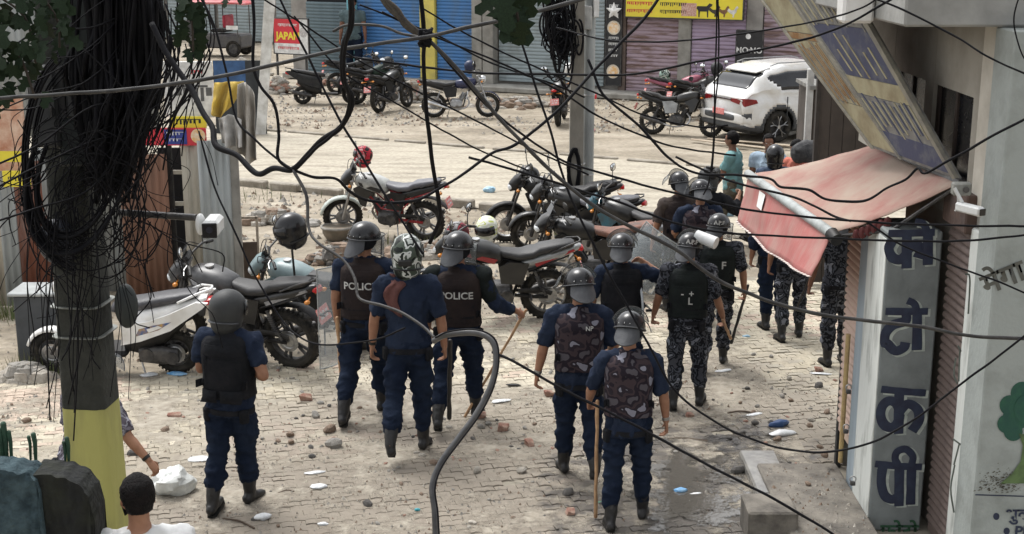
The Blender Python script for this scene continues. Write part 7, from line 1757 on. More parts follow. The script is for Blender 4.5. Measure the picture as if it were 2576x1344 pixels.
for i in range(34):       # right hand fringe
    x0 = rc.uniform(380, 520); Y = rc.uniform(7.2, 7.6); y0 = rc.uniform(-50, 120)
    wire(tg, [P(x0, y0, Y), P(x0 + rc.uniform(-20, 40), y0 + 120, Y), P(x0 - rc.uniform(0, 60), y0 + 260, Y), P(x0 - rc.uniform(40, 130), y0 + rc.uniform(300, 480), Y)], rc.choice([.0025, .0035, .005]), 4, 5)
for i in range(11):       # lines running off to the upper left
    y0 = rc.uniform(60, 520); wire(tg, [P(-60, y0 + rc.uniform(0, 120), 7.2), P(90, y0 + rc.uniform(-20, 40), 7.3), P(230, y0 - rc.uniform(20, 90), 7.4), P(330, y0 - rc.uniform(60, 190), 7.6)], rc.choice([.003, .004, .006]), 4, 5)
for i in range(26):       # long ends hanging past the lower pole
    x0 = rc.uniform(70, 400); y0 = rc.uniform(480, 620); Y = rc.uniform(7.3, 7.6)
    wire(tg, [P(x0, y0, Y), P(x0 + rc.uniform(-15, 15), y0 + 160, Y), P(x0 + rc.uniform(-25, 25), y0 + 300, Y), P(x0 + rc.uniform(-30, 30), y0 + rc.uniform(320, 540), Y)], rc.choice([.0025, .0035, .0045]), 4, 5)
tgo = stuff(tg.build('cable_tangle', cab, None, ang=180)); tgo['label'] = 'dense tangle of black cables wrapped round the concrete pole'
# coil on the middle poles
t2 = MB()
for i in range(46):
    cx, cy = rc.gauss(1410, 14), rc.gauss(70, 45); rx, ry = rc.uniform(8, 34), rc.uniform(20, 75); Y = rc.uniform(19.6, 19.9); a0 = rc.uniform(0, 6)
    wire(t2, [P(cx + rx * math.cos(a0 + 5.5 * t / 9), cy + ry * math.sin(a0 + 5.5 * t / 9), Y) for t in range(10)], rc.choice([.008, .011, .015]), 4, 3)
for i in range(14): x0 = rc.uniform(1375, 1440); wire(t2, [P(x0, -40, 19.8), P(x0 + rc.uniform(-9, 9), 60, 19.8), P(x0 * .5 + 705 + rc.uniform(-9, 9), 150, 19.85)], .012, 4, 4)
o = stuff(t2.build('cable_coil', cab, None, ang=180)); o['label'] = 'coils of old black cable bunched on the middle poles'
t3 = MB()
for i in range(7): wire(t3, [P(1444 + 13 * math.cos(a) + rc.uniform(-3, 3), 428 + 50 * math.sin(a) + rc.uniform(-4, 4), 19.85 - .05) for a in [k * .7 for k in range(10)]], .022, 5, 4)
t3.build('hanging_cable_loop', cab); o = bpy.data.objects['hanging_cable_loop']; tag(o, 'black cable loops hung low on the square concrete pole', 'cable')
# ------------------------------------------------------------ long cables
CG = 'overhead cables crossing the street'
def cable(label, pts, w_, Y0, Y1, m=cab, n=8, kink=0.0035, seed=0, name='overhead_cable'):
    L = len(pts); r_ = random.Random(seed); q = []
    for i, (a, b) in enumerate(pts): Y = Y0 + (Y1 - Y0) * i / (L - 1); q.append(P(a, b, Y))
    c = catmull(q, 10); 
    if kink: c = [p + Vector((noise.noise(p * 6 + Vector((len(label), 0, 0))), 0, noise.noise(p * 9 + Vector((0, seed, 3))))) * kink for p in c]
    rad_ = [w_ / 2 * (p.y) / FPX * (1 + .14 * noise.noise(p * 7)) for p in c]; off = c[len(c) // 2].copy(); mb = MB(); mb.tube([p - off for p in c], rad_, n); o = mb.build(name, m, ang=180); o.location = off; return tag(o, label, 'cable', CG)
cable('thick cable rising from the lower left edge to the top centre knot', [(-60, 252), (140, 238), (330, 224), (560, 192), (850, 126), (1070, 92), (1300, 42), (1500, -12)], 10, 4.5, 6.5, cab2)
cable('heavy twisted cable pair bending through the street from top to the left knot', [(878, -40), (885, 60), (864, 120), (861, 200), (886, 252), (858, 318), (800, 362), (738, 425), (690, 424), (645, 438), (600, 395), (545, 368), (536, 320), (508, 278), (480, 225), (430, 150), (380, 60)], 15, 5.2, 6.6, cab, kink=.006, seed=2)
cable('second strand of the heavy twisted pair', [(884, -40), (878, 60), (868, 122), (867, 200), (880, 254), (862, 316), (800, 368), (742, 430)], 9, 5.18, 5.8, cab, kink=.008, seed=5)
cable('cable dropping from the left knot past the officers to the grey hose', [(738, 428), (770, 490), (776, 570), (802, 612), (864, 655), (892, 700), (905, 752), (960, 768), (1010, 786), (1060, 818), (1094, 850)], 8, 5.8, 5.0, cab2, seed=3, kink=.003)
cable('thick grey looping hose in the lower centre foreground', [(1090, 858), (1125, 842), (1190, 836), (1236, 856), (1249, 900), (1236, 970), (1196, 1046), (1150, 1108), (1106, 1170), (1087, 1225), (1094, 1290), (1098, 1400)], 17, 4.6, 4.2, mat('grey_ribbed_hose', (.03, .03, .032), .4, col2=(.075, .075, .075), scale=10, bump=.1), 12, name='hose')
cable('black stripe cable tied along the grey looping hose', [(1094, 850), (1130, 834), (1190, 829), (1242, 850), (1256, 900), (1243, 972), (1203, 1048), (1157, 1112), (1112, 1174), (1094, 1228), (1101, 1290), (1106, 1400)], 5, 4.57, 4.17)
cable('straight dark cable dropping from the knot over the white motorcycle', [(1055, -40), (1068, 90), (1066, 150), (1072, 260), (1086, 400), (1102, 500), (1106, 552), (1082, 612)], 11, 6.0, 6.6)
cable('cable climbing from the white motorcycle up to the top right of the steel pole', [(738, 428), (790, 446), (845, 450), (880, 482), (935, 506), (1040, 506), (1120, 466), (1175, 432), (1240, 384), (1300, 362), (1392, 288), (1450, 228), (1500, 172), (1562, 108), (1625, 42), (1680, -40)], 8, 5.8, 7.2, kink=.003, seed=7)
cable('longest cable sweeping from the knot down to the right edge', [(1070, 92), (1150, 172), (1215, 250), (1300, 345), (1400, 442), (1500, 522), (1600, 577), (1700, 628), (1800, 702), (1900, 745), (2000, 777), (2100, 797), (2300, 820), (2450, 846), (2620, 853)], 10, 6.0, 6.0, cab2)
cable('cable from the knot crossing above the parked motorcycles to the right wall', [(960, 30), (1070, 95), (1150, 170), (1300, 200)][:2] + [(1180, 200), (1300, 300), (1400, 400)][:0] + [(1240, 200), (1380, 300)][:0] + [(1230, 270), (1390, 390), (1500, 432), (1700, 486), (1900, 530), (2150, 556), (2350, 566), (2620, 570)], 6, 6.2, 7.0)
cable('nearly level cable behind the steel pole rising to the upper right', [(860, 140), (1040, 166), (1180, 182), (1300, 186), (1450, 188), (1600, 186), (1750, 156), (1900, 128), (2100, 74), (2290, -30)], 6, 9.0, 7.5)
cable('thin level cable in front of the mauve shutters', [(1400, 70), (1500, 96), (1600, 106), (1750, 100), (1900, 80), (2060, 52), (2170, 18), (2240, -30)], 4.5, 10, 8)
cable('thin cable sagging from the pavement motorcycles under the awning tip', [(1180, 395), (1300, 430), (1430, 470), (1560, 510), (1700, 562), (1850, 588), (2100, 600), (2300, 607), (2450, 604), (2620, 586)], 6, 6.6, 6.8)
cable('lower cable running from the hose past the nearest officer to the bottom edge', [(1238, 885), (1300, 912), (1400, 972), (1530, 1035), (1640, 1094), (1740, 1148), (1830, 1196), (1960, 1262), (2140, 1372)], 8, 5.0, 4.6)
cable('loose cable curving under the steps and up the lettered pillar', [(1310, 100), (1345, 215), (1385, 330), (1425, 470), (1500, 630), (1575, 765), (1640, 885), (1700, 985), (1800, 1062), (1900, 1108), (1980, 1130), (2070, 1138), (2180, 1118), (2290, 1062), (2400, 980), (2500, 905), (2620, 812)], 6, 6.4, 5.6)
cable('kinked cable lying over the red canopy and up to the right edge', [(1480, 150), (1520, 240), (1600, 310), (1680, 395), (1750, 436), (1850, 440), (1935, 450), (1965, 470), (2030, 476), (2080, 502), (2170, 506), (2230, 474), (2280, 452), (2310, 424), (2330, 436), (2400, 395), (2450, 368), (2520, 330), (2620, 280)], 7, 7.4, 6.5, kink=.006, seed=4)
cable('cable crossing the roller tube of the awning', [(1700, 395), (1790, 440), (1870, 490), (1960, 545), (2050, 590), (2130, 615)][:1] + [(1780, 432), (1850, 460), (1930, 480), (2000, 498), (2050, 520), (2100, 545), (2140, 556)], 6, 7.4, 6.9, kink=.003, seed=9)
cable('thin vertical wire hanging in front of the teal shirted man', [(1803, -40), (1802, 100), (1798, 200), (1796, 330), (1785, 450), (1770, 490)], 4, 8.4, 8.6)
cable('second thin vertical wire beside the first over the white car', [(1806, -40), (1808, 150), (1800, 260), (1797, 360), (1790, 440)], 4, 8.2, 8.4)
cable('thin cable arcing from the top left down to the left knot', [(495, -30), (540, 70), (572, 190), (595, 300), (640, 350), (690, 395), (735, 426)], 6, 6.2, 5.9)
cable('cable looping beside the white leaning post into the left knot', [(632, -40), (640, 60), (636, 160), (655, 215), (690, 265), (702, 340), (700, 400), (738, 430)], 8, 5.9, 5.8)
cable('long thin cable from the upper left over the helmet to the road', [(690, -30), (760, 115), (820, 235), (868, 325), (920, 410), (968, 490), (1020, 570), (1064, 640)], 6, 6.4, 6.0)
cable('wire passing down beside the hanging helmet to the big black motorcycle', [(500, 330), (540, 470), (580, 560), (640, 690), (700, 790), (745, 842), (800, 866), (880, 864), (960, 850), (1020, 825)], 5, 5.8, 5.2)
cable('thin cable crossing the upper left from the zinc shed to the shutters', [(620, -30), (760, 60), (900, 150), (1050, 230), (1200, 305), (1330, 372), (1480, 440)], 4.5, 8, 9)
cable('thin sagging cable from the blue shutters to the fallen plank', [(1085, 90), (1250, 155), (1400, 225), (1500, 290), (1600, 335), (1700, 370), (1850, 392)], 5, 8, 9)
cable('upper thin cable between the blue shutters and the white car', [(1060, 20), (1200, 100), (1350, 170), (1500, 235), (1620, 290), (1760, 320), (1830, 315)], 4.5, 9, 10)
cable('thin line from the top of the yellow pillar to the steel pole', [(905, 12), (1000, 50), (1100, 90), (1240, 160), (1400, 215), (1470, 245)], 4.5, 9, 9.5)
cable('cable entering over the building slab to the right edge', [(2120, -30), (2260, 20), (2400, 90), (2480, 140), (2620, 205)], 5, 7, 6.5)
cable('loose cable end curling at the upper right corner', [(2570, -30), (2552, 40), (2556, 90), (2572, 140), (2600, 180)], 4, 7, 7)
cable('thin cable falling across the lettered pillar to the mural wall', [(2180, 558), (2260, 612), (2350, 650), (2440, 684), (2520, 712), (2620, 756)], 5, 7, 6.8)
cable('long cable from the left knot over the road dirt', [(740, 40), (860, 180), (980, 250), (1100, 320), (1210, 380), (1330, 430)], 4.5, 8, 8.5)
cable('rope like cable from the street knot to the top left with a frayed end', [(838, 78), (880, 62), (960, 66), (1010, 84), (1070, 96)], 7, 6.1, 6.0, cab2)
cable('steep thin cable left of the middle poles', [(1360, -30), (1385, 110), (1400, 180), (1420, 215), (1435, 235)], 5, 8.5, 9)
mbk = MB(); kq = P(1070, 96, 6.0)
for i in range(14): wire(mbk, [Vector((rc.uniform(-.03, .03), rc.uniform(-.02, .02), rc.uniform(-.04, .04))) for _ in range(5)], .008, 5, 4)
o = mbk.build('cable_knot', cab, ang=180); o.location = kq; tag(o, 'tight knot where the thick overhead cables meet over the yellow pillar', 'knot')
br_ = MB(); pts = [(930, -40), (985, 20), (1020, 60), (1070, 95)]
for k in range(9): wire(br_, [P(a + rc.uniform(-16, 16) * (1 - i / 3.2), b + rc.uniform(-8, 8), 6.2) - kq for i, (a, b) in enumerate(pts)], rc.uniform(.006, .012), 5, 5)
o = br_.build('cable_bundle', mat('brown_frayed_bundle', (.035, .028, .022), .8, col2=(.07, .06, .045), scale=20, bump=.3), ang=180); o.location = kq; tag(o, 'frayed brown bundle of cables reaching the knot from the top', 'cable')
# ------------------------------------------------------------ surveillance cameras
cc = P(500, 560, 7.6); o = thing('surveillance_camera', 'white box surveillance camera on a dark arm reaching out of the cable pole', 'camera', (P(530, 575, 7.3).x, 7.3, P(530, 575, 7.3).z), rad(-8)); o.rotation_euler = (rad(-2), 0, rad(4)); o.scale = (.84,) * 3; wc = mat('off_white_camera_case', (.60, .61, .60), .45, col2=(.5, .5, .49), scale=5)
MB().box((0, .10, .0), (.110, .30, .115), bev=.022).build('case', wc, o); MB().box((0, -.055, -.005), (.098, .012, .10), bev=.02).build('front_glass', mat('black_camera_glass', (.008, .008, .01), .12, bump=0), o); MB().cyl((0, -.058, 0), (0, -.064, 0), .022, 16).build('lens', mat('lens_glass', (.03, .03, .04), .05, bump=0), o)
MB().ell((-.09, .16, 0), (.035, .06, .075), 12, 8).build('mount_bracket', wc, o)
a, b = P(300, 535, 7.85), P(495, 548, 7.5); mb = MB(); mb.tube([Vector((0, 0, 0)), b - a], .020, 10); mb.v = [v + a - cpole.location for v in mb.v]; mb.build('camera_arm', dsteel, cpole)
q = P(2462, 532, 8.45); o = thing('surveillance_camera', 'small surveillance camera under the corner of the red awning', 'camera', q, rad(25)); MB().box((0, .08, 0), (.06, .22, .06), bev=.012).build('case', wc, o); MB().box((0, -.035, 0), (.05, .008, .045), bev=.01).build('front_glass', mat('black_camera_glass', (.008, .008, .01)), o); MB().tube([(0, .15, .03), (-.03, .2, .12)], .012, 8).build('mount_bracket', wc, o)
q = P(2418, 475, 8.7); o = thing('junction_box', 'square grey junction box at the wall end of the red awning', 'box', q); MB().box((0, 0, 0), (.12, .07, .085), bev=.01).build('case', mat('dirty_grey_box', (.25, .25, .23), .7, col2=(.15, .15, .13), scale=14), o); MB().cyl((.02, -.036, .0), (.02, -.044, .0), .02, 14).build('knob', dsteel, o); MB().tube([(-.02, 0, -.04), (-.01, 0, -.12), (-.03, 0, -.15)], .006, 6).build('conduit', wc, o)
# ------------------------------------------------------------ leaves
leafm = mat('dark_green_leaf', (.010, .024, .008), .6, col2=(.005, .012, .004), scale=20, bump=.2, spec=.2)
def leaf_mesh(seed):
    r = random.Random(seed); mb = MB(); n = 7; out = [(0, 0), (.35, .12), (.20, .30), (.42, .45), (.18, .55), (.22, .85), (0, 1.0)]
    mb.v = [Vector((0, y, -.10 * (y - .4) ** 2)) for x, y in out]
    for s in (-1, 1):
        b0 = len(mb.v); mb.v += [Vector((s * x * r.uniform(.8, 1.1), y, -.10 * (y - .4) ** 2 + .10 * abs(x))) for x, y in out]
        for i in range(n - 1): mb.f.append((i, i + 1, b0 + i + 1, b0 + i) if s > 0 else (i, b0 + i, b0 + i + 1, i + 1))
    me = mb.mesh('leaf', ang=180); me.materials.append(leafm); return me
lms = [leaf_mesh(k) for k in range(4)]
def branch(label, name, leaves, stems, Y, cat='branch'):
    T = thing(name, label, cat, P(stems[0][0][0], stems[0][0][1], Y)); off = Vector(T.location)
    for st_ in stems: mb = MB(); mb.tube([p - off for p in catmull([P(a, b, Y) for a, b in st_], 4)], .006, 6); mb.build('twig', mat('dark_twig', (.03, .022, .015), .9, scale=9), T, ang=180)
    for (px, py, sz, an) in leaves:
        o = bpy.data.objects.new('leaf', rc.choice(lms)); C.objects.link(o); o.parent = T; o.location = P(px, py, Y + rc.uniform(-.08, .08)) - off
        o.scale = (sz * 1.1, sz, sz); o.rotation_euler = (rad(90 + rc.uniform(-35, 35)), rad(an), rad(rc.uniform(-30, 30)))
    return T
branch('hanging sprig of broad dark green leaves at the top centre', 'leafy_sprig', [(1262, -12, .16, 170), (1290, 5, .17, 185), (1300, 30, .15, 165), (1275, 40, .12, 195), (1308, 55, .13, 178), (1250, -5, .11, 230), (1315, -10, .12, 150), (1296, -20, .14, 200), (1340, -12, .08, 110)], [[(1290, -60), (1295, 0), (1305, 60)]], 5.6)
lv = [(rc.uniform(-40, 200) * .9, rc.uniform(-40, 260) * (1 - .0 * 1), rc.uniform(.06, .13), rc.uniform(120, 240)) for _ in range(105)]
lv = [l for l in lv if l[1] < 280 - l[0] * 1.0 or rc.random() < .12]
branch('shaggy dark leaves filling the top left corner before the cable pole', 'tree_branch', lv, [[(-60, -40), (60, 40), (90, 160)], [(-60, 90), (40, 130), (90, 250)], [(60, -60), (140, 40), (150, 120)]], 6.6)
branch('narrow hanging leaves between the cable pole and the rickshaw', 'leafy_sprig', [(rc.uniform(455, 500), rc.uniform(-20, 130), rc.uniform(.06, .12), rc.uniform(160, 205)) for _ in range(20)] + [(rc.uniform(560, 640), rc.uniform(-30, -5), .06, 180) for _ in range(6)], [[(470, -60), (482, 40), (486, 130)]], 7.0)
o = thing('potted_cactus', 'cut green cactus stubs poking up behind the blue block wall', 'plant', P(80, 1130, 6.0)); off = Vector(o.location)
for (px, py, h_, w_) in ((84, 1094, .10, .011), (72, 1100, .08, .008), (168, 1104, .09, .010), (160, 1114, .08, .008), (8, 1068, .16, .013), (-2, 1084, .2, .015), (22, 1088, .12, .010)):
    a = P(px, py, 6.0) - off; mb = MB(); mb.tube([a + Vector((0, 0, -h_ * 1.4)), a + Vector((.004, 0, -.4 * h_)), a], [w_ * .7, w_, w_ * 1.15], 8, rnd=True); mb.build('stem', mat('dark_cactus_green', (.015, .06, .03), .6, col2=(.008, .03, .015), scale=20, bump=.3), o)
# grass tufts near the poles and shed
gt = MB(); rgx = random.Random(2)
for (px, py, sp_, n_) in ((1425, 590, 22, 160), (1400, 575, 14, 60), (960, 545, 14, 50), (700, 700, 20, 60), (40, 800, 40, 160), (90, 940, 50, 120), (1150, 610, 30, 60), (600, 170, 60, 200), (640, 500, 60, 40), (1040, 620, 40, 60)):
    for k in range(n_):
        g = G(px + rgx.gauss(0, sp_), py + rgx.gauss(0, 6)); h_ = rgx.uniform(.06, .26); a = rgx.uniform(0, 6.3); dx, dy = math.cos(a), math.sin(a); w_ = .007
        gt.add([(g.x - dy * w_, g.y + dx * w_, 0), (g.x + dy * w_, g.y - dx * w_, 0), (g.x + dx * h_ * .35, g.y + dy * h_ * .35, h_)], [(0, 1, 2)])
stuff(gt.build('grass', mat('dusty_green_grass', (.085, .12, .04), .9, col2=(.16, .15, .07), scale=3, bump=0), smooth=False))
# ============================================================ stones, bricks and litter
rd = random.Random(31)
def stone_mesh(seed, flat=.6, rough_=.30):
    r = random.Random(seed); mb = MB(); mb.ell((0, 0, 0), (1, .8, flat), 8, 5); off = Vector((seed * 3.3, 0, 0))
    for i, v in enumerate(mb.v):
        n_ = noise.noise(v * 1.3 + off); mb.v[i] = v * (1 + rough_ * n_ + .12 * noise.noise(v * 3 + off)); 
    me = mb.mesh('stone', ang=25); fixn(me); return me
sm = [stone_mesh(k) for k in range(9)]
stm = [mat('grey_stone', (.20, .19, .17), .9, col2=(.33, .31, .28), scale=9, bump=.5), mat('brown_stone', (.17, .12, .085), .9, col2=(.27, .2, .15), scale=9, bump=.5), mat('dark_stone', (.06, .058, .055), .9, col2=(.13, .12, .11), scale=9, bump=.5), mat('pale_mortar_lump', (.42, .39, .34), .95, col2=(.28, .25, .21), scale=9, bump=.6)]
brm = mat('broken_red_brick', (.23, .10, .07), .95, col2=(.38, .27, .21), scale=14, bump=.5)
SG = {0: ('small grey stone lying loose on the pavers', 'grey stones scattered on the pavers'), 1: ('small brown stone lying loose on the pavers', 'brown stones scattered on the pavers'), 2: ('small dark stone lying loose on the pavers', 'dark stones scattered on the pavers'), 3: ('pale lump of mortar lying loose on the pavers', 'mortar lumps scattered on the pavers')}
MC = {}
def stone(px, py, wpx, k, label=None, name='stone', z=.0, hgt=1.0):
    g = G(px, py); w_ = wpx / pxm(g.y) / 2; me0 = rd.choice(sm); key = (me0.name, k)
    if key not in MC: me = me0.copy(); me.materials.clear(); me.materials.append(stm[k] if k < 4 else brm); MC[key] = me
    o = bpy.data.objects.new(name, MC[key]); C.objects.link(o); o.location = (g.x, g.y, w_ * .42 * hgt + z); o.scale = (w_, w_ * rd.uniform(.7, 1), w_ * rd.uniform(.75, 1.05) * hgt); o.rotation_euler = (rd.uniform(-.3, .3), rd.uniform(-.3, .3), rd.uniform(0, 6.3))
    if label: tag(o, label, name)
    else: tag(o, SG[k][0], 'stone', SG[k][1])
    return o
def brick(px, py, wpx, label, yaw=None, part=1.0):
    g = G(px, py); L = .20 * part; r = random.Random(px); mb = MB(); mb.box((0, 0, 0), (L, .095, .062), bev=.012)
    for i, v in enumerate(mb.v): mb.v[i] = v + Vector((noise.noise(v * 20 + Vector((px, 0, 0))), noise.noise(v * 20 + Vector((0, px, 0))), noise.noise(v * 20))) * .026
    k = wpx * .86 / pxm(g.y) / L; o = mb.build('brick', brm); o.location = (g.x, g.y, .035 * k); o.scale = (k, k, k); o.rotation_euler = (0, 0, rad(yaw if yaw is not None else r.uniform(-15, 15))); return tag(o, label, 'brick')
brick(439, 1050, 40, 'whole dusty red brick lying between the pole and the nearest left officer', 5); brick(771, 1008, 34, 'clean red half brick lying behind the officer with the round charcoal helmet', 3, .6); brick(1266, 1084, 30, 'orange red half brick lying near the grey hose', -4, .5)
brick(1382, 996, 28, 'brick fragment just behind the purple vested officer', 10, .6); brick(1333, 1123, 24, 'red brick crumb left of the lifted boot', 20, .4); brick(1212, 1052, 26, 'red brick crumb between the stick and the boot', 0, .5); brick(1000, 1060, 22, 'red brick crumb near the raised boot sole', 8, .5); brick(1090, 1048, 22, 'red brick piece at the foot of the black baton', -8, .5)
brick(1435, 1296, 22, 'small bright red brick chip by the foot of the upright stick', 4, .4); brick(2060, 935, 24, 'brown brick piece near the peach shutter', 15, .6); brick(1735, 1050, 20, 'brown brick lump right of the nearest officer', 12, .5)
stone(840, 1125, 50, 0, 'large split grey stone with a dark end in the open middle of the yard'); stone(830, 1088, 40, 1, 'flat brown stone chip just above the split grey stone'); stone(335, 1146, 34, 2, 'greenish stone below the pointing hand'); stone(793, 1050, 34, 0, 'flat grey green stone behind the left officer'); stone(1430, 1245, 40, 2, 'dark wet broken stone under the lifted boot'); stone(1090, 1168, 26, 1, 'brown angular stone beside the grey hose'); stone(1200, 1190, 32, 3, 'crumbled pale lump right of the grey hose'); stone(1312, 1190, 30, 3, 'crumbled pale lump left of the lifted boot')
stone(635, 1115, 26, 0, 'rounded grey stone right of the left officer leg'); stone(416, 1086, 26, 1, 'brown stone near the whole dusty red brick'); stone(730, 1098, 28, 1, 'brown pebble pair at the edge of the clean pavers'); stone(2060, 975, 30, 2, 'black broken fitting on the pavers by the peach shutter', 'scrap'); stone(1858, 1190, 44, 2, 'dark rubbish lump left of the wet step', 'scrap'); stone(1895, 1186, 20, 2, 'small rubbish lump touching the wet step', 'scrap'); stone(2070, 1210, 26, 1, 'rusty brown lump on the concrete ledge', 'scrap', z=.22); stone(925, 1272, 28, 2, 'black curled scrap in the lower middle yard', 'scrap')
for (px, py, w_, k) in ((372, 983, 18, 0), (375, 990, 14, 1), (240, 985, 14, 0), (67, 1062, 24, 1), (300, 1108, 14, 1), (455, 1090, 12, 0), (700, 870 + 60, 16, 0), (735, 955, 18, 3), (760, 990, 16, 0), (806, 1018, 22, 0), (828, 1024, 18, 2), (745, 1055, 12, 2), (762, 1048, 12, 2), (700, 1113, 20, 1), (733, 1116, 26, 1), (782, 1128, 18, 2), (785, 1152, 20, 2), (660, 1106, 14, 0), (880, 1090, 14, 1), (1062, 1150, 22, 3), (1048, 1143, 18, 3), (1115, 1058, 22, 0), (1130, 1080, 20, 3), (1190, 1108, 18, 2), (1210, 1078, 24, 0), (1228, 1070, 20, 0), (1250, 1060, 14, 2), (1285, 1128, 16, 2), (1305, 1133, 16, 2), (1320, 1080, 18, 0), (1345, 1070, 16, 1), (1385, 940, 14, 0), (1262, 900, 16, 3), (1290, 905, 12, 0), (1200, 945, 12, 0), (1360, 900, 12, 2), (1418, 868, 14, 2), (1895, 895, 14, 0), (1940, 900, 16, 0), (1985, 955, 18, 3), (1880, 980, 16, 2), (1862, 1015, 14, 1), (1968, 1000, 18, 0), (1990, 1010, 16, 1), (1895, 1040, 18, 1), (1905, 1025, 16, 0), (1938, 1065, 18, 2), (1900, 1068, 24, 2), (1870, 1090, 14, 2), (1930, 1095, 20, 0), (1955, 1110, 26, 1), (2040, 1060, 20, 3), (2080, 1040, 22, 1), (1835, 1105, 16, 2), (1700, 1140, 16, 0), (1690, 1190, 14, 2), (1740, 1230, 14, 2), (1680, 1262, 12, 2), (1650, 1200, 12, 2), (1490, 1185, 14, 2), (1512, 1270, 16, 2), (1340, 1215, 12, 0), (1230, 1260, 12, 0), (1290, 1305, 14, 1), (1370, 1300, 12, 2), (1180, 1330, 18, 3), (950, 1300 + 20, 16, 0), (905, 1240, 12, 1), (680, 1240, 12, 2), (640, 1310, 18, 2), (700, 1325, 14, 1), (520, 1325, 12, 0), (600, 1130, 12, 1), (800, 1180, 12, 3), (1010, 1220, 16, 1), (990, 1185, 10, 0), (1060, 1245, 14, 1), (1140, 1235, 12, 0), (840, 1010, 12, 0), (905, 1030, 16, 1), (500, 1010, 12, 0), (470, 985, 14, 3), (330, 1010, 12, 1), (180, 1010, 14, 0), (90, 1000, 12, 0), (30, 1020, 14, 1), (380, 1030, 12, 0), (425, 1120, 10, 1)):
    stone(px, py, w_, k)
for i in range(90):
    cx_, cy_ = rd.choice([(760, 1080), (640, 1100), (1220, 1070), (1300, 1120), (1000, 1140), (1900, 1060), (1890, 990), (720, 1030), (430, 1000), (1450, 1230), (1850, 1180), (1100, 900)]); px = rd.gauss(cx_, 90); py = min(1335, max(900, rd.gauss(cy_, 45))); stone(px, py, rd.uniform(5, 13) * (py + 180) / 1300, rd.choice([0, 0, 1, 2, 3]))
for i in range(46):
    cx_, cy_ = rd.choice([(760, 1060), (1220, 1080), (1020, 1070), (450, 1070), (1350, 1110), (1900, 1050), (1150, 1180)]); o = stone(rd.gauss(cx_, 110), min(1330, max(900, rd.gauss(cy_, 50))), rd.uniform(7, 15), 4, 'x'); o.name = 'brick_chip'; tag(o, 'small chip of red brick lying loose on the pavers', 'brick chip', 'brick chips scattered on the pavers')
# litter
plas = mat('crumpled_white_plastic', (.70, .71, .72), .35, col2=(.50, .52, .53), scale=12, bump=.5, bscale=30)
clearp = glass('clear_plastic_film', (.8, .83, .84), .62, .25)
def crumple(px, py, wpx, m, label, name='plastic_bag', h=.35, seed=0, asp=.6, z=0):
    g = G(px, py); r = wpx / pxm(g.y) / 2; mb = MB(); mb.ell((0, 0, 0), (r, r * asp, r * h), 22, 14)
    o_ = Vector((seed * 2.7, seed, 0))
    for i, v in enumerate(mb.v):
        q = Vector((v.x / r, v.y / r, v.z / r)); s_ = 1 + .30 * noise.noise(q * 1.6 + o_) - .22 * abs(noise.noise(q * 4 + o_)) - .08 * abs(noise.noise(q * 9 + o_)); mb.v[i] = Vector((v.x * s_, v.y * s_, max(v.z * s_, -r * h * .6)))
    o = mb.build(name, m, ang=30); o.location = (g.x, g.y, r * h * .6 + z + .006); o.rotation_euler = (0, 0, rd.uniform(-.4, .4)); return tag(o, label, name.replace('_', ' '))
bigb = mat('bulging_clear_bag', (.66, .68, .66), .25, col2=(.45, .46, .44), scale=6, bump=.6, bscale=22)
crumple(438, 1240, 112, bigb, 'large inflated clear plastic bag beside the boy', h=.72, seed=3, asp=.8)
crumple(505, 1158, 72, clearp, 'flat clear plastic sheet left of the left officer', 'plastic_sheet', .12, 4); crumple(792, 1192, 62, plas, 'narrow white plastic strip in the lower middle yard', 'plastic_sheet', .10, 5, .3); crumple(802, 1228, 48, plas, 'torn white plastic bag just under the narrow strip', h=.22, seed=6); crumple(662, 1308, 46, plas, 'round crumpled white bag near the bottom edge', h=.4, seed=7); crumple(812, 1322, 30, plas, 'small white scrap at the bottom edge', 'plastic_scrap', .3, 8); crumple(1188, 1318, 26, stm[3], 'crumbling pale scrap at the bottom edge right of the white one', 'plastic_scrap', .3, 9)
crumple(1258, 1012, 60, plas, 'curved white plastic tray behind the bamboo stick', 'plastic_tray', .10, 10, .35); crumple(1820, 935, 50, plas, 'flat white paper near the batons', 'paper', .06, 11, .4); crumple(2065, 942, 60, plas, 'long white paper strip by the peach shutter', 'paper', .06, 12, .25); crumple(1898, 1045, 46, plas, 'white card between the stones before the steps', 'card', .08, 13, .4); crumple(1877, 850, 20, mat('pale_blue_plastic', (.35, .55, .7), .4), 'pale blue plastic scrap right of the batons', 'plastic_scrap', .4, 14)
crumple(1712, 1240, 36, mat('blue_plastic', (.10, .32, .60), .4, col2=(.3, .5, .7), scale=14), 'crumpled blue plastic on the wet ground', 'plastic_scrap', .4, 15); crumple(1748, 1246, 44, plas, 'white wet tissue beside the blue plastic', 'tissue', .12, 16, .3); crumple(1050, 1287, 16, mat('turquoise_plastic', (.05, .38, .45), .4), 'tiny turquoise plastic piece right of the hose', 'plastic_scrap', .6, 17); crumple(1492, 1140, 14, mat('green_plastic', (.03, .25, .14), .4), 'small green bottle cap between the two camouflage vests', 'plastic_scrap', .7, 18); crumple(1520, 1268, 34, mat('green_plastic', (.03, .25, .14)), 'flattened green plastic by the upright stick', 'plastic_scrap', .2, 19, .4)
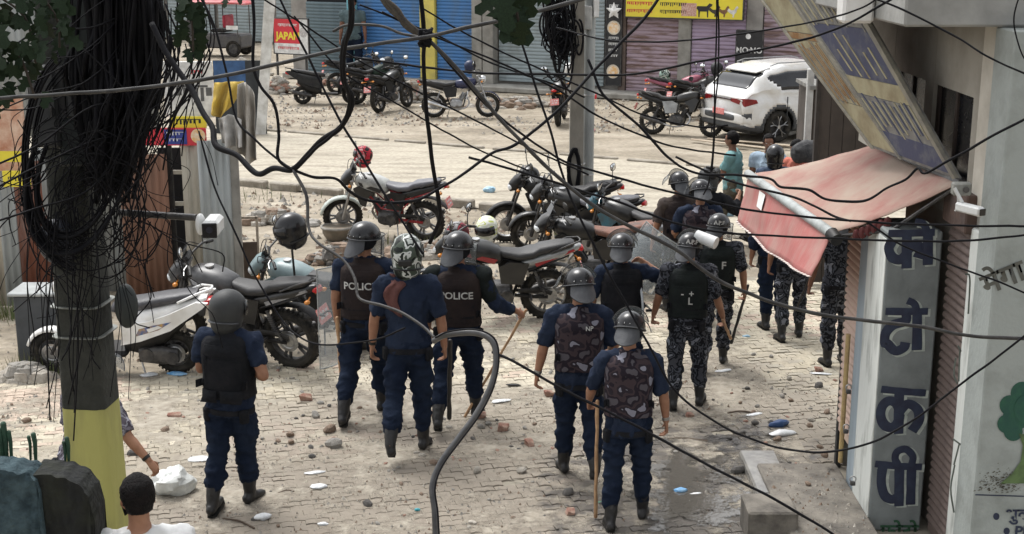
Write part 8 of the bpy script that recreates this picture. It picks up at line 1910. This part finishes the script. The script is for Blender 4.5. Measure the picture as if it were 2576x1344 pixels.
crumple(1960, 1074, 60, mat('navy_plastic', (.02, .05, .14), .5, col2=(.03, .08, .2), scale=6), 'dark blue cloth lump at the far end of the steps', 'cloth', .35, 20, .4); crumple(1968, 1095, 78, plas, 'white sack with a blue mark at the far end of the steps', 'sack', .2, 21, .4); crumple(445, 945, 56, mat('blue_plastic', (.10, .32, .60)), 'blue torn wrapper under the white scooter', 'wrapper', .2, 22, .4); crumple(375, 948, 44, plas, 'white rubbish bag under the white scooter', h=.25, seed=23); crumple(828, 830, 0.01 + 34, plas, 'white rubbish bag behind the standing shield', h=.9, seed=24); crumple(1230, 485, 34, mat('pale_blue_plastic', (.35, .55, .7)), 'pale blue plastic bag on the kerb by the road', h=.6, seed=25); crumple(1832, 545, 36, mat('pale_blue_plastic', (.35, .55, .7)), 'blue and white bag beside the legs of the teal shirted man', h=.8, seed=26); crumple(1290, 972, 44, blackp, 'black curved rubber strip on the pavers', 'rubber_strip', .15, 27, .25); crumple(82, 930, 26, mat('blue_plastic', (.10, .32, .60)), 'blue plastic bottle by the grey cabinet', 'bottle', .5, 28)
for (x0, y0, x1, y1, lab) in ((700, 1244, 740, 1240, 'thin twig in the lower middle yard'), (560, 1308, 640, 1332, 'dark twig near the bottom edge'), (1660, 1108, 1780, 1112, 'brown rope end lying right of the nearest officer'), (1830, 1042, 1890, 1040, 'thin stick on the damp ground')):
    a, b = G(x0, y0), G(x1, y1); mb = MB(); mb.tube(catmull([(0, 0, .01), (b - a) * .5 + Vector((0, .04, .012)), (b - a) + Vector((0, 0, .01))], 4), .008, 5); o = mb.build('twig', mat('dry_twig', (.10, .07, .05), .9, scale=9)); o.location = a; tag(o, lab, 'twig')
# gravel and crumbs nobody could count, sparse on the pavers, dense on the verge
gv = [MB() for _ in range(3)]
def crumb(mb, x, y, s, z=0):
    a = rd.uniform(0, 6.3); c, sn = math.cos(a) * s, math.sin(a) * s; h = s * rd.uniform(.5, 1)
    mb.add([(x + c, y + sn, z - .01), (x - sn, y + c, z - .01), (x - c, y - sn, z - .01), (x + sn, y - c, z - .01), (x + c * .3, y + sn * .3, z + h)], [(0, 1, 4), (1, 2, 4), (2, 3, 4), (3, 0, 4)])
for i in range(9000):
    px, py = rd.uniform(-50, 2100), rd.uniform(760, 1344); g = G(px, py)
    if noise.noise(g * 1.1) < .05 and rd.random() < .75: continue
    crumb(gv[rd.randrange(3)], g.x, g.y, min(.03, .005 + abs(rd.gauss(0, .007))), .008)
for i in range(6500):
    px, py = rd.uniform(560, 2000), rd.uniform(485, 800) if rd.random() < .55 else rd.uniform(240, 335); g = G(px, py)
    if 335 < py < 485 or g.y < pav_y(g.x) or noise.noise(g * .6 + Vector((4, 0, 0))) < -.12: continue
    if road_near(g.x) - .1 < g.y < road_far(g.x) + .1: continue
    crumb(gv[rd.randrange(3)], g.x, g.y, abs(rd.gauss(.02, .018)) + .008, .0)
for i in range(420):
    crumb(gv[rd.randrange(3)], rd.uniform(2.1, 2.7), rd.uniform(8.4, 10.6), min(.03, .004 + abs(rd.gauss(0, .009))), .122)
for k, nm in enumerate(('grey', 'brown', 'pale')):
    o = stuff(gv[k].build('gravel', stm[(0, 1, 3)[k]], smooth=False)); o['label'] = nm + ' gravel and crumbs strewn over the yard and verge'
# rubble heaps by the far shops
def heap(label, px, py, wpx, h, n, seed, cols=(3, 3, 0, 1)):
    g = G(px, py); T = thing('rubble_heap', label, 'rubble', g); w_ = wpx / pxm(g.y) / 2; r = random.Random(seed); mbs = {}
    for i in range(n):
        a, q = r.uniform(0, 6.3), abs(r.gauss(0, .5)); x, y = math.cos(a) * q * w_, math.sin(a) * q * w_ * .35; zz = h * max(0, 1 - q) * r.uniform(.5, 1); k = r.choice(cols); s_ = r.uniform(.04, .16)
        mb = mbs.setdefault(k, MB()); b = MB(); b.ell((0, 0, 0), (s_, s_ * r.uniform(.5, 1), s_ * r.uniform(.4, .8)), 6, 4); off = Vector((i, seed, 0))
        b.v = [v * (1 + .4 * noise.noise(v * 8 + off)) + Vector((x, y, zz)) for v in b.v]; mb.add(b.v, b.f)
    for k, mb in mbs.items(): stuff(mb.build('rubble', stm[k] if k < 4 else brm, T, ang=25))
heap('rubble heap of broken bricks under the far black scooter', 700, 235, 90, .5, 160, 1, (3, 4, 0, 3)); heap('long rubble heap between the leaning motorcycle and the cruiser', 1040, 255, 170, .55, 330, 2); heap('pile of sacks and stones before the blue shutters', 1150, 200, 150, .7, 220, 3, (3, 0, 1)); heap('low gravel heap in front of the grey shutter', 1300, 268, 230, .22, 260, 4, (0, 1, 3)); heap('scattered bricks and earth below the blue shutters', 900, 215, 260, .4, 360, 12, (3, 4, 0, 1)); heap('grey rubble between the red rickshaw and the white post', 610, 190, 170, .5, 200, 5, (0, 3)); heap('dug up clods along the near kerb left of the hanging helmet', 690, 560, 190, .16, 240, 6, (0, 1, 3)); heap('clods and scraps behind the white and red motorcycle', 1080, 640, 260, .12, 260, 7, (0, 1, 3)); heap('stones heaped at the edge of the pavers below the zinc shed', 60, 955, 130, .14, 120, 8, (0, 3)); heap('dark refuse lying around the basin behind the officers', 850, 660, 160, .22, 160, 9, (1, 2, 0))
# timber and branches piled above the cruiser
o = thing('timber_pile', 'tangled pile of pale timber and branches above the chrome cruiser', 'timber', G(1150, 205)); r = random.Random(8)
for k in range(18):
    a = Vector((r.uniform(-.9, .9), r.uniform(-.3, .3), r.uniform(.6, 1.3))); d = Vector((r.uniform(-1, 1), r.uniform(-.2, .2), r.uniform(-.35, .35))) * .8; MB().tube([a - d, a, a + d + Vector((0, 0, .05))], r.uniform(.018, .045), 6).build('timber', mat('grey_timber', (.30, .27, .22), .9, col2=(.16, .14, .11), scale=6, bump=.3), o)
MB().box((.1, .1, .75), (1.3, .5, .35), bev=.05).build('cardboard_box', mat('cardboard', (.38, .27, .17), .9, scale=4), o); MB().box((0, .1, .28), (1.6, .6, .5), bev=.05).build('crate', stm[2], o)
# tyre-like basin behind the officers
g = G(850, 600); o = thing('basin', 'old grey basin lying on the verge behind the brown vested officer', 'basin', g + Vector((0, 0, .12)), 0); MB().torus((0, 0, .06), .24, .02, 'Z', 24, 6).build('rim', stm[0], o); MB().loft([(0, 0, -.12, .17, .17, 2), (0, 0, -.06, .21, .21, 2), (0, 0, .06, .24, .24, 2)], 20, ax='Z').build('body', mat('rusty_basin', (.14, .12, .09), .8, col2=(.25, .2, .15), scale=6), o)
# flag like red and yellow scraps behind the steel pole
for (px, py, c_, lab) in ((1452, 245, rb_, 'red and yellow wrapper hanging behind the steel pole'), (1490, 225, rb_, 'small red plastic sheet right of the steel pole'), (1485, 318, mat('pink_film', (.7, .3, .3), .6), 'pink plastic film blown against the steel pole')):
    crumple(px, py + 60, 22, c_, lab, 'wrapper', .9, px, .3, z=.35)
# pipe and locks along the peach shutter
mb = MB(); mb.tube([(0, 0, 0), (0, 0, 1.1)], [(.02, .03)] * 2, 8); o = mb.build('door_bar', mat('ochre_paint', (.45, .33, .14), .7, col2=(.3, .2, .1), scale=9, bump=.3)); o.location = (2.715, 10.45, .22); tag(o, 'ochre wooden bar at the foot of the peach shutter', 'bar')
for (px, py, lab) in ((2068, 975, 'round metal ring and lock on the far shutter edge'), (2080, 1075, 'looped chain hanging by the peach shutter foot'), (2085, 1288, 'round grey shutter lock near the bottom edge')):
    q = P(px, py, 10.2); o = thing('shutter_lock', lab, 'lock', (2.68, 10.2 if py < 1200 else 9.9, max(.3, q.z))); MB().torus((0, 0, 0), .024, .005, 'Y', 18, 6).build('ring', steel, o); MB().box((0, 0, -.035), (.04, .03, .035), bev=.006).build('lock_body', dsteel, o)
for (px, py, lab) in ((2035, 1105, 'brown pebble on the long ledge by the chain'), (2060, 1160, 'dark pebble halfway along the long ledge'), (2030, 1255, 'rusty lump on the near part of the long ledge')): o = stone(px, py, 20, 1, lab, 'stone', z=.12)
bpy.data.scenes.remove(_ws); bpy.data.batch_remove(JUNK)
